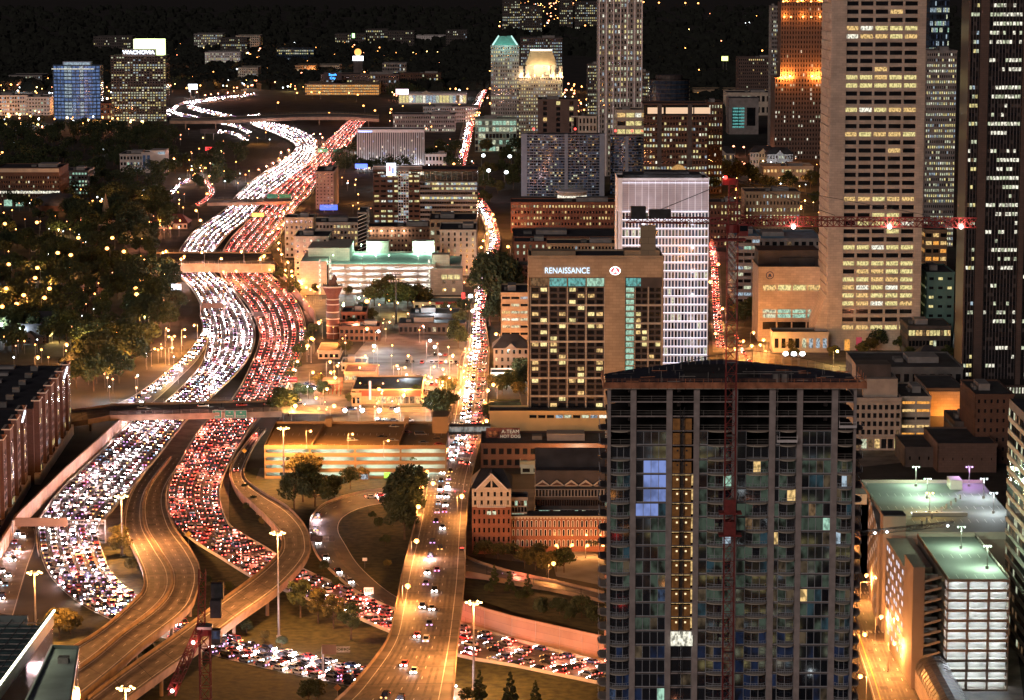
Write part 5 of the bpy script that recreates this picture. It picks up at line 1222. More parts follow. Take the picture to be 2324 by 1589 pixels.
# ---------------------------------------------------------------- parking garages: real decks with lit ceilings
def garage(label, x0, x1, ytop, Y, depth, levels, wall, pal=(0.7, 1.0, 0.85), es=9.0, bays=8, slabh=.42, lowest=0.0, roof=None, deep=5.0, sides=True, cap_=0, nm='parking_garage', u0=None):
    B = Bld(nm, label, 'garage', x0, x1, ytop, Y, depth, wall, roof or concrete_road, cap=0); w = B.wm; fh = (B.H - lowest) / levels
    em = emis('tube_%d%d%d_%d' % (pal[0] * 100, pal[1] * 100, pal[2] * 100, es * 10), pal, es, True); inner = mat('garage_inside', (0.45, 0.43, 0.38), .8, .15)
    W2 = B.W / 2; xa = -W2 if u0 is None else B.X(u0)
    w.box(-W2, deep, 0, W2, depth, B.H - .3, inner)
    if u0 is not None: w.box(-W2, -.3, 0, xa, deep, B.H - .3, wall)
    for j in range(levels + 1):
        z = lowest + j * fh
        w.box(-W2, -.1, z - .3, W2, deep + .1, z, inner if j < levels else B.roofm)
        w.box(xa, -.4, z - fh * slabh * .35, W2, 0, z + fh * slabh * .65, wall)
        if sides:
            for sx in (-1, 1): w.box(sx * W2 - (.3 if sx > 0 else 0), 0, z - fh * slabh * .35, sx * W2 + (0 if sx > 0 else .3), depth, z + fh * slabh * .65, wall)
    if lowest > 0: w.box(xa, -.35, 0, W2, deep, lowest, wall)
    for i in range(bays + 1):
        q = xa + (W2 - xa) * i / bays; w.box(max(-W2, q - .35), -.55, 0, min(W2, q + .35), 0, B.H + .2, wall)
    m = MB()
    for j in range(levels):
        z = lowest + (j + 1) * fh - .36
        for i in range(bays): q = xa + (W2 - xa) * (i + .5) / bays; c = (W2 - xa) / bays * .3; m.box(q - c, deep * .45, z - .08, q + c, deep * .45 + .25, z, em)
    m.build('ceiling_light', B.root)
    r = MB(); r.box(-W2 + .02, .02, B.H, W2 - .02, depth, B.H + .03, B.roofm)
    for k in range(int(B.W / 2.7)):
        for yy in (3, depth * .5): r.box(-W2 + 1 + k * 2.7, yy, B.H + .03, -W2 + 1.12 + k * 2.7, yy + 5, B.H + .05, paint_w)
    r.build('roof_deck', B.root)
    for q in ((-W2, depth - .3, W2, depth), (-W2, 0, -W2 + .3, depth), (W2 - .3, 0, W2, depth)): w.box(q[0], q[1], B.H, q[2], q[3], B.H + 1.1, wall)
    return B
# orange garage in the middle
gw = mat('garage_tan', (0.25, 0.17, 0.09), .8, .12, .1)
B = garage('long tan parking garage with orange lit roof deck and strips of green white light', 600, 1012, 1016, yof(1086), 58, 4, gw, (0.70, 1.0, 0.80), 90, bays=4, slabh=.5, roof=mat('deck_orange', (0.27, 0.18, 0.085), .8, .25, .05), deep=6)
X, Z = B.X, B.Z; m = MB(); m.box(X(975), 34, B.H, X(1013), 50, B.H + 7, gw); m.build('stair_tower', B.root)
m = MB(); m.box(X(718), 50, B.H, X(733), 57, B.H + 3.5, gw); m.box(X(905), 50, B.H, X(916), 57, B.H + 3.5, gw); m.build('stair_head', B.root)
for a in (706, 903):
    m = MB(); m.bar((X(a), 1, B.H + .8), (X(a + 8), 50, B.H + .8), .5, gw, 1.6); m.build('deck_parapet', B.root)
m = MB(); m.box(X(815), -3.6, 0, X(836), -.6, 3.4, gw); m.box(X(817), -3.7, .4, X(834), -3.6, 2.4, M('lit_cool')); m.build('entry_booth', B.root)
m = MB(); m.box(X(870), -.75, .3, X(884), -.6, 2.6, emis('sign_green', (.45, 1, .1), 1.4)); m.build('green_panel', B.root)
B.wm.build('wall', B.root)
# cream garage with green roof
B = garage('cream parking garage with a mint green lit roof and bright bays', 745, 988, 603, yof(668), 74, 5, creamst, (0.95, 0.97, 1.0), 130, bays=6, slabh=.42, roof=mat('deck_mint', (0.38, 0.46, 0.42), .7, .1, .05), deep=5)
X, Z = B.X, B.Z
m = MB(); m.box(X(684), -3, 0, X(744), 60, Z(592), creamst); m.box(X(755 - 60), 24, 0, X(790), 80, Z(572), creamst); m.build('left_wing', B.root)
m = MB(); m.box(X(955), 10, 0, X(1045), 60, Z(605), creamst); m.box(X(975), -4, 0, X(1050), 9, Z(608), creamst); m.build('right_wing', B.root)
for a, c in ((820, 872), (928, 980)):
    m = MB(); m.box(X(a), 70, B.H, X(c), 82, B.H + 8, creamst); m.build('rear_stair_block', B.root)
m = MB(); m.box(X(980), 8, B.H - 2, X(1020), 20, B.H + 6, creamst); m.build('roof_block', B.root)
w2 = MB()
for k in range(7):
    for x in (X(729), X(752), X(975)):
        w2.box(x - .6, -4.2, 2 + k * 3, x + .6, -4.05, 4.2 + k * 3, M('lit_bright'))
w2.build('stair_light', B.root)
w2 = MB()
for k in range(3): w2.box(X(1003) + k * 4, -4.2, Z(632), X(1003) + k * 4 + 3.3, -4.05, Z(622), M('lit_yellow'))
for k in range(2):
    for j in range(2): w2.box(X(1005) + k * 6, -4.2, Z(660) + j * 5, X(1005) + k * 6 + 2, -4.05, Z(653) + j * 5, M(('lit_warm', 'lit_dimwarm')[j]))
w2.build('window', B.root); B.wm.build('wall', B.root)
for i, (x, y) in enumerate(((820, 566), (850, 565), (949, 565), (980, 565), (756, 601), (822, 602), (853, 602), (883, 601), (949, 601))):
    p = at(x, y, yof(668) + (68 if y < 580 else 3)); l = B.H; lamp_ = None
    k = link('deck_lamp', None, None, 'green white lamp, %s from left %s on the mint roofed garage' % (ordn(i if i < 4 else i - 4), 'along the back' if i < 4 else 'along the front'), 'lamp', 'lamps on the mint garage roof', loc=(p.x, p.y, B.H))
    m = MB(); m.cyl((0, 0, 0), .12, 6, steel, 6); m.build('pole', k); m = MB(); m.ball((0, 0, 6.2), .5, M('lamp_green'), 8, 5); m.build('lamp', k)
    if ('dk' not in _ld): l = bpy.data.lights.new('deck_light', 'POINT'); l.energy = 12000; l.color = (.5, 1, .72); l.shadow_soft_size = .5; _ld['dk'] = l
    o = bpy.data.objects.new('deck_light', _ld['dk']); COL.objects.link(o); o.parent = k; o.location = (0, 0, 5.6)
# garage at lower right: long side wall, three decks, white lit end
gb = mat('garage_pink', (0.34, 0.27, 0.22), .8, .12, .1)
def decklamp(px, py, Y, z, col, lab, h=7, power=5000):
    p = at(px, py, Y); k = link('deck_lamp', None, None, lab, 'lamp', 'lamps on the garage roof at right', loc=(p.x, Y, z))
    m = MB(); m.cyl((0, 0, 0), .14, h, steel, 6); m.cyl((0, 0, 0), .5, .9, concrete, 8); m.build('pole', k)
    m = MB(); m.bar((-1.2, 0, h), (1.2, 0, h), .16, steel); m.build('arm', k); m = MB(); m.ball((1.0, 0, h - .25), .28, M('lamp_' + col), 8, 5); m.ball((-1.0, 0, h - .25), .28, M('lamp_' + col), 8, 5); m.build('lamp', k)
    kk = ('dl', col)
    if kk not in _ld: l = bpy.data.lights.new('deck_light', 'POINT'); l.energy = power * (1.3 if col != 'green' else 2.5); l.color = LC_[col]; l.shadow_soft_size = .5; _ld[kk] = l
    o = bpy.data.objects.new('deck_light', _ld[kk]); COL.objects.link(o); o.parent = k; o.location = (0, 0, h - .8)
Y1 = 806.0; dk = mat('deck_grey', (0.24, 0.25, 0.23), .75, .15, .05)
B = garage('big lower right parking garage with white lit grid end and green lit roof', 2150, 2292, 1318, Y1, 62, 11, gb, (0.82, 0.92, 1.0), 75, bays=3, slabh=.26, roof=dk, deep=4)
X, Z = B.X, B.Z
B2H = B.H
m = MB(); m.box(X(2085), 2, 0, X(2112), 20, B.H + 3.5, gb); m.box(X(2085), 20, 0, X(2150), 62, B.H - .5, gb); m.build('stair_tower', B.root)
m = MB()
for j in range(10):
    z = 3 + j * 3.2; m.face([(X(2112), 1.5, z), (X(2149), .5, z + 1.6), (X(2149), .5, z + 2.3), (X(2112), 1.5, z + .7)], concrete)
    m.box(X(2112), 8, z - .2, X(2150), 8.4, z + 1.1, concrete)
m.build('ramp_parapets', B.root)
m = MB(); em = emis('slot_light', (.8, .85, 1), .9)
for j in range(9):
    for k in range(9): m.box(X(2085) - .08, 22 + k * 4.3, 3.8 + j * 3.2, X(2085) - .02, 24.6 + k * 4.3, 5.2 + j * 3.2, em if (j * 7 + k * 3) % 5 < 3 else greyc)
m.build('side_opening', B.root); B.wm.build('wall', B.root)
# rear, longer half of the same complex
Y2 = 880.0
B = Bld('parking_garage', 'rear parking garage whose wide pale roof deck lies behind the white lit grid end', 'garage', 2040, 2345, 1215, Y2, 88, gb, dk, cap=0)
X, Z = B.X, B.Z; w = B.wm; w.box(X(2040), 0, 0, X(2345), 88, B.H - .3, gb); w.box(X(2040), .1, B.H - .3, X(2345), 88, B.H, dk)
w.box(X(2040), -.4, B.H - 1.2, X(2345), 0, B.H + 1.1, pale_concrete); w.box(X(2040) - .4, 0, B.H - 1, X(2040), 88, B.H + 1.1, gb); w.box(X(2040), 88, B.H - 1, X(2345), 88.4, B.H + 1.1, gb)
wl_ = at(1948, 1100, 968).x - B.xc    # long street wall slanting away along the street
P = [(X(2005), 6), (X(2040), 6), (X(2040), 88), (at(1965, 1100, 968).x - B.xc, 88)]
w.prism(P[::-1] if False else P, 0, B.H - .02, gb, dk)
w.box(X(2010), -2, 0, X(2062), 5.5, B.H + 6.5, gb); w.box(X(2011), -1.9, B.H + 6.5, X(2061), 5.4, B.H + 6.9, roofdark)
m = MB(); lit = emis('wall_slot', (1.0, .72, .55), .8)
a, c = Vector((X(2005), 6, 0)), Vector((P[3][0], 88, 0)); d = (c - a); nn = Vector((d.y, -d.x, 0)).normalized(); nn = nn if nn.x < 0 else -nn
for k in range(16):
    for j in range(9):
        p = a + d * ((k + .3) / 16) + nn * .05; q = a + d * ((k + .62) / 16) + nn * .05; z = 4 + j * 3.3
        m.face([p + Vector((0, 0, z)), q + Vector((0, 0, z)), q + Vector((0, 0, z + 1.3)), p + Vector((0, 0, z + 1.3))], lit if (k * 5 + j * 3) % 7 < 3 else darkc)
m.build('wall_opening', B.root)
m = MB()
for t in (20, 42, 64):
    for k in range(int(B.W / 2.6)): m.box(X(2040) + 1 + k * 2.6, t, B.H + .01, X(2040) + 1.12 + k * 2.6, t + 5, B.H + .03, paint_w)
m.build('bay_marking', B.root)
m = MB(); m.box(X(2110), 30, B.H, X(2240), 31, B.H + 1.2, pale_concrete); m.box(X(2112), 31, B.H + .02, X(2238), 37, B.H + .06, emis('ramp_opening', (.85, .82, 1), 1.2)); m.build('ramp_opening', B.root)
m = MB(); m.box(X(1990), 50, B.H, X(2020), 60, B.H + 3.5, pale_concrete); m.box(X(2250), 76, B.H, X(2280), 84, B.H + 3.2, pale_concrete); m.build('stair_head', B.root)
m = MB()
for k in range(11): m.box(X(2080) + k * 2.4, 4 + k * 5.5, B.H, X(2080) + k * 2.4 + .5, 5 + k * 5.5, B.H + 1.6, concrete)
m.build('bollard_row', B.root); w.build('wall', B.root); HB = B.H
for i, (x, y, Y, col) in enumerate(((2079, 1070, 962, 'green'), (2200, 1070, 962, 'violet'), (2105, 1102, 940, 'green'), (2233, 1102, 940, 'white'), (2110, 1140, 915, 'yellow'), (2255, 1145, 915, 'white'))):
    decklamp(x, y, Y, HB, col, 'lamp post on the wide rear roof deck, %s counted from the back left' % ordn(i))
decklamp(2182, 1200, 850, B2H, 'green', 'lamp post at the back of the green lit front roof deck', power=9000); decklamp(2240, 1290, 822, B2H, 'green', 'lamp post at the front of the green lit roof deck', power=9000)
# tubular skylight roof and canopies at the street
m = MB(); p = [at(2125, 1500, 800), at(2205, 1640, 770)]
root = link('barrel_roof', None, None, 'ribbed barrel vaulted metal roof running down the bottom right corner', 'roof', loc=(0, 0, 0))
a, c = G(2105, 1500, 6), G(2190, 1660, 6); d = (c - a); nn = Vector((d.y, -d.x, 0)).normalized(); rad = 5.0; N = 40
for i in range(N):
    p0, p1 = a + d * (i / N), a + d * ((i + 1) / N)
    for k in range(8):
        t0, t1 = math.pi * k / 8, math.pi * (k + 1) / 8; rr0 = rad * (1.0 if i % 2 else .96)
        f = lambda p_, t: p_ + nn * (-math.cos(t) * rr0) + Vector((0, 0, math.sin(t) * rr0 * .8))
        m.face([f(p0, t0), f(p1, t0), f(p1, t1), f(p0, t1)], steel)
m.build('vault', root); m = MB(); m.bar(a + Vector((0, 0, -3.2)), c + Vector((0, 0, -3.2)), 9.8, beige, 6); m.build('wall', root)
B = Bld('low_building', 'low tan loading building below the garage ramps beside the orange street', 'building', 2062, 2128, 1440, 835, 30, tan, cap=8); B.body(); B.face('front', nx=5, ny=2, lit=.2, pal='orange', wx=.5); B.wm.box(-B.W / 2 - 2, -3, 4.6, B.W / 2, 0, 5.2, pale_concrete); B.done()

# ---------------------------------------------------------------- near left: glass building and brick apartments
def nearglass():
    Y = 520.0; root = link('glass_building', None, None, 'teal glass building corner with a glowing yellow edge strip at the bottom left', 'building', loc=(0, 0, 0))
    zt = at(0, 1382, 560).z; z = zt
    a = at(-60, 1382, 560); b_ = at(119, 1384, 560); c = at(-40, 1640, 470)
    tg = mat('teal_glass', (0.02, 0.05, 0.055), .1, .3, .2, spec=.8); m = MB()
    P = [(a.x, a.y), (b_.x, b_.y), (b_.x - 2, b_.y - 0.2), (at(0, 1400, 430).x, 430), (a.x - 30, 430), (a.x - 30, 560)]
    roofz = z; q0 = G(119, 1384, z); q1 = G(-12, 1560, z); poly = [(q0.x - 60, q0.y), (q0.x - 60, q1.y), (q1.x, q1.y), (q0.x, q0.y)]
    m.prism(poly, 0, roofz - 3.2, tg, mat('teal_roof', (0.10, 0.2, 0.2), .5, .4, .2)); m.build('wall', root)
    # upstand with lit cove along the slanting edge
    e0 = q0.copy(); e1 = q1.copy(); d = e1 - e0; nn = Vector((d.y, -d.x, 0)).normalized(); nn = nn if nn.x > 0 else -nn
    m = MB(); m.bar(e0 - Vector((0, 0, 1.6)), e1 - Vector((0, 0, 1.6)), .5, mat('teal_metal', (0.16, 0.2, 0.2), .4, .2), 3.2); m.bar(e0 - nn * 5 + Vector((0, 0, -2.2)), e0 - nn * 60 + Vector((0, 0, -2.2)), .5, MATS['teal_metal'], 2.0); m.build('parapet', root)
    m = MB(); m.bar(e0 + nn * .4 + Vector((0, 0, -.1)), e1 + nn * .4 + Vector((0, 0, -.1)), .35, emis('cove_light', (1.0, .93, .62), 9, True), .25); m.build('edge_light', root)
    m = MB()
    for k in range(14):
        y = e0.y + (e1.y - e0.y) * (k + .5) / 14; x1 = e0.x + (e1.x - e0.x) * (k + .5) / 14 - 1.5
        m.bar((x1 - 26, y, roofz - 2.2), (x1, y, roofz - 2.2), .2, steel)
    for k in range(9):
        q0 = e0 - nn * (3 + k * 2.6); q1 = e1 - nn * (3 + k * 2.6); m.bar(q0 + Vector((0, 0, -2.0)), q1 + Vector((0, 0, -2.0)), .15, steel)
    m.build('roof_frame', root)
    lo = at(178, 1470, 545).z; m = MB(); q = [G(118, 1472, lo), G(178, 1474, lo), G(150, 1660, lo), G(30, 1660, lo)]
    m.prism([(p.x, p.y) for p in q][::-1], 0, lo, tg, mat('wing_roof', (0.42, 0.52, 0.50), .7, .25, .1)); m.build('lower_wing', root)
    m = MB(); q = [Vector((p.x, p.y, lo)) for p in q]
    for i in range(4): m.bar(q[i] + Vector((0, 0, .3)), q[(i + 1) % 4] + Vector((0, 0, .3)), .4, MATS['teal_metal'], .9)
    m.box(q[0].x + 3, q[0].y - 12, lo, q[0].x + 5, q[0].y - 10, lo + 1.2, steel); m.build('wing_parapet', root)
    m = MB()
    for k in range(12):
        for j in range(7):
            p = q[1].lerp(q[2], (k + .1) / 12); s_ = q[1].lerp(q[2], (k + .9) / 12); z = lo - 2.8 - j * 3.3; o = Vector((.06, 0, 0))
            m.face([Vector((p.x, p.y, z)) + o, Vector((s_.x, s_.y, z)) + o, Vector((s_.x, s_.y, z + 2.2)) + o, Vector((p.x, p.y, z + 2.2)) + o], M('lit_dimwarm') if (k * 3 + j) % 4 == 0 else glassd)
    m.build('window', root)
nearglass()
dimbrick = facing('dark_red_brick', (0.085, 0.045, 0.034), .9, sx=1.2, sz=.5)
def brickblock(label, xr, ytop, Yn, Yf, xf, yft, seed):
    """apartment block running away from the camera on the left: right-hand wall visible"""
    r = random.Random(seed); zt = at(xr, ytop, Yn).z; n0 = at(xr, ytop, Yn); f0 = Vector((at(xf, yft, Yf).x, Yf, zt))
    root = link('apartment_block', None, None, label, 'apartment block', 'brick apartment blocks', loc=(0, 0, 0)); m = MB()
    a = Vector((n0.x, Yn, 0)); c = Vector((f0.x, Yf, 0)); d = c - a; L = d.length; u = d / L; nn = Vector((u.y, -u.x, 0))
    poly = [(a.x, a.y), (c.x, c.y), (c.x - 60, c.y), (a.x - 60, a.y)]; m.prism(poly, 0, zt - 1.5, dimbrick, roofdark)
    nb = 6
    T = lambda s_, o, z: tuple(a + u * s_ + nn * o + Vector((0, 0, z)))
    for k in range(nb):
        s0 = L * (k + .15) / nb; s1 = L * (k + .6) / nb; m.box(s0, 0, 0, s1, 2.2, zt + 1.2, dimbrick, T)
        m.box(s0 - .3, -1, zt + 1.2, s1 + .3, 2.5, zt + 1.6, pale_concrete, T)
        m.face([T(s0, 2.2, zt + 1.6), T(s1, 2.2, zt + 1.6), T((s0 + s1) / 2, 1, zt + 2.6)], brick); m.face([T(s0, 0, zt + 1.6), T((s0 + s1) / 2, 1, zt + 2.6), T(s1, 0, zt + 1.6)], brick)
        m.face([T(s0, 2.2, zt + 1.6), T((s0 + s1) / 2, 1, zt + 2.6), T(s0, 0, zt + 1.6)], roofdark); m.face([T(s1, 2.2, zt + 1.6), T(s1, 0, zt + 1.6), T((s0 + s1) / 2, 1, zt + 2.6)], roofdark)
    m.box(0, 0, 0, L, 2.4, 4.4, pale_concrete, T); m.build('wall', root)
    m = MB()
    for k in range(6): m.box(L * (k + .2) / 6, -14, zt - 1.5, L * (k + .35) / 6, -11, zt + .6, roofgrey, T); m.box(L * (k + .5) / 6, -30, zt - 1.5, L * (k + .75) / 6, -22, zt - .3, greyc, T)
    m.build('rooftop_plant', root)
    ws = MB(); nf = int((zt - 5) / 3.2); cnt = 0
    for k in range(nb):
        for q, (p0, off) in enumerate(((.22, 2.24), (.42, 2.24), (.68, .04), (.84, .04))):
            for j in range(nf):
                s0 = L * (k + p0) / nb; s1 = s0 + L / nb * .11; z0 = 5 + j * 3.2; lit = r.random() < .14
                w = MB() if (cnt < 100) else ws
                w.face([T(s0, off, z0), T(s1, off, z0), T(s1, off, z0 + 2.1), T(s0, off, z0 + 2.1)], M(r.choice(('lit_yellow', 'lit_pale', 'lit_cool'))) if lit else glassd)
                if cnt < 100: w.build('window', root)
                cnt += 1
    ws.build('window', root, kind='stuff')
    return root, T, L, zt
rt, T, L, zt = brickblock('dark red brick apartment block on the left, farther one with a curved white sign strip', 74, 920, 1126, 1245, 152, 835, 1)
m = MB()
for i in range(8): m.bar(T(L * .72 + i * 1.6, 2.6, zt - 2 + i * .35), T(L * .72 + (i + 1) * 1.6, 2.6, zt - 2 + (i + 1) * .35), .5, emis('sign_strip', (.8, .85, 1), 3.0), .7)
m.build('sign_strip', rt)
rt, T, L, zt = brickblock('dark red brick apartment block at the left edge, nearer one cut by the frame', -45, 1062, 985, 1122, 52, 900, 2)
m = MB()
for i in range(8): m.bar(T(L * .8 + i * 1.4, 2.6, zt - 2 + i * .3), T(L * .8 + (i + 1) * 1.4, 2.6, zt - 2 + (i + 1) * .3), .5, MATS['sign_strip'], .7)
m.build('sign_strip', rt)

# ---------------------------------------------------------------- brick hotel with gables, middle right
def gabled():
    Y = yof(1252); B = Bld('brick_hotel', 'long red brick hotel front with rows of white arched windows', 'hotel', 1160, 1378, 1172, Y, 8, brick, cap=100)
    X, Z = B.X, B.Z; B.body(m=brick, roof=False); m = MB(); m.box(-B.W / 2, -.2, B.H, B.W / 2, 8, B.H + .4, roofdark)
    for i in range(30): m.box(-B.W / 2 + i * B.W / 30, -.6, B.H - .9, -B.W / 2 + (i + .6) * B.W / 30, -.05, B.H - .3, pale_concrete)
    m.box(-B.W / 2, -.55, B.H - .3, B.W / 2, -.05, B.H + .1, pale_concrete); m.build('cornice', B.root)
    n = 21; cw = B.W / n; zr = [Z(1182), Z(1203), Z(1226)]; cnt = 0
    for j, z in enumerate((Z(1196), Z(1216), Z(1240))):
        for i in range(n):
            x = -B.W / 2 + (i + .5) * cw; w = cw * .24; h = 2.0; q = MB()
            P = [(x + w, -.04, z)] + [(x + w * math.cos(t), -.04, z + h + w * math.sin(t)) for t in [math.pi * k / 6 for k in range(7)]] + [(x - w, -.04, z)]
            q.face(P[::-1], R.choice((glassd, glassd, glassd, M('lit_dimwarm')))); o = q.build('window', B.root)
            f = MB()
            for k in range(len(P) - 1): f.bar((P[k][0], -.1, P[k][2]), (P[k + 1][0], -.1, P[k + 1][2]), .14, white)
            f.build('arched_frame', o)
    B.done()
    C = Bld('brick_hotel', 'dark rear wing with glazed galleries and five triangular gables above the arched brick front', 'hotel', 1215, 1378, 1068, Y + 22, 26, darkc, cap=40)
    C.body(m=darkc, roof=False); X, Z = C.X, C.Z
    m = MB(); a, c = -C.W / 2, C.W / 2; zt = C.H; m.face([(a, -1, Z(1108)), (c, -1, Z(1108)), (c, 14, zt + 6), (a, 14, zt + 6)], roofdark); m.face([(c, 28, Z(1108)), (a, 28, Z(1108)), (a, 14, zt + 6), (c, 14, zt + 6)], roofdark); m.build('roof', C.root)
    for i in range(5):
        cx = X(1197 + i * 37.5 + 0) if False else a + C.W * (i + .5) / 5; m = MB(); z0, z1 = Z(1102), Z(1087)
        m.face([(cx - 3.2, -1.6, z0), (cx + 3.2, -1.6, z0), (cx, -1.6, z1)], pale_concrete); m.face([(cx - 2.2, -1.66, z0 + .3), (cx + 2.2, -1.66, z0 + .3), (cx, -1.66, z1 - .9)], brownbrick)
        m.face([(cx - 3.2, -1.6, z0), (cx, -1.6, z1), (cx, 8, z1)], roofdark); m.face([(cx + 3.2, -1.6, z0), (cx, 8, z1), (cx, -1.6, z1)], roofdark); m.build('gable', C.root)
    C.face('front', z0=Z(1128), z1=Z(1110), nx=22, ny=1, wx=.6, wz=.8, lit=.0, proud=.25, m=greyc); C.face('front', z0=Z(1150), z1=Z(1132), nx=30, ny=1, wx=.85, wz=.8, lit=.0, proud=.2, m=darkc)
    C.face('front', z0=Z(1178), z1=Z(1156), nx=20, ny=1, wx=.9, wz=.85, lit=.35, pal='green', proud=.3, m=greyc); C.done()
    D = Bld('brick_hotel', 'four storey brick corner house with a white trimmed gable and lit balcony doors', 'hotel', 1071, 1160, 1108, Y - 4, 22, brick, cap=60)
    D.body(m=brick, roof=False); X, Z = D.X, D.Z; a, c = -D.W / 2, D.W / 2; D.wm.box(a, -.25, Z(1150), c, 0, D.H, creamst)
    m = MB(); zr = D.H + 5; m.face([(a - .5, -1, D.H), (c + .5, -1, D.H), (c - 3, 11, zr), (a + 3, 11, zr)], roofdark); m.face([(c + .5, 23, D.H), (a - .5, 23, D.H), (a + 3, 11, zr), (c - 3, 11, zr)], roofdark)
    m.face([(a - .5, 23, D.H), (a - .5, -1, D.H), (a + 3, 11, zr)], roofdark); m.face([(c + .5, -1, D.H), (c + .5, 23, D.H), (c - 3, 11, zr)], roofdark); m.build('roof', D.root)
    cx = 0; m = MB(); z0, z1 = D.H - .5, D.H + 5.2; m.face([(cx - 5.5, -1.4, z0), (cx + 5.5, -1.4, z0), (cx, -1.4, z1)], creamst)
    m.bar((cx - 5.8, -1.5, z0), (cx, -1.5, z1 + .2), .4, white); m.bar((cx + 5.8, -1.5, z0), (cx, -1.5, z1 + .2), .4, white); m.face([(cx - 2.6, -1.46, z0 + 1), (cx - .3, -1.46, z0 + 1), (cx - .3, -1.46, z0 + 3.6)], glassd); m.face([(cx + .3, -1.46, z0 + 1), (cx + 2.6, -1.46, z0 + 1), (cx + .3, -1.46, z0 + 3.6)], glassd)
    m.face([(cx - 5.5, -1.4, z0), (cx, -1.4, z1), (cx, 10, z1)], roofdark); m.face([(cx + 5.5, -1.4, z0), (cx, 10, z1), (cx, -1.4, z1)], roofdark); m.build('gable', D.root)
    D.face('front', z0=Z(1150), z1=D.H - .6, nx=6, ny=2, wx=.36, wz=.55, lit=.12, proud=.15, m=creamst, off=-.25); D.face('front', z0=.5, z1=Z(1152), nx=8, ny=5, wx=.38, wz=.55, lit=.04, proud=.15)
    m = MB(); m.box(-5, -1.6, Z(1150), 5, 0, Z(1149), white)
    for i in range(14): m.bar((-5 + i * .77, -1.5, Z(1149)), (-5 + i * .77, -1.5, Z(1149) + 1.1), .08, white)
    m.box(-1.6, -.5, Z(1168), -.2, -.4, Z(1160), M('lit_pale')); m.box(.3, -.5, Z(1168), 1.6, -.4, Z(1160), M('lit_pale')); m.build('balcony', D.root); D.done()
    E = Bld('brick_hotel', 'green lit glass link between the corner house and the arched brick front', 'glass link', 1161, 1196, 1135, Y + 2, 10, greyc, cap=30); E.body(m=darkc); E.face('front', nx=5, ny=8, wx=.85, wz=.8, lit=.7, pal='green', proud=.2, m=greyc); E.done()
gabled()
simple('warehouse', 'low dark brick building with a black roof behind the gabled brick hotel', 'building', 1093, 1380, 1012, yof(1062), 30, brownbrick, 16, 2, lit=.04, cap=16)
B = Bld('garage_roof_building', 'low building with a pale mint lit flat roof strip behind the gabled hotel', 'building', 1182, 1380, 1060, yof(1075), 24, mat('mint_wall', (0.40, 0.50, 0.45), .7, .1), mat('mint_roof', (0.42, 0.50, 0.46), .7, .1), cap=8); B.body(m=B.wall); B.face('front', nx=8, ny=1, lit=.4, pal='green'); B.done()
link('mint_light', (lambda l: (setattr(l, 'energy', 5000), setattr(l, 'color', (.7, 1, .85)), l)[2])(bpy.data.lights.new('mint_light', 'POINT')), B.root, loc=(6, 8, B.H + 5))
# billboard with lettering
def board(x0, x1, y0, y1, Y, m_, lines, label, lit=None, tc=None, size=None, legs=True, name='billboard', cat='sign', deck=False):
    a, c = at(x0, y0, Y), at(x1, y1, Y); W, H = c.x - a.x, a.z - c.z; root = link(name, None, None, label, cat, loc=((a.x + c.x) / 2, Y, 0)); z0 = c.z
    m = MB(); m.box(-W / 2, -.2, z0, W / 2, .2, z0 + H, m_); m.build('panel', root)
    if legs and z0 > 1: m = MB(); m.cyl((-W * .25, .3, 0), .3, z0, steel, 8); m.cyl((W * .25, .3, 0), .3, z0, steel, 8); m.build('post', root)
    for i, (t, fx, fz, sz) in enumerate(lines): text('lettering', t, root, (W * fx, -.3, z0 + H * fz), H * sz, tc or white, .04)
    return root, W, H, z0
rt, W, H, z0 = board(1103, 1180, 971, 998, 1180, mat('board_dark', (0.10, 0.035, 0.03), .6, .5, .5), [('A-TEAM', .22, .68, .42), ('HOT DOG', .22, .28, .36)], 'dark red billboard beside the footbridge with pale lettering and two faces', tc=emis('board_text', (1, .8, .55), .55))
m = MB()
for i, x in enumerate((-.36, -.22)): m.ball((W * x, -.22, z0 + H * .5), 1.3, mat('portrait', (0.30, 0.16, 0.10), .8, .3), 10, 6)
m.build('portrait', rt)
# footbridge over the street
a = at(975, 968, 1195); root = link('footbridge', None, None, 'glazed covered footbridge crossing the long street from garage to hotel podium', 'bridge', loc=(0, 0, 0))
A, C = at(988, 975, 1195), at(1113, 975, 1195); m = MB(); z = A.z
for dz, hh in ((-1.9, .7), (1.5, .6)): m.box(A.x, 1193, z + dz, C.x, 1197, z + dz + hh, darkc)
for i in range(14): q = A.x + (C.x - A.x) * i / 13; m.bar((q, 1193, z - 1.4), (q, 1193, z + 1.6), .15, steel)
m.build('span', root); m = MB(); m.box(A.x, 1196.6, z - 1.2, C.x, 1196.8, z + 1.5, emis('bridge_inside', (.8, .85, .8), .35, False, .7, .6)); m.build('glazing', root)
m = MB(); m.box(A.x - 3, 1192, 0, A.x, 1198, z + 2.2, tan); m.build('tower', root)
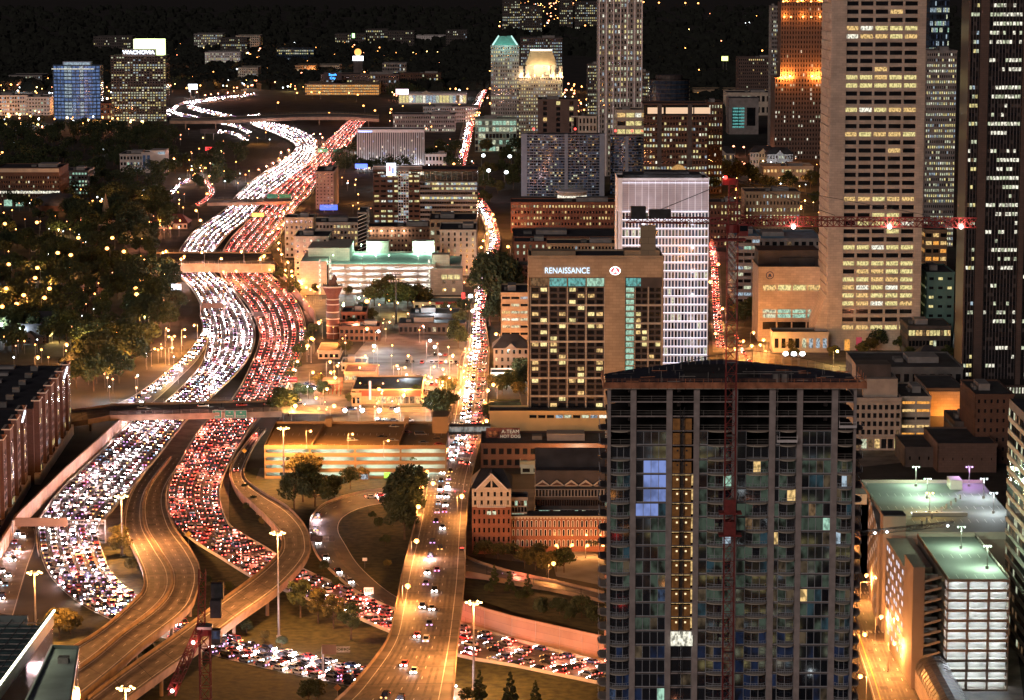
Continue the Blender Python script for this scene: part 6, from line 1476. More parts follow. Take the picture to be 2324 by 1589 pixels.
# striped brick tower
p = G(756, 768); root = link('brick_tower', None, None, 'round red brick tower with pale rings and a flared open top beside the freeway', 'tower', loc=p)
m = MB(); ht = at(756, 672, p.y).z; tb = facing('tower_brick', (.15, .06, .045), .9, sx=1.2, sz=.5); m.cyl((0, 0, 0), 3.6, ht, tb, 20, 3.3)
m.build('shaft', root); m = MB()
for k in (.12, .30, .46, .62, .80, .92): m.cyl((0, 0, ht * k), 3.75, .5, pale_concrete, 20)
m.build('ring', root); m = MB(); m.cyl((0, 0, ht * .50), 3.72, ht * .1, darkc, 20); m.build('dark_band', root)
m = MB(); m.cyl((0, 0, ht), 3.4, 5, tb, 20, 5.6); m.cyl((0, 0, ht + 5), 5.8, .8, pale_concrete, 20); m.build('flared_head', root)
m = MB()
for k in range(20):
    t = 2 * math.pi * k / 20; m.bar((5.2 * math.cos(t), 5.2 * math.sin(t), ht + 5.8), (5.2 * math.cos(t), 5.2 * math.sin(t), ht + 7), .25, darkc)
m.cyl((0, 0, ht + 5.8), 3, 3.2, brownbrick, 12, 1.8); m.cyl((1, 0, ht + 9), 1.6, 3, brownbrick, 8, .3); m.build('crown', root)
# ---------------------------------------------------------------- the other buildings
BL = 'building'; OB = 'office building'
def yb(py): return yof(py)
# street level between freeway and street
simple('low_building', 'pale flat roofed shed behind the dark red roofed shop', BL, 775, 830, 828, yb(842), 20, creamst, 6, 1, lit=.2, cap=6)
B = simple('shop', 'long shop with a dark red roof and brightly lit window front', 'shop', 782, 852, 848, yb(868), 26, tan, 8, 1, wx=.9, wz=.5, lit=.95, pal='office', cap=8, roof=mat('red_roof', (0.20, 0.05, 0.035), .8, .3, .3), plant=False)
B = Bld('restaurant', 'low tan restaurant with a dark roof, red band and lit pylon sign', 'restaurant', 800, 955, 888, yb(918), 42, tan, cap=10); B.body(m=tan); B.face('front', B.X(850), B.W / 2, 0, 4.2, nx=8, ny=1, wx=.8, wz=.8, lit=.6, pal='warm', proud=.2)
B.wm.box(B.X(815), -.6, B.H - 2.2, B.W / 2, -.36, B.H + .5, mat('red_band', (0.35, 0.06, 0.04), .7, .1)); m = MB(); m.box(B.X(837), -1.2, B.H - 4, B.X(842), -.7, B.H + 5, emis('pylon', (1, .55, .35), 2.2)); m.build('pylon_sign', B.root); B.done()
simple('low_building', 'small flat tan annex below the restaurant sign', BL, 798, 818, 896, yb(922), 10, tan, 2, 1, lit=.1, cap=2, plant=False)
simple('low_building', 'dark long flat roofed hall left of the long street', BL, 930, 1040, 716, yb(738), 26, darkc, 12, 1, lit=.1, cap=8, group='dark halls')
simple('low_building', 'dark flat roofed hall with a small pale block at its right end', BL, 905, 1055, 738, yb(758), 24, darkc, 14, 1, lit=.08, cap=8, group='dark halls')
simple('low_building', 'low brick house with a teal lit entrance beside the striped tower', BL, 775, 830, 712, yb(745), 24, brick, 5, 2, lit=.15, pal='green', cap=8)
simple('low_building', 'low dark brick house right behind the striped tower', BL, 770, 860, 745, yb(775), 20, brownbrick, 8, 2, lit=.08, cap=8)
B = simple('drive_in', 'drive-in restaurant with a long red canopy and lit yellow front by the street', 'restaurant', 940, 1062, 690, yb(702), 26, creamst, 10, 1, wx=.7, wz=.6, lit=.8, pal='warm', cap=10, roof=roofgrey, plant=False)
m = MB(); m.box(-B.W * .1, -6, B.H + .4, B.W * .42, -.5, B.H + 1.6, mat('canopy_red', (0.45, 0.03, 0.03), .5, .1)); m.box(B.W * .38, -3, B.H + 1.6, B.W * .45, -1, B.H + 7, emis('red_neon', (1, .06, .05), 1.5)); m.build('canopy', B.root)
simple('low_building', 'tan flat lot house with a bright orange roof near the freeway bend', BL, 722, 770, 800, yb(815), 30, tan, 4, 1, lit=.1, cap=4, roof=mat('tan_roof', (0.35, 0.25, 0.13), .8, .1), plant=False)
# red roadside sign structure near the freeway
B = Bld('rack_structure', 'open steel rack structure glowing red orange beside the freeway lot', 'structure', 728, 772, 862, yb(895), 22, redsteel, cap=0)
for i in range(6):
    for j in range(3): B.wm.bar((-B.W / 2 + i * B.W / 5, j * 9, 0), (-B.W / 2 + i * B.W / 5, j * 9, 5), .3, redsteel)
for j in range(5): B.wm.bar((-B.W / 2, j * 4.6, 5), (B.W / 2, j * 4.6, 5), .35, redsteel); B.wm.box(-B.W / 2, j * 4.6, 5.1, B.W / 2, j * 4.6 + 2.6, 5.3, darkc)
B.done()
rt, W, H, z0 = board(655, 675, 856, 868, yb(885), mat('board_red', (0.3, .03, .03), .6, .1), [('PARKING', 0, .5, .35)], 'glowing red roadside sign beside the outbound lanes', tc=emis('red_text', (1, .25, .2), 3.5))
# cream campus blocks
simple('campus_block', 'cream office block with square windows at the far left of the campus row', OB, 646, 710, 497, yb(585), 26, creamst, 6, 7, wx=.45, wz=.5, lit=.25, cap=24)
simple('campus_block', 'wide cream block with a dark flat roof and a framed glass corner', OB, 668, 812, 508, yb(560), 40, creamst, 18, 4, wx=.6, wz=.5, lit=.35, pal='warm', cap=30, roof=roofdark)
simple('campus_block', 'cream wing with a vertical strip of white light left of the mint roofed garage', OB, 668, 745, 540, yb(640), 40, creamst, 5, 8, wx=.3, wz=.4, lit=.3, pal='bright', cap=20)
B = Bld('lattice_screen_building', 'building end wall wrapped in a white diagonal lattice', OB, 812, 832, 485, yb(600), 40, greyc, cap=0); B.body(); 
for k in range(14):
    z = k * B.H / 14; B.wm.bar((B.W / 2 + .2, 0, z), (B.W / 2 + .2, 20, z + B.H / 7), .5, white); B.wm.bar((B.W / 2 + .2, 20, z), (B.W / 2 + .2, 0, z + B.H / 7), .5, white); B.wm.bar((-B.W / 2, -.3, z), (B.W / 2, -.3, z + B.H / 14), .4, white)
B.done()
simple('brick_hall', 'dark brick hall under four wall lamps, below the long lit office block', BL, 835, 1000, 518, yb(585), 30, brownbrick, 20, 6, wx=.45, wz=.45, lit=.10, cap=30)
for i, x in enumerate((842, 866, 890, 917)):
    pt = at(x, 524, yb(585) - 1); l = bpy.data.lights.new('wall_lamp_light', 'POINT'); l.energy = 3000; l.color = (1, .75, .5)
    k = link('wall_lamp', None, None, 'wall lamp on the dark brick hall, %s from left' % ordn(i), 'lamp', 'wall lamps on the brick hall', loc=pt); m = MB(); m.box(-.5, -.4, -.2, .5, .6, .3, M('lamp_yellow')); m.build('lamp', k); link('wall_lamp_light', l, k, loc=(0, -2, -.5))
simple('campus_block', 'cream stepped block with tall narrow lit windows beside the long street', OB, 998, 1080, 525, yb(625), 50, creamst, 6, 8, wx=.3, wz=.6, lit=.4, pal='warm', cap=24)
simple('campus_block', 'dark roofed block with a glazed roof light behind the cream stepped block', OB, 975, 1080, 502, yb(590), 50, tan, 8, 5, lit=.2, cap=16)
# long lit office block
Y = yb(525); B = Bld('office_building', 'long midrise, brick left half, lit glass bands right, white square sign on roof', OB, 847, 1083, 388, Y, 40, brownbrick, cap=100)
X, Z = B.X, B.Z; B.body(); B.face('front', None, X(955), 2, B.H - 2, nx=7, ny=11, wx=.72, wz=.42, lit=.5, pal='office', proud=.5)
B.face('front', X(955), None, 2, B.H - 8, nx=24, ny=10, wx=.97, wz=.5, lit=.45, pal='office', proud=.3, m=greyc, flit=lambda j, n: (.2, .2, .1, .3, .2, .05, .55, .1, .95, .95)[j % 10] if j < 10 else .2)
B.wm.box(X(905), -.8, 2, X(930), 0, B.H + 2, greyc); B.face('front', X(906), X(929), 2, B.H, nx=4, ny=22, wx=.8, wz=.8, lit=.35, pal='cool', off=-.8, proud=.1, m=white)
for k in range(14): B.wm.bar((X(955) + k * 4, -.5, B.H - 7), (X(955) + k * 4, -.5, B.H - 1), .3, greyc)
B.wm.box(X(850), 2, B.H, X(960), 10, B.H + 3, greyc); B.wm.box(X(850), -.3, B.H + 3, X(960), 12, B.H + 3.6, white)
for q in (860, 920, 950): B.wm.box(X(q), -.35, B.H - 3, X(q + 14), -.1, B.H - 1, M('lit_bright'))
m = MB(); m.box(X(880), -1.6, B.H - 3.5, X(901), -1.0, B.H + 6, emis('sign_square', (.85, .9, 1.0), 3.0)); m.box(X(884), -1.7, B.H - .5, X(890), -1.6, B.H + 4, emis('sign_pink', (1, .3, .4), 1.2)); m.box(X(891), -1.7, B.H - 2, X(897), -1.6, B.H + 2.5, emis('sign_bl', (.3, .4, 1), 1.2)); m.build('roof_sign', B.root); B.done()
simple('office_building', 'narrow pale brick slab beside the distant red lanes with a louvred side wall', OB, 716, 757, 392, yb(475), 60, mat('pale_brick', (.36, .24, .2), .8, .1, .2), 5, 11, wx=.3, wz=.35, lit=.15, cap=20)
rt, *_ = board(726, 766, 465, 477, yb(482), emis('screen_blue', (.08, .18, 1), 1.6), [], 'bright blue lit display screen below the narrow slab')
for i in range(4): text('lettering', ('EVENTS TONIGHT', 'WELCOME')[i % 2], rt, (0, -.35, _[2] + 1.2 + i * .9), .9, white, .02) if i in (1, 2) else None
B = Bld('striped_building', 'white building with dense vertical white fins above dark trees', OB, 811, 962, 296, yb(385), 30, white, cap=20); B.body(m=darkc)
n = 36; B.wm.box(-B.W / 2, -1.4, B.H - 2, B.W / 2, 0, B.H + .5, white)
for i in range(n + 1): B.wm.box(-B.W / 2 + i * B.W / n - .32, -1.3, 0, -B.W / 2 + i * B.W / n + .32, 0, B.H, white)
for k in range(40): B.win.append((1.0, 2.0, (-B.W / 2 + (R.randrange(n) + .5) * B.W / n, -.05, R.uniform(4, B.H - 6)), 0, M(R.choice(('lit_cool', 'lit_bright', 'lit_blue'))), 1, True))
m = MB(); m.box(-B.W / 2 + 1, -1.5, B.H - 1.7, B.X(848), -1.4, B.H - .3, emis('sign_blue', (.35, .5, 1), 2.5)); m.build('blue_sign', B.root); B.done()
for x, p in ((830, 9000), (870, 9000), (910, 9000), (950, 9000)):
    l = bpy.data.lights.new('facade_light', 'POINT'); l.energy = 4500; l.color = (.9, .92, 1); l.shadow_soft_size = 1; link('facade_light', l, B.root, loc=(B.X(x), -7, 3))
simple('low_building', 'white flat roofed house right of the white striped building', BL, 965, 1012, 352, yb(385), 20, white, 6, 2, lit=.1, cap=6)
simple('office_building', 'long dark grey office slab with a row of small lit windows, behind the striped building', OB, 892, 1032, 262, yb(300), 40, greyc, 34, 4, wx=.5, wz=.5, lit=.3, pal='bright', cap=40)
simple('office_building', 'farther grey office slab stepped to the right with a brick end', OB, 960, 1085, 244, yb(278), 40, greyc, 26, 4, wx=.5, wz=.5, lit=.2, pal='bright', cap=24)
simple('brick_building', 'low orange brick building with lit front left of the distant street', BL, 1036, 1078, 252, yb(272), 30, brick, 6, 2, lit=.4, pal='orange', cap=8)
# upper middle: orange block, glass hall etc
B = simple('retail_block', 'long orange lit block of open galleries beyond the farthest bridge', BL, 692, 860, 192, yb(216), 60, tan, 40, 4, wx=.8, wz=.5, lit=.95, pal='orange', cap=60, plant=False)
rt, W, H, z0 = board(735, 775, 164, 182, yb(213), mat('panel_dark', (.05, .04, .05), .7, .1), [('South', 0, .68, .42), ('City', 0, .25, .42)], 'vivid blue lettered sign on a dark block above the orange galleries', tc=emis('blue_text', (.05, .35, 1), 5), legs=False, name='wall_sign')
simple('office_building', 'dark brown block behind the orange galleries, with a few lit windows', OB, 728, 905, 170, yb(211), 50, brownst, 30, 4, lit=.12, cap=20)
simple('office_building', 'reddish brown block on the hill with a pale entrance frame', OB, 905, 1000, 168, yb(200), 40, brownbrick, 18, 4, lit=.15, cap=20)
B = simple('glass_hall', 'long pale glowing glass hall with a white roof sign at its left end', 'hall', 905, 1058, 214, yb(236), 40, white, 20, 1, wx=.85, wz=.8, lit=1.0, pal='office', cap=20, plant=False)
m = MB(); m.box(B.X(902), -1, B.H, B.X(930), 0, B.H + 7, emis('sign_pinkwhite', (1, .75, .85), 3)); m.build('roof_sign', B.root); m = MB(); m.face([(B.X(955), -1, B.H), (B.X(985), -1, B.H), (B.X(970), -1, B.H + 5)], creamst); m.build('gable', B.root)
B = Bld('globe_building', 'dark building with an orange globe on a white lit base on its roof', BL, 868, 922, 145, yb(195), 40, greyc, cap=16); B.body(); B.face('front', nx=14, ny=6, lit=.12); m = MB(); bx = B.X(817); m.box(bx - 7, 5, 0, bx + 7, 15, B.Z(138), darkc); m.build('sign_tower', B.root)
m = MB(); m.box(bx - 8, 4, B.Z(138), bx + 8, 12, B.Z(128), emis('globe_base', (.9, .95, 1), 4)); m.build('lit_base', B.root); m = MB(); m.ball((bx, 6, B.Z(119)), 5.5, emis('globe_orange', (1, .4, .1), 2.2), 14, 8); m.build('globe', B.root); B.done()
# two towers at the far left
Y = yb(272); B = Bld('glass_tower', 'blue glowing glass office tower with a curved front at the far left', 'tower', 118, 225, 150, Y, 34, glassb, cap=90); m = MB()
N = 12; W2 = B.W / 2; arc = [(-W2 + B.W * i / N, 8 - 10 * math.sin(math.pi * i / N)) for i in range(N + 1)]
m.prism(arc + [(W2, 36), (-W2, 36)], 0, B.H, glassb); 
for j in range(16):
    z = B.H * j / 15; m.prism([(x, y - .5) for x, y in arc] + [(W2, 20), (-W2, 20)], z, z + 1.1, mat('blue_spandrel', (.07, .12, .2), .4, .2))
for i in range(N + 1):
    if i % 2 == 0: m.box(arc[i][0] - .3, arc[i][1] - .8, 0, arc[i][0] + .3, arc[i][1], B.H, MATS['blue_spandrel'])
m.build('wall', B.root); cnt = 0; st = MB()
for j in range(15):
    for i in range(N):
        z0 = B.H * j / 15 + 1.3; z1 = B.H * (j + 1) / 15 - .3; (xa, ya), (xb_, yb_) = arc[i], arc[i + 1]; lit = R.random() < .86
        mm = M('lit_cool') if i in (3, 4, 7) and j % 5 else emis('tower_blue', (.22, .36, .75), .55, False, .6, .3)
        w = MB() if cnt < 90 else st; w.face([(xa + .3, ya - .12, z0), (xb_ - .3, yb_ - .12, z0), (xb_ - .3, yb_ - .12, z1), (xa + .3, ya - .12, z1)], mm)
        if cnt < 90: w.build('window', B.root)
        cnt += 1
st.build('window', B.root, kind='stuff'); m = MB(); m.box(-W2 * .6, 10, B.H, W2 * .6, 24, B.H + 5, mat('crown_blue', (.4, .5, .7), .5, .1)); m.box(-W2 * .55, 9.8, B.H + 1, W2 * .55, 10, B.H + 4, M('lit_cool')); m.build('roof_crown', B.root)
m = MB(); m.box(-W2, -3.2, B.H - 4, W2 * .8, -2.6, B.H - 3, M('lit_bright')); m.build('top_light', B.root)
Y = yb(276); B = Bld('office_tower', 'dark office tower with a lit lettered sign and a bright yellow green roof box', 'tower', 251, 376, 128, Y, 40, darkc, cap=100); B.body()
B.face('front', nx=20, ny=26, wx=.6, wz=.5, lit=.5, pal='office', proud=.4, flit=lambda j, n: 1.1 if j in (9, 10, 11) else (.75 if j in (2, 3, 12, 13, 22) else .35)); X, Z = B.X, B.Z
B.wm.box(X(291), -1.5, B.H, X(364), 12, Z(112), greyc); m = MB(); m.box(X(313), 12, B.H + 1, X(380), 34, Z(90), emis('crown_box', (.85, 1.0, .45), 3.2, False, .4, .05)); m.build('roof_box', B.root)
text('sign_lettering', 'WACHOVIA', B.root, ((X(293) + X(362)) / 2, -2, Z(119)), 6.4, emis('sign_wv', (.75, .85, 1), 5), .2, sx=(X(362) - X(293)) / 34); B.done()
simple('shopping_block', 'long pale low shopping block at the far left edge', BL, -20, 62, 218, yb(262), 50, white, 14, 5, wx=.6, wz=.5, lit=.3, pal='cool', cap=20)
simple('shopping_block', 'pale corner block between the shopping street and the blue tower', BL, 58, 112, 222, yb(262), 60, white, 8, 5, wx=.5, wz=.45, lit=.35, pal='cool', cap=20)
simple('low_building', 'low brick row at the foot between the two far towers', BL, 228, 300, 236, yb(272), 30, brick, 10, 3, lit=.3, cap=12, pal='warm')
# far hillside
far = [(20, 95, 172, 190, greyc, .25), (212, 300, 84, 118, darkc, .2), (440, 505, 78, 110, greyc, .5), (500, 560, 88, 125, darkc, .35), (465, 545, 120, 150, white, .4), (628, 712, 112, 140, glassb, .4), (535, 590, 82, 112, pale_concrete, .1), (540, 585, 155, 185, creamst, .1),
       (670, 715, 150, 170, tan, .5), (720, 770, 150, 166, creamst, .3), (830, 880, 68, 96, darkc, .3), (945, 1010, 82, 92, white, .4), (1012, 1060, 70, 100, darkc, .25), (880, 940, 72, 100, darkc, .2), (760, 830, 78, 100, darkc, .2), (1140, 1180, 2, 60, darkc, .4), (1180, 1230, 15, 75, darkc, .3), (1270, 1300, -5, 60, darkc, .35), (1305, 1355, 5, 62, darkc, .35)]
wd = ['grey', 'dark', 'grey', 'dark', 'white', 'bluish glass', 'pale', 'cream', 'tan', 'cream', 'dark', 'white', 'dark', 'dark', 'dark', 'dark', 'dark', 'dark', 'dark']
for i, (x0, x1, y0, y1, w_, l_) in enumerate(far):
    simple('distant_building', '%s distant building on the far hillside, %s from left' % (wd[i], ordn(sorted(range(len(far)), key=lambda q: far[q][0]).index(i))), BL, x0, x1, y0, yb(max(y1, 62) + 4), 60, w_, max(6, int((x1 - x0) / 4)), max(3, int((y1 - y0) / 5)), wx=.5, wz=.45, lit=l_, cap=10, pal='office', plant=False, group='distant buildings on the hillside')
m = MB(); 
# left side buildings
B = simple('office_building', 'long reddish office block with a pale parapet band at the left edge', OB, -10, 134, 384, yb(470), 50, brownbrick, 26, 7, wx=.45, wz=.5, lit=.12, cap=50, top=5, flit=None)
m = MB()
for i in range(22): m.box(-B.W / 2 + i * B.W / 22 + .5, -.5, B.H * .36, -B.W / 2 + i * B.W / 22 + 2.6, -.4, B.H * .36 + 2, M('lit_bright'))
m.box(-B.W / 2, -1.0, B.H - 2.5, B.W / 2, -.3, B.H + .6, pale_concrete); m.build('lit_row', B.root)
for q in (18, 44, 98): m = MB(); m.box(B.X(q), -.6, .8, B.X(q + 18), -.4, 6, M('lit_green')); m.build('lobby_window', B.root)
simple('office_building', 'darker block with greenish windows right of the long reddish office block', OB, 135, 198, 390, yb(442), 40, darkc, 9, 6, wx=.6, wz=.55, lit=.65, pal='green', cap=30)
B = simple('office_building', 'white block with a tall arched window bay set among dark trees', OB, 272, 362, 352, yb(392), 50, mat('dim_white', (.5, .46, .44), .7, .1), 12, 3, lit=.2, cap=12, pal='cool')
X = B.X; m = MB(); m.box(X(330), -3, 0, X(352), 0, B.H + 3, MATS['dim_white']); m.cyl((0, 0, 0), .01, .01, white, 3)
for k in range(4): m.box(X(333) + k * 4.2, -3.2, 4, X(333) + k * 4.2 + 2.6, -3, B.H, M('lit_dimblue'))
m.box(X(350), -6, 0, X(385), 20, B.H + 5, MATS['dim_white']); m.box(X(368), -6.3, B.H + 1, X(384), -6.05, B.H + 3.4, M('lit_cool')); m.build('arched_bay', B.root)
B = Bld('domed_hall', 'low round hall with a wide dark domed roof at the left', 'hall', 60, 175, 470, yb(482), 10, brownbrick, cap=0); B.wm.cyl((0, 30, 0), B.W / 2, B.H, brownbrick, 32)
m = MB(); i0 = []
for k in range(6):
    r0, r1 = B.W / 2 * math.cos(k * .26), B.W / 2 * math.cos((k + 1) * .26) if k < 5 else .1; m.cyl((0, 30, B.H + 9 * math.sin(k * .26)), r0, 9 * (math.sin((k + 1) * .26) - math.sin(k * .26)), mat('dome_roof', (.05, .055, .07), .6, .3), 32, max(r1, .1))
m.build('dome', B.root); B.done()
def house(label, x0, x1, yt, y1, wall, roofm=None, depth=18, lit=.15, nx=5, ny=2, name='house', gab=True, pal='warm'):
    B = Bld(name, label, 'house', x0, x1, yt, yb(y1), depth, wall, cap=8); B.body(roof=False); B.face('front', nx=nx, ny=ny, wx=.4, wz=.5, lit=lit, pal=pal, proud=.15)
    a, c, h, o = -B.W / 2 - .8, B.W / 2 + .8, B.H, min(6, depth * .35); rm = roofm or roofdark; m = MB()
    m.face([(a, -1, h), (c, -1, h), (c - o, depth / 2, h + o), (a + o, depth / 2, h + o)], rm); m.face([(c, depth + 1, h), (a, depth + 1, h), (a + o, depth / 2, h + o), (c - o, depth / 2, h + o)], rm)
    m.face([(a, depth + 1, h), (a, -1, h), (a + o, depth / 2, h + o)], rm); m.face([(c, -1, h), (c, depth + 1, h), (c - o, depth / 2, h + o)], rm); m.build('roof', B.root)
    if gab:
        m = MB(); g = B.W * .16; m.face([(-g, -1.2, h - .2), (g, -1.2, h - .2), (0, -1.2, h + g * .9)], wall); m.face([(-g, -1.2, h - .2), (0, -1.2, h + g * .9), (0, 5, h + g * .9)], rm); m.face([(g, -1.2, h - .2), (0, 5, h + g * .9), (0, -1.2, h + g * .9)], rm); m.build('dormer', B.root)
    B.done(); return B
house('low building with a dark red gabled roof beside the freeway', 345, 425, 507, 520, tan, mat('gable_red', (.13, .04, .035), .8, .2), 26, .2, 8, 1)
house('white gabled cottage among the dark trees', 70, 115, 562, 572, mat('dim_white2', (.4, .38, .36), .8, .1), lit=.1)
house('glowing orange columned house at the left edge', -15, 22, 668, 695, creamst, lit=.9, nx=5, ny=1, pal='orange')
house('wide dark roofed fraternity house left of the freeway', 120, 190, 690, 705, brownbrick, lit=.1); house('second dark roofed house lower on the left', 60, 150, 735, 750, brownbrick, lit=.15)
house('long low house with a row of warm lit windows near the brick apartments', 155, 240, 803, 818, brick, lit=.6, nx=7, pal='warm'); house('dark house with white lit door at far left', 20, 110, 765, 780, darkc, lit=.3)
house('dark campus house behind the lamp row', 160, 250, 585, 600, brownbrick, lit=.1); house('brown chapel hall below the pointed spire', 215, 262, 500, 512, tan, lit=.2)
house('small house in the grove beside the headlight lanes', 180, 240, 650, 662, brownbrick, lit=.3)
p = G(241, 512); k = link('church_spire', None, None, 'slender stone church spire catching orange light among dark trees', 'spire', loc=p); m = MB(); m.box(-2.4, -2.4, 0, 2.4, 2.4, 12, tan); m.build('tower', k); m = MB(); m.cyl((0, 0, 12), 2.9, 13, tan, 4, .1); m.build('spire', k)
rt, *_ = board(389, 411, 645, 659, yb(690), emis('screen_white', (.85, .9, 1), 4, False, .5, .4), [], 'small brilliant white billboard left of the headlight lanes')
rt, *_ = board(427, 448, 191, 203, yb(220), MATS['screen_white'], [], 'small white lit billboard near the far loop road')
rt, *_ = board(455, 494, 293, 303, yb(318), darkc, [], 'dark unlit billboard below the farthest bridge', tc=white)
rt, *_ = board(1638, 1652, 128, 138, yb(175), emis('screen_lime', (.9, 1, .25), 3.5), [], 'small lime yellow lit billboard in the far dark')
rt, *_ = board(799, 805, 76, 86, yb(110), emis('screen_green', (.4, 1, .3), 4), [], 'tiny green lit sign in the far dark', legs=False)
rt, *_ = board(466, 486, 334, 342, yb(350), emis('neon_red', (1, .05, .05), 3), [], 'glowing red neon sign on the campus road', legs=True)
rt, *_ = board(806, 834, 372, 382, yb(395), emis('neon_blue', (.1, .2, 1), 2.5), [], 'glowing blue sign among trees below the striped building')
# right of the long street
simple('parking_block', 'brick and glass parking block right of the long street with pale lit slots', 'garage', 1138, 1201, 668, yb(782), 40, tan, 3, 7, wx=.9, wz=.35, lit=.6, pal='office', cap=20, roof=roofdark)
house('grey gabled town house left of the tan hotel', 1120, 1200, 790, 842, mat('grey_house', (.22, .2, .2), .8, .15), lit=.05, nx=6, ny=3); B = simple('filling_station', 'small brightly lit white shop right of the long street', 'shop', 1115, 1166, 850, yb(866), 14, white, 4, 1, wx=.9, wz=.8, lit=1, pal='green', cap=4, plant=False)
l = bpy.data.lights.new('canopy_light', 'POINT'); l.energy = 16000; l.color = (.85, 1, .85); link('canopy_light', l, B.root, loc=(3, -5, 6))
simple('low_building', 'dark garden wall building with four small lamps above the cream podium', BL, 1112, 1180, 918, yb(935), 8, mat('ivy_wall', (.05, .07, .03), .9, .4), 4, 1, lit=.0, cap=2, plant=False)
simple('brick_building', 'wide red brick block with rows of small lit windows, stepped front', BL, 1160, 1400, 462, yb(528), 34, brick, 34, 5, wx=.5, wz=.45, lit=.45, pal='warm', cap=100, flit=lambda j, n: .9 if j == 4 else .35)
simple('low_building', 'broad dark roofed hall with a yellow lit strip of wall', BL, 1165, 1400, 540, yb(575), 60, brownbrick, 20, 2, lit=.3, pal='yellow', cap=20, top=3)
simple('office_building', 'low cream office wing directly behind the tan hotel roof', OB, 1235, 1403, 556, yb(612), 30, tan, 22, 4, wx=.6, wz=.5, lit=.2, cap=30); simple('brick_building', 'brick corner block with a vertical strip of pale green windows', BL, 1168, 1240, 552, yb(640), 30, brick, 5, 6, wx=.3, wz=.5, lit=.3, pal='green', cap=16)
simple('low_building', 'dark brick house with small dormers in front of the corner block', BL, 1128, 1200, 606, yb(655), 26, brownbrick, 6, 3, wx=.3, wz=.4, lit=.05, cap=8)
B = Bld('drum_pavilion', 'round pale pavilion glowing white at the foot of the twin slabs', 'pavilion', 1266, 1332, 438, yb(462), 30, pale_concrete, cap=0); B.wm.cyl((0, 14, 0), B.W / 2, B.H, pale_concrete, 24); B.wm.cyl((0, 14, 2), B.W / 2 + .2, 4, M('lit_bright'), 24); B.wm.cyl((0, 14, B.H), B.W / 2 + 1, .8, white, 24); B.done()
# curved twin residential slabs
def curved(label, x0, x1, yt, ybase, bulge, piers_, nfl, ncell, lit):
    B = Bld('apartment_tower', label, 'apartment tower', x0, x1, yt, yb(ybase), 26, mat('slab_white', (.24, .29, .38), .6, .08), cap=100); W2 = B.W / 2; N = 16; arc = [(-W2 + B.W * i / N, bulge * (1 - (2 * i / N - 1) ** 2) * -1) for i in range(N + 1)]
    m = MB(); m.prism(arc + [(W2, 26), (-W2, 26)], 0, B.H, glassb, roofdark)
    for j in range(nfl + 1): z = B.H * j / nfl; m.prism([(x, y - .45) for x, y in arc] + [(W2, 5), (-W2, 5)], z - .3, z + .3, MATS['slab_white'])
    for f0, f1 in piers_:
        for q in range(2 if False else 1):
            xa, xb_ = -W2 + B.W * f0, -W2 + B.W * f1; y = -bulge * (1 - (2 * ((f0 + f1) / 2) - 1) ** 2); m.box(xa, y - 1.3, 0, xb_, y + 4, B.H + 1, MATS['slab_white'])
    m.build('wall', B.root); cnt = 0; st = MB()
    for j in range(nfl):
        for i in range(ncell):
            f = (i + .5) / ncell
            if any(a - .01 < f < c + .01 for a, c in piers_): continue
            x = -W2 + B.W * f; y = -bulge * (1 - (2 * f - 1) ** 2) - .25; cw = B.W / ncell * .42; z = B.H * j / nfl; l = R.random() < lit
            mm = pick('condo') if l else R.choice((glassb, glassd, M('lit_dimblue'))); w = MB() if (l and cnt < 100) else st
            w.face([(x - cw, y, z + .6), (x + cw, y, z + .6), (x + cw, y, z + B.H / nfl - .7), (x - cw, y, z + B.H / nfl - .7)], mm)
            if l and cnt < 100: w.build('window', B.root); cnt += 1
            if i % 2 == 0: st.face([(x - cw - .5, y - .3, z), (x - cw - .25, y - .3, z), (x - cw - .25, y - .3, z + B.H / nfl), (x - cw - .5, y - .3, z + B.H / nfl)], MATS['slab_white'])
    st.build('window', B.root, kind='stuff')
    for q in (-W2 * .7, W2 * .3): m = MB(); m.cyl((q, 8, B.H), .3, 4, steel, 6); m.ball((q, 8, B.H + 4.5), 1.0, M('lamp_red'), 8, 5); m.build('roof_beacon', B.root)
    return B
curved('wide blue grey glass residential slab with white balcony grid and red roof beacons', 1183, 1372, 306, 445, 4, [(0, .07), (.52, .56), (.94, 1)], 22, 40, .22)
curved('narrower curved blue grey residential tower right of the wide slab', 1386, 1462, 310, 440, 10, [(.42, .52), (.96, 1)], 20, 16, .18)
# office block with glowing crown
B = Bld('office_tower', 'brick office tower with glowing crown windows and a half round entrance light', 'tower', 1461, 1606, 238, yb(470), 40, brownbrick, cap=100); B.body(); X, Z = B.X, B.Z
B.face('front', z0=Z(400), z1=Z(262), nx=22, ny=11, wx=.62, wz=.5, lit=.45, pal='office', proud=.4); B.face('front', z0=0, z1=Z(400), nx=14, ny=5, wx=.4, wz=.4, lit=.2, pal='warm', proud=.4)
m = MB()
for x0, n in ((1466, 5), (1507, 9), (1571, 5)):
    for i in range(n): q = X(x0 + i * 6.4); m.box(q, -.9, Z(258), q + 3.6, -.5, Z(244), emis('crown_window', (1, .66, .42), .9))
m.build('crown_windows', B.root)
for x in (1488, 1556): B.wm.box(X(x), -1.2, Z(380), X(x + 10), -.2, B.H + 1, darkc)
m = MB(); e = emis('arch_glow', (1, .55, .18), .6, False, .5); m.face([(X(1512) + 9 + 6.5 * math.cos(t), -1.2, Z(391) + 6.5 * math.sin(t)) for t in [math.pi * i / 12 for i in range(13)]][::-1], e); m.build('entrance_arch', B.root)
B.face('right', z0=0, z1=B.H - 4, nx=6, ny=16, wx=.5, wz=.5, lit=.4)
B.done()
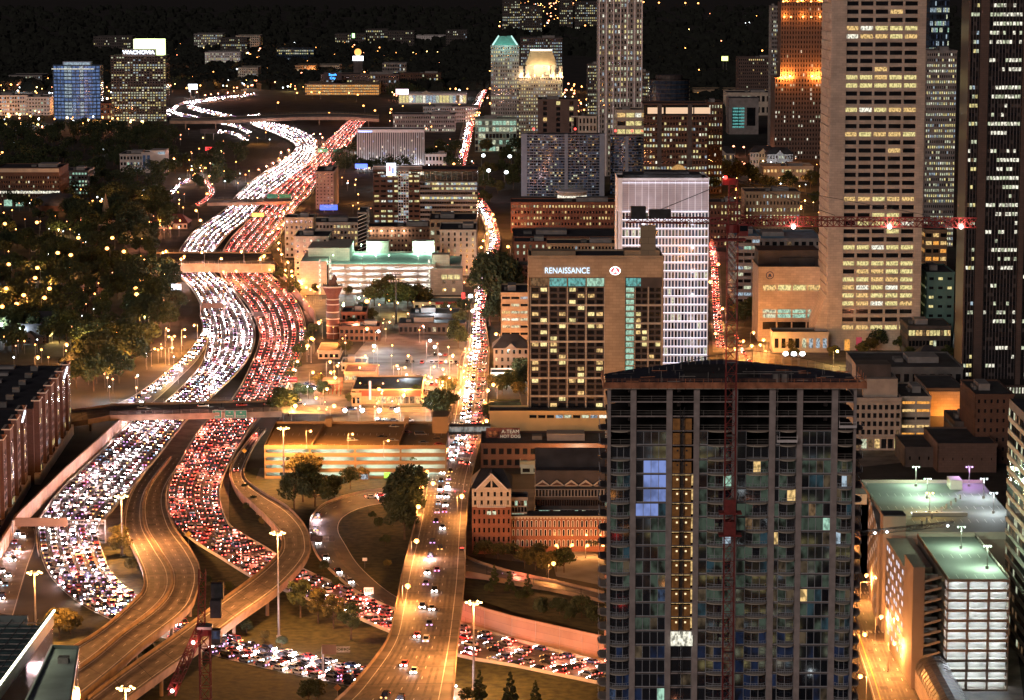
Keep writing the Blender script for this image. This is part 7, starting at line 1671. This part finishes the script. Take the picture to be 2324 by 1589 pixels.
simple('office_building', 'cream block with three wide yellow lit bands between the tall towers', OB, 1400, 1461, 252, yb(420), 40, pale_concrete, 3, 9, wx=.92, wz=.55, lit=.9, pal='yellow', cap=20)
simple('office_building', 'brown block with small lit windows, right of the crowned brick office tower', OB, 1608, 1640, 235, yb(440), 40, brownbrick, 5, 15, wx=.4, wz=.5, lit=.5, cap=30)
B = simple('parking_block', 'teal lit open stairwell block in the park behind the beige tower', 'garage', 1655, 1722, 225, yb(305), 40, greyc, 2, 1, lit=0, cap=2, plant=False); m = MB()
for k in range(7):
    for q in range(2): m.box(B.X(1657) + q * 7, -.8, B.Z(290 - k * 7), B.X(1657) + q * 7 + 6.3, -.5, B.Z(290 - k * 7) + 1.9, M('lit_teal'))
m.build('lit_stair', B.root)
simple('office_building', 'broad pale roofed museum like block behind the teal stairwell', BL, 1650, 1760, 212, yb(262), 60, creamst, 10, 2, lit=.1, cap=6); simple('brick_building', 'orange lit low brick wall building at the foot of the dark hotel', BL, 1575, 1765, 205, yb(225), 50, tan, 30, 1, wx=.5, wz=.6, lit=.7, pal='orange', cap=30, plant=False)
simple('hotel_tower', 'dark brown distant hotel with a bright row under its stepped roof', 'hotel', 1676, 1758, 132, yb(240), 40, brownst, 18, 14, wx=.5, wz=.45, lit=.25, cap=60, pal='warm')
B = Bld('round_tower', 'dark round tower with faint bluish windows behind the crowned brick office', 'tower', 1475, 1568, 182, yb(300), 40, darkc, cap=0); B.wm.cyl((0, 24, 0), B.W / 2, B.H, glassb, 24)
for j in range(12): B.wm.cyl((0, 24, B.H * (j + 1) / 12 - 1.2), B.W / 2 + .4, 1.2, darkc, 24)
B.wm.cyl((0, 24, B.H), B.W / 3, 5, darkc, 20); B.done()
for i, (x0, x1, yt, y1) in enumerate(((1610, 1668, 348, 400), (1702, 1762, 346, 388), (1740, 1800, 350, 392), (1800, 1868, 335, 350))):
    house('pale gabled town house row behind the beige tower, %s from left' % ordn(i), x0, x1, yt, y1, mat('town_grey', (.32, .3, .3), .8, .1), lit=.15, nx=9, ny=3)
simple('low_building', 'wide cream single storey building glowing orange, left of the beige tower', BL, 1732, 1846, 380, yb(412), 40, creamst, 14, 2, wx=.6, wz=.4, lit=.7, pal='warm', cap=20, roof=pale_concrete)
simple('brick_building', 'brick mansard hotel with pale arched windows behind the red crane mast', 'hotel', 1612, 1682, 462, yb(560), 30, brownbrick, 9, 7, wx=.4, wz=.5, lit=.35, cap=40, pal='warm'); simple('brick_building', 'cream trimmed brick block with two lit window columns left of the beige tower', 'hotel', 1692, 1816, 438, yb(545), 36, tan, 16, 7, wx=.4, wz=.5, lit=.35, cap=60, pal='office')
simple('office_building', 'block with blue flat roof and stacked bluish window bands beside the crane', OB, 1670, 1725, 540, yb(690), 60, greyc, 3, 10, wx=.9, wz=.5, lit=.5, pal='cool', cap=20, roof=mat('blue_roof', (.15, .3, .42), .6, .3)); simple('office_building', 'deep block under a sea blue roof left of the beige tower', OB, 1700, 1866, 545, yb(640), 60, greyc, 10, 6, lit=.2, cap=16, roof=MATS['blue_roof'])
B = Bld('telephone_building', 'windowless tan block with a round dark bell emblem and yellow green window bands', BL, 1722, 1866, 610, yb(775), 40, beige, cap=20); B.body(m=beige); X, Z = B.X, B.Z
for a, c, pal in ((646, 660, 'yellow'), (702, 711, 'green'), (712, 722, 'green')): B.face('front', X(1728), None, Z(c), Z(a), nx=4, ny=1, wx=.92, wz=.95, lit=1, pal=pal, proud=.15)
B.face('front', X(1728), None, Z(750), Z(728), nx=4, ny=1, wx=.92, wz=.8, lit=0, proud=.2); m = MB(); cx, cz = X(1745), Z(625); blu = mat('emblem_blue', (.05, .07, .16), .6, .1)
for i in range(24): t0, t1 = 2 * math.pi * i / 24, 2 * math.pi * (i + 1) / 24; m.face([(cx + 2.2 * math.cos(t0), -.1, cz + 2.2 * math.sin(t0)), (cx + 1.75 * math.cos(t0), -.1, cz + 1.75 * math.sin(t0)), (cx + 1.75 * math.cos(t1), -.1, cz + 1.75 * math.sin(t1)), (cx + 2.2 * math.cos(t1), -.1, cz + 2.2 * math.sin(t1))], blu)
m.face([(cx - 1.2, -.1, cz - .8), (cx + 1.2, -.1, cz - .8), (cx + .7, -.1, cz), (cx + .5, -.1, cz + .9), (cx - .5, -.1, cz + .9), (cx - .7, -.1, cz)], blu); m.build('round_emblem', B.root)
B.wm.box(X(1722), 10, B.H, X(1860), 36, B.H + 9, darkc); B.wm.box(X(1770), 8, B.H, X(1850), 10, B.H + 5, roofdark); B.done()
simple('low_building', 'teal wall building with one yellow window between the two tall towers', BL, 2104, 2166, 622, yb(790), 40, mat('teal_wall', (.10, .2, .18), .8, .1), 3, 8, wx=.5, wz=.3, lit=.25, pal='yellow', cap=8, roof=roofdark)
simple('office_building', 'brick and orange lit floors block squeezed behind the beige tower', OB, 2100, 2150, 525, yb(650), 40, tan, 3, 7, wx=.8, wz=.5, lit=.6, pal='orange', cap=8); simple('office_tower', 'slim lit residential tower between the beige and the dark tower', 'tower', 2104, 2172, 118, yb(560), 40, greyc, 14, 36, wx=.55, wz=.5, lit=.5, pal='office', cap=100)
simple('glass_tower', 'mirror glass tower with reddish reflections peeping out at the top right', 'tower', 2112, 2156, -30, yb(420), 40, glassb, 12, 30, wx=.8, wz=.7, lit=.45, pal='cool', cap=60, core=glassb)
simple('office_building', 'low modern building with an orange and white window strip right of the beige tower', OB, 2062, 2158, 744, yb(815), 30, darkc, 12, 3, wx=.85, wz=.55, lit=.7, pal='warm', cap=36); house('small white classical house glowing under a lamp on the right', 2080, 2145, 815, 848, creamst, lit=.2, nx=4, ny=1, gab=False)
# tall towers at the top
B = simple('residential_tower', 'tall slender grey tower with white vertical piers, cut by the top edge, centre', 'tower', 1359, 1459, -30, yb(400), 44, mat('pier_grey', (.27, .26, .25), .7, .1), 14, 36, wx=.5, wz=.6, lit=.30, pal='office', cap=100, plant=False)
for q in range(7): B.wm = MB(); B.wm.box(-B.W / 2 + q * B.W / 6.2, -1.3, 0, -B.W / 2 + q * B.W / 6.2 + 1.2, -.2, B.H, white); B.wm.build('pier', B.root)
B = simple('residential_tower', 'tower with a green copper pyramid roof left of the crowned tower', 'tower', 1114, 1178, 105, yb(330), 40, greyc, 12, 26, wx=.45, wz=.55, lit=.35, pal='office', cap=80, plant=False)
m = MB(); e = B.W / 2; t = e * .45; z0, z1 = B.H, B.Z(83); c0 = [(-e * .9, 2), (e * .9, 2), (e * .9, 36), (-e * .9, 36)]; c1 = [(-t, 12), (t, 12), (t, 26), (-t, 26)]; cop = mat('copper_green', (.16, .42, .38), .6, .15)
for i in range(4): j = (i + 1) % 4; m.face([(*c0[i], z0), (*c0[j], z0), (*c1[j], z1), (*c1[i], z1)], cop)
m.face([(*p, z1) for p in c1], cop); m.build('pyramid_roof', B.root); m = MB()
for i in range(4): m.bar((*c0[i], z0), (*c1[i], z1), 1.0, emis('roof_edge', (.6, 1, .9), 1.2))
m.build('roof_edge_light', B.root); l = bpy.data.lights.new('roof_light', 'POINT'); l.energy = 15000; l.color = (.5, 1, .85); link('roof_light', l, B.root, loc=(0, -14, z0 + 2))
B = simple('residential_tower', 'tower with a glowing golden mansard crown and lit corner turrets', 'tower', 1177, 1277, 175, yb(330), 44, mat('stone_dim', (.28, .25, .22), .8, .1), 18, 20, wx=.42, wz=.5, lit=.5, pal='office', cap=100, plant=False)
X, Z = B.X, B.Z; m = MB(); m.box(X(1195), 4, B.H, X(1262), 36, Z(148), creamst); c0 = [(X(1192), 4), (X(1263), 4), (X(1263), 38), (X(1192), 38)]; c1 = [(X(1203), 12), (X(1252), 12), (X(1252), 30), (X(1203), 30)]; gd = mat('gold_roof', (.5, .4, .24), .6, .1)
for i in range(4): j = (i + 1) % 4; m.face([(*c0[i], Z(148)), (*c0[j], Z(148)), (*c1[j], Z(116)), (*c1[i], Z(116))], gd)
m.face([(*p, Z(116)) for p in c1], gd)
for q in (1178, 1192, 1250, 1266): m.box(X(q), -.5, B.H - 1, X(q + 9), 6, Z(150), creamst)
for q in (1210, 1228, 1244): m.box(X(q), 2, B.H - 1, X(q + 3), 4, Z(150), creamst)
m.build('crown', B.root); m = MB(); m.box(X(1203), 11, Z(116), X(1252), 12, Z(113), emis('crest_light', (1, .9, .75), 2.5))
for q in (1180, 1195, 1212, 1230, 1247, 1262, 1272): m.box(X(q), -1.2, B.H, X(q + 2), -.6, B.H + 3, emis('uplight', (1, .7, .35), 5))
m.build('crown_light', B.root)
for q in (1182, 1200, 1228, 1254, 1272):
    l = bpy.data.lights.new('crown_floodlight', 'POINT'); l.energy = 5000; l.color = (1, .66, .33); l.shadow_soft_size = .5; link('crown_floodlight', l, B.root, loc=(X(q), -4, B.H + 1))
for q in (1215, 1240): l = bpy.data.lights.new('crown_floodlight', 'POINT'); l.energy = 9000; l.color = (1, .7, .4); link('crown_floodlight', l, B.root, loc=(X(q), -3, Z(148)))
simple('office_tower', 'dark glass slab with white window dots directly behind the golden crown', 'tower', 1182, 1276, 88, yb(290), 40, darkc, 20, 30, wx=.5, wz=.5, lit=.6, pal='cool', cap=60)
simple('residential_tower', 'brown blank tower with yellow balcony stripes behind the wide residential slab', 'tower', 1222, 1312, 228, yb(400), 40, brownst, 3, 14, wx=.3, wz=.7, lit=.15, pal='warm', cap=16); simple('residential_tower', 'short pale striped block beside the brown blank tower', 'tower', 1297, 1354, 266, yb(400), 30, pale_concrete, 7, 8, wx=.5, wz=.7, lit=.15, cap=16)
simple('office_tower', 'narrow dark tower with white window dots left of the tall centre tower', 'tower', 1334, 1360, 148, yb(330), 30, darkc, 7, 26, wx=.5, wz=.5, lit=.6, cap=40); simple('office_building', 'glowing pale glass atrium building below the copper roofed tower', OB, 1078, 1172, 272, yb(345), 40, mat('atrium', (.3, .42, .38), .5, .1), 12, 5, wx=.85, wz=.7, lit=.75, pal='green', cap=40)
simple('office_tower', 'narrow dark tower with white lit windows just right of the tall centre tower', 'tower', 1458, 1474, 165, yb(330), 30, darkc, 4, 22, wx=.5, wz=.5, lit=.5, cap=20)
# tower lit orange
B = Bld('office_tower', 'red granite tower with blazing orange floodlit setbacks, cut by the top edge', 'tower', 1759, 1864, 178, yb(362), 44, mat('red_granite', (.12, .078, .062), .7, .1, .2), cap=100); B.body(m=B.wall); X, Z = B.X, B.Z
B.face('front', nx=16, ny=18, wx=.4, wz=.55, lit=.14, pal='bright', proud=.6); W2 = B.W / 2
B.wm.box(X(1763), 3, B.H, X(1862), 40, Z(5), B.wall); B.face('front', X(1763), X(1862), B.H + 1, Z(5), nx=16, ny=16, wx=.35, wz=.6, lit=.05, pal='bright', proud=1.2, off=3); B.wm.box(X(1768), 7, Z(5), X(1858), 36, Z(-60), B.wall); B.face('front', X(1768), X(1858), Z(4), Z(-50), nx=14, ny=6, wx=.35, wz=.6, lit=.1, pal='bright', proud=1.2, off=7)
m = MB()
for q in (1763, 1772, 1782, 1790, 1832, 1842, 1851, 1860): m.box(X(q) - .8, 1, B.H, X(q) + .8, 2, B.H + 1.2, emis('flood_orange', (1, .5, .12), 8))
for q in (1770, 1785, 1812, 1830, 1850): m.box(X(q) - .8, 1, Z(40), X(q) + .8, 1.8, Z(40) + 1.2, MATS['flood_orange'])
for q in (1768, 1800, 1830, 1856): m.box(X(q) - .8, 4, Z(5), X(q) + .8, 5, Z(5) + 1.2, MATS['flood_orange'])
m.build('floodlight', B.root)
for q, zz, e in [(q, B.H + 2, 32000) for q in (1765, 1775, 1786, 1836, 1846, 1858)] + [(q, Z(40) + 2, 9000) for q in (1772, 1812, 1850)] + [(q, Z(5) + 2, 20000) for q in (1775, 1810, 1850)]:
    l = bpy.data.lights.new('orange_floodlight', 'POINT'); l.energy = e; l.color = (1, .30, .05); l.shadow_soft_size = .4; link('orange_floodlight', l, B.root, loc=(X(q), -2.2 if zz < Z(20) else 3.5, zz))
B.done()
simple('office_tower', 'dim glass tower half hidden at the left of the orange lit tower', 'tower', 1752, 1766, 16, yb(340), 30, greyc, 4, 34, lit=.3, cap=20)
simple('office_tower', 'dark slim slab seen between the orange lit tower and the beige tower', 'tower', 1862, 1880, 10, yb(340), 30, darkc, 4, 34, lit=.3, cap=20)
# lower right cluster
Y = yb(1022); B = Bld('old_office', 'pale old office building with paired dark windows beside the unfinished tower', OB, 1940, 2045, 908, Y, 30, mat('old_stone', (.42, .36, .31), .85, .12, .3), cap=60); B.body(m=B.wall); X, Z = B.X, B.Z
B.face('front', z0=Z(990), z1=Z(915), nx=8, ny=4, wx=.6, wz=.6, lit=.03, proud=.3); B.face('front', z0=0, z1=Z(992), nx=7, ny=1, wx=.8, wz=.75, lit=.4, pal='warm', proud=.4); B.wm.box(-B.W / 2 - .3, -.9, Z(992), B.W / 2, 0, Z(990), B.wall); B.wm.box(-B.W / 2, -.8, B.H - .6, B.W / 2, 0, B.H + .6, B.wall); B.wm.box(X(1965), 6, B.H, X(2043), 26, Z(865), B.wall); B.wm.box(X(1950), 10, B.H, X(2030), 24, Z(835), darkc)
B.face('right', nx=4, ny=4, z0=4, wx=.5, wz=.5, lit=.1); B.done()
B = simple('office_building', 'white banded modern building with orange and green lit strips', OB, 2046, 2112, 905, yb(1012), 40, creamst, 2, 6, wx=.9, wz=.35, lit=.7, pal='orange', cap=12); P = Bld('lit_wall_building', 'dark building with a large blank wall floodlit orange', BL, 2105, 2186, 886, yb(1000) + 30, 40, darkc, cap=4); P.body(m=darkc)
X, Z = P.X, P.Z; m = MB(); m.box(X(2110), -.3, Z(944), X(2182), 0, P.H - .5, tan); m.build('blank_wall', P.root)
for x in (2140, 2165): l = bpy.data.lights.new('wall_floodlight', 'POINT'); l.energy = 6500; l.color = (1, .36, .07); l.shadow_soft_size = .5; link('wall_floodlight', l, P.root, loc=(X(x), -8, Z(946)))
P.done()
simple('office_building', 'dark low office with two dim yellow window bands below the orange wall', OB, 2168, 2265, 962, yb(1025), 30, darkc, 16, 3, wx=.9, wz=.35, lit=.75, pal='warm', cap=30); simple('brick_building', 'dark brick block with three small lit windows in its bottom row at right', BL, 2215, 2300, 900, yb(1052), 40, brownbrick, 6, 7, wx=.35, wz=.4, lit=.12, cap=20)
simple('warehouse', 'windowless dark brown hall above the big garage roof', BL, 2130, 2262, 1012, yb(1072), 40, brownst, 6, 1, wx=.1, wz=.1, lit=0, cap=2, plant=False); simple('low_building', 'dark flat roofed building with a slanting front below the white banded one', BL, 2055, 2140, 1020, yb(1060), 30, darkc, 4, 1, wx=.2, wz=.2, lit=0, cap=2, plant=False)
simple('office_building', 'dark grey roofed long hall behind the old pale office', BL, 1950, 2185, 838, yb(930), 50, roofgrey, 12, 2, lit=.05, cap=6)
simple('low_building', 'low hall under a tree at the plaza, left of the beige tower foot', BL, 1755, 1880, 758, yb(800), 16, pale_concrete, 8, 1, lit=.5, pal='cool', cap=8, plant=False)
# black glass building at the far right edge, near
Y = 700; root = link('office_building', None, None, 'dark banded glass building at the extreme right edge, its wall running towards the viewer', OB, loc=(0, 0, 0)); a, c = at(2286, 1100, 878), at(2545, 1500, 700); zt = at(2286, 905, 878).z
m = MB(); m.prism([(a.x, 878), (a.x + 60, 878), (c.x + 60, 700), (c.x, 700)], 0, zt, darkc, roofdark); d = Vector((c.x - a.x, -178, 0)); 
T = lambda s_, o, z: (a.x + d.x * s_ - o, 878 + d.y * s_ - o, z)
for j in range(int(zt / 4)): m.box(0, 0, j * 4, 1, .35, j * 4 + 1.5, pale_concrete, T)
m.build('wall', root); m = MB(); r = random.Random(4)
for j in range(int(zt / 4)):
    for k in range(60): m.face([T(k / 60 + .001, .1, j * 4 + 1.6), T(k / 60 + .015, .1, j * 4 + 1.6), T(k / 60 + .015, .1, j * 4 + 3.9), T(k / 60 + .001, .1, j * 4 + 3.9)], M(r.choice(('lit_dimwarm', 'lit_pale'))) if r.random() < .3 else glassd)
m.build('window', root, kind='stuff')
# downtown blocks under the viewpoint, seen only mirrored in the unfinished tower's glass
for i, (x, Y, w_, h_, wl) in enumerate(((70, 330, 30, 34, tan), (112, 300, 34, 52, greyc), (150, 360, 30, 40, brick), (60, 210, 30, 62, beige), (118, 190, 40, 80, greyc))):
    px0, px1 = PCX + (x - w_ / 2) / Y * FOC * .985, PCX + (x + w_ / 2) / Y * FOC * .985; B = Bld('downtown_block', 'downtown block mirrored in the unfinished tower glass, %s of five' % ordn(i), BL, px0, px1, 900, Y, 24, wl, cap=0); B.H = h_
    B.root.rotation_euler[2] = math.pi; B.body(m=wl); B.face('front', nx=12, ny=int(h_ / 3.6), wx=.6, wz=.55, lit=.5, pal='office'); B.done(); tag(B.root, group='downtown blocks')
b = MB(); lr = random.Random(8)
for k in range(90):
    x, y = lr.uniform(20, 190), lr.uniform(60, 500); b.bar((x, y, 0), (x, y, 8), .15, steel); b.ball((x, y, 8), .5, M('lamp_' + lr.choice(('pink', 'orange', 'red', 'white'))), 6, 4)
b.build('downtown_lamps', None, kind='stuff', label='street lamps below the viewpoint, mirrored in the tower glass', cat='lamps')
# green direction signs on the avenue bridge, gantries over the lanes
gsg = mat('sign_green_paint', (.02, .22, .14), .6, .05)
for i, (x0, x1, ln) in enumerate(((482, 503, ('Exit', 'North')), (510, 532, ('75', 'Marietta')), (534, 560, ('85', 'Greenville')))):
    Y = BN.at(BN.len * .6, .5)[0].y - 16; a, c = at(x0, 931, Y), at(x1, 949, Y); rt = link('direction_sign', None, None, 'green highway direction sign on the avenue bridge, %s of three from left' % ordn(i), 'sign', 'green signs on the avenue bridge', loc=((a.x + c.x) / 2, Y, 0)); W, H = c.x - a.x, a.z - c.z
    m = MB(); m.box(-W / 2, 0, c.z, W / 2, .2, a.z, gsg)
    for q in ((-W / 2, c.z, W / 2, c.z + .12), (-W / 2, a.z - .12, W / 2, a.z), (-W / 2, c.z, -W / 2 + .12, a.z), (W / 2 - .12, c.z, W / 2, a.z)): m.box(q[0], -.05, q[1], q[2], 0, q[3], white)
    m.build('panel', rt); m = MB(); m.bar((-W / 3, .4, c.z), (-W / 3, .4, a.z), .2, steel); m.bar((W / 3, .4, c.z), (W / 3, .4, a.z), .2, steel); m.bar((-W / 3, .4, 7), (-W / 3, 4, 7), .2, steel); m.build('bracket', rt)
    for k, t in enumerate(ln): text('lettering', t, rt, (0, -.1, a.z - H * (.3 + .4 * k)), H * .26, white, .02)
def gantry(x0, x1, y, ztop, label, panels, col=gsg, two=True):
    a = G(x0, y + 0, 0); Y = a.y; c = at(x1, y, Y); rt = link('sign_gantry', None, None, label, 'gantry', 'sign gantries', loc=(a.x, Y, 0)); L = c.x - a.x
    m = MB()
    for q in (0, L) if two else (0,): m.cyl((q, 0, 0), .3, ztop, steel, 8)
    m.build('post', rt); m = MB(); lattice(m, (0, 0, ztop - .8), (L, 0, ztop - .8), 1.3, steel, max(4, int(abs(L) / 2.2)), up=Vector((0, 1, 0)), t=.12); m.build('truss', rt)
    for p0, p1, h in panels: m = MB(); m.box(L * p0, -1.0, ztop - h * .7, L * p1, -.8, ztop + h * .3, col); m.build('sign_panel', rt)
gantry(30, 240, 1232, 8.5, 'tan steel sign gantry spanning the headlight lanes at the lower left', [(.03, .60, 3.2)], mat('sign_back', (.15, .095, .065), .7, .1))
gantry(455, 510, 722, 8, 'small sign gantry over the left lanes at the freeway bend', [(.1, .95, 3.2)], MATS['sign_back']); gantry(562, 612, 512, 9, 'yellow lit sign gantry over the distant red lanes', [(.2, .75, 3)], emis('sign_amber', (1, .6, .1), 2.0))
gantry(560, 612, 742, 8, 'dark message sign gantry over the red lanes at the bend', [(.3, .7, 3)], darkc); gantry(715, 790, 360, 9, 'distant gantry with two green panels below the farthest bridge', [(.1, .4, 4), (.55, .85, 4)])
gantry(733, 795, 1535, 9, 'steel gantry with a back facing sign over the lower white lanes', [(-.02, .5, 3)], MATS['sign_back'], False); gantry(600, 668, 468, 9, 'green panelled gantry in front of the thin bridge', [(.1, .45, 4), (.5, .9, 4)])
# signal gantry on the exit loop, small road signs
gantry(700, 760, 1262, 7, 'black lane signal gantry beside the exit loop', [(.1, .55, 2.0), (.8, 1.0, 2.0)], blacksteel, False)
def rsign(x, y, shape, m_, label, txt=None, h=3.2, s=1.1):
    p = G(x, y); rt = link('road_sign', None, None, label, 'road sign', 'small road signs', loc=p); m = MB(); m.cyl((0, 0, 0), .07, h, steel, 6); m.build('post', rt); m = MB(); z = h
    if shape == 'd': m.face([(0, -.1, z - s), (s, -.1, z), (0, -.1, z + s), (-s, -.1, z)], m_); m.face([(0, -.06, z - s), (-s, -.06, z), (0, -.06, z + s), (s, -.06, z)], steel)
    else: m.box(-s, -.12, z - s * .7, s, -.06, z + s * .7, m_)
    m.build('panel', rt)
    if txt: text('lettering', txt, rt, (0, -.15, z), s * .8, blacksteel, .02)
rsign(555, 1040, 'd', paint_y, 'yellow diamond warning sign at the nose of the looping ramp'); rsign(837, 1362, 'r', white, 'small white rectangular sign reading EXIT beside the exit loop', 'EXIT', s=1.6); rsign(766, 1585, 'd', mat('sign_orange', (.5, .2, .05), .6, .1), 'orange brown diamond sign at the bottom beside the white lanes')
rsign(828, 1290, 'r', white, 'tiny white sign on the dark lawn right of the exit loop', s=.8); rsign(429, 1275, 'd', paint_y, 'small yellow sign on the right parapet of the twin ramps', h=10); rsign(626, 1214, 'd', white, 'tiny sign on the slope below the orange garage', s=.7)
def signal(x0, y, x1, label, z=6.5, yb_=0):
    p = G(x0, y + 0, yb_); c = at(x1, y, p.y); rt = link('traffic_signal', None, None, label, 'traffic signal', 'traffic signals', loc=(p.x, p.y, yb_)); L = c.x - p.x; m = MB(); m.cyl((0, 0, 0), .15, z, steel, 8); m.bar((0, 0, z), (L, 0, z), .16, steel); m.build('mast_arm', rt)
    for q in (.5, .75, .95): m = MB(); m.box(L * q - .3, -.3, z - 1.1, L * q + .3, .3, z + .2, blacksteel); m.ball((L * q, -.35, z - .1), .2, M('lamp_red'), 6, 4); m.build('signal_head', rt)
signal(950, 1152, 1060, 'traffic signal arm across the near street by the brick hotel'); signal(1066, 1075, 1000, 'traffic signal arm at the footbridge crossing'); signal(1105, 935, 1035, 'traffic signal arm at the avenue crossing'); signal(1952, 1365, 1985, 'traffic signal arm in the orange street at lower right'); signal(1056, 1285, 1045, 'signal post where the low ramp leaves the bridge street', yb_=7)
# flood mast over the dark halls, hillside light pole
p = G(899, 735); rt = link('sports_floodlight', None, None, 'tall dark sports floodlight mast before the mint roofed garage', 'floodlight', loc=p); h = at(899, 622, p.y).z; m = MB(); m.cyl((0, 0, 0), .5, h, blacksteel, 8, .3); m.build('pole', rt); m = MB()
for k in (0, 4.5): m.box(-4, -.3, h - k - .3, 4, .3, h - k, blacksteel); [m.box(-4 + i * 1.5, -.6, h - k, -3.2 + i * 1.5, .3, h - k + 1, steel) for i in range(6)]
m.build('lamp_rack', rt)

letters_to_mesh()
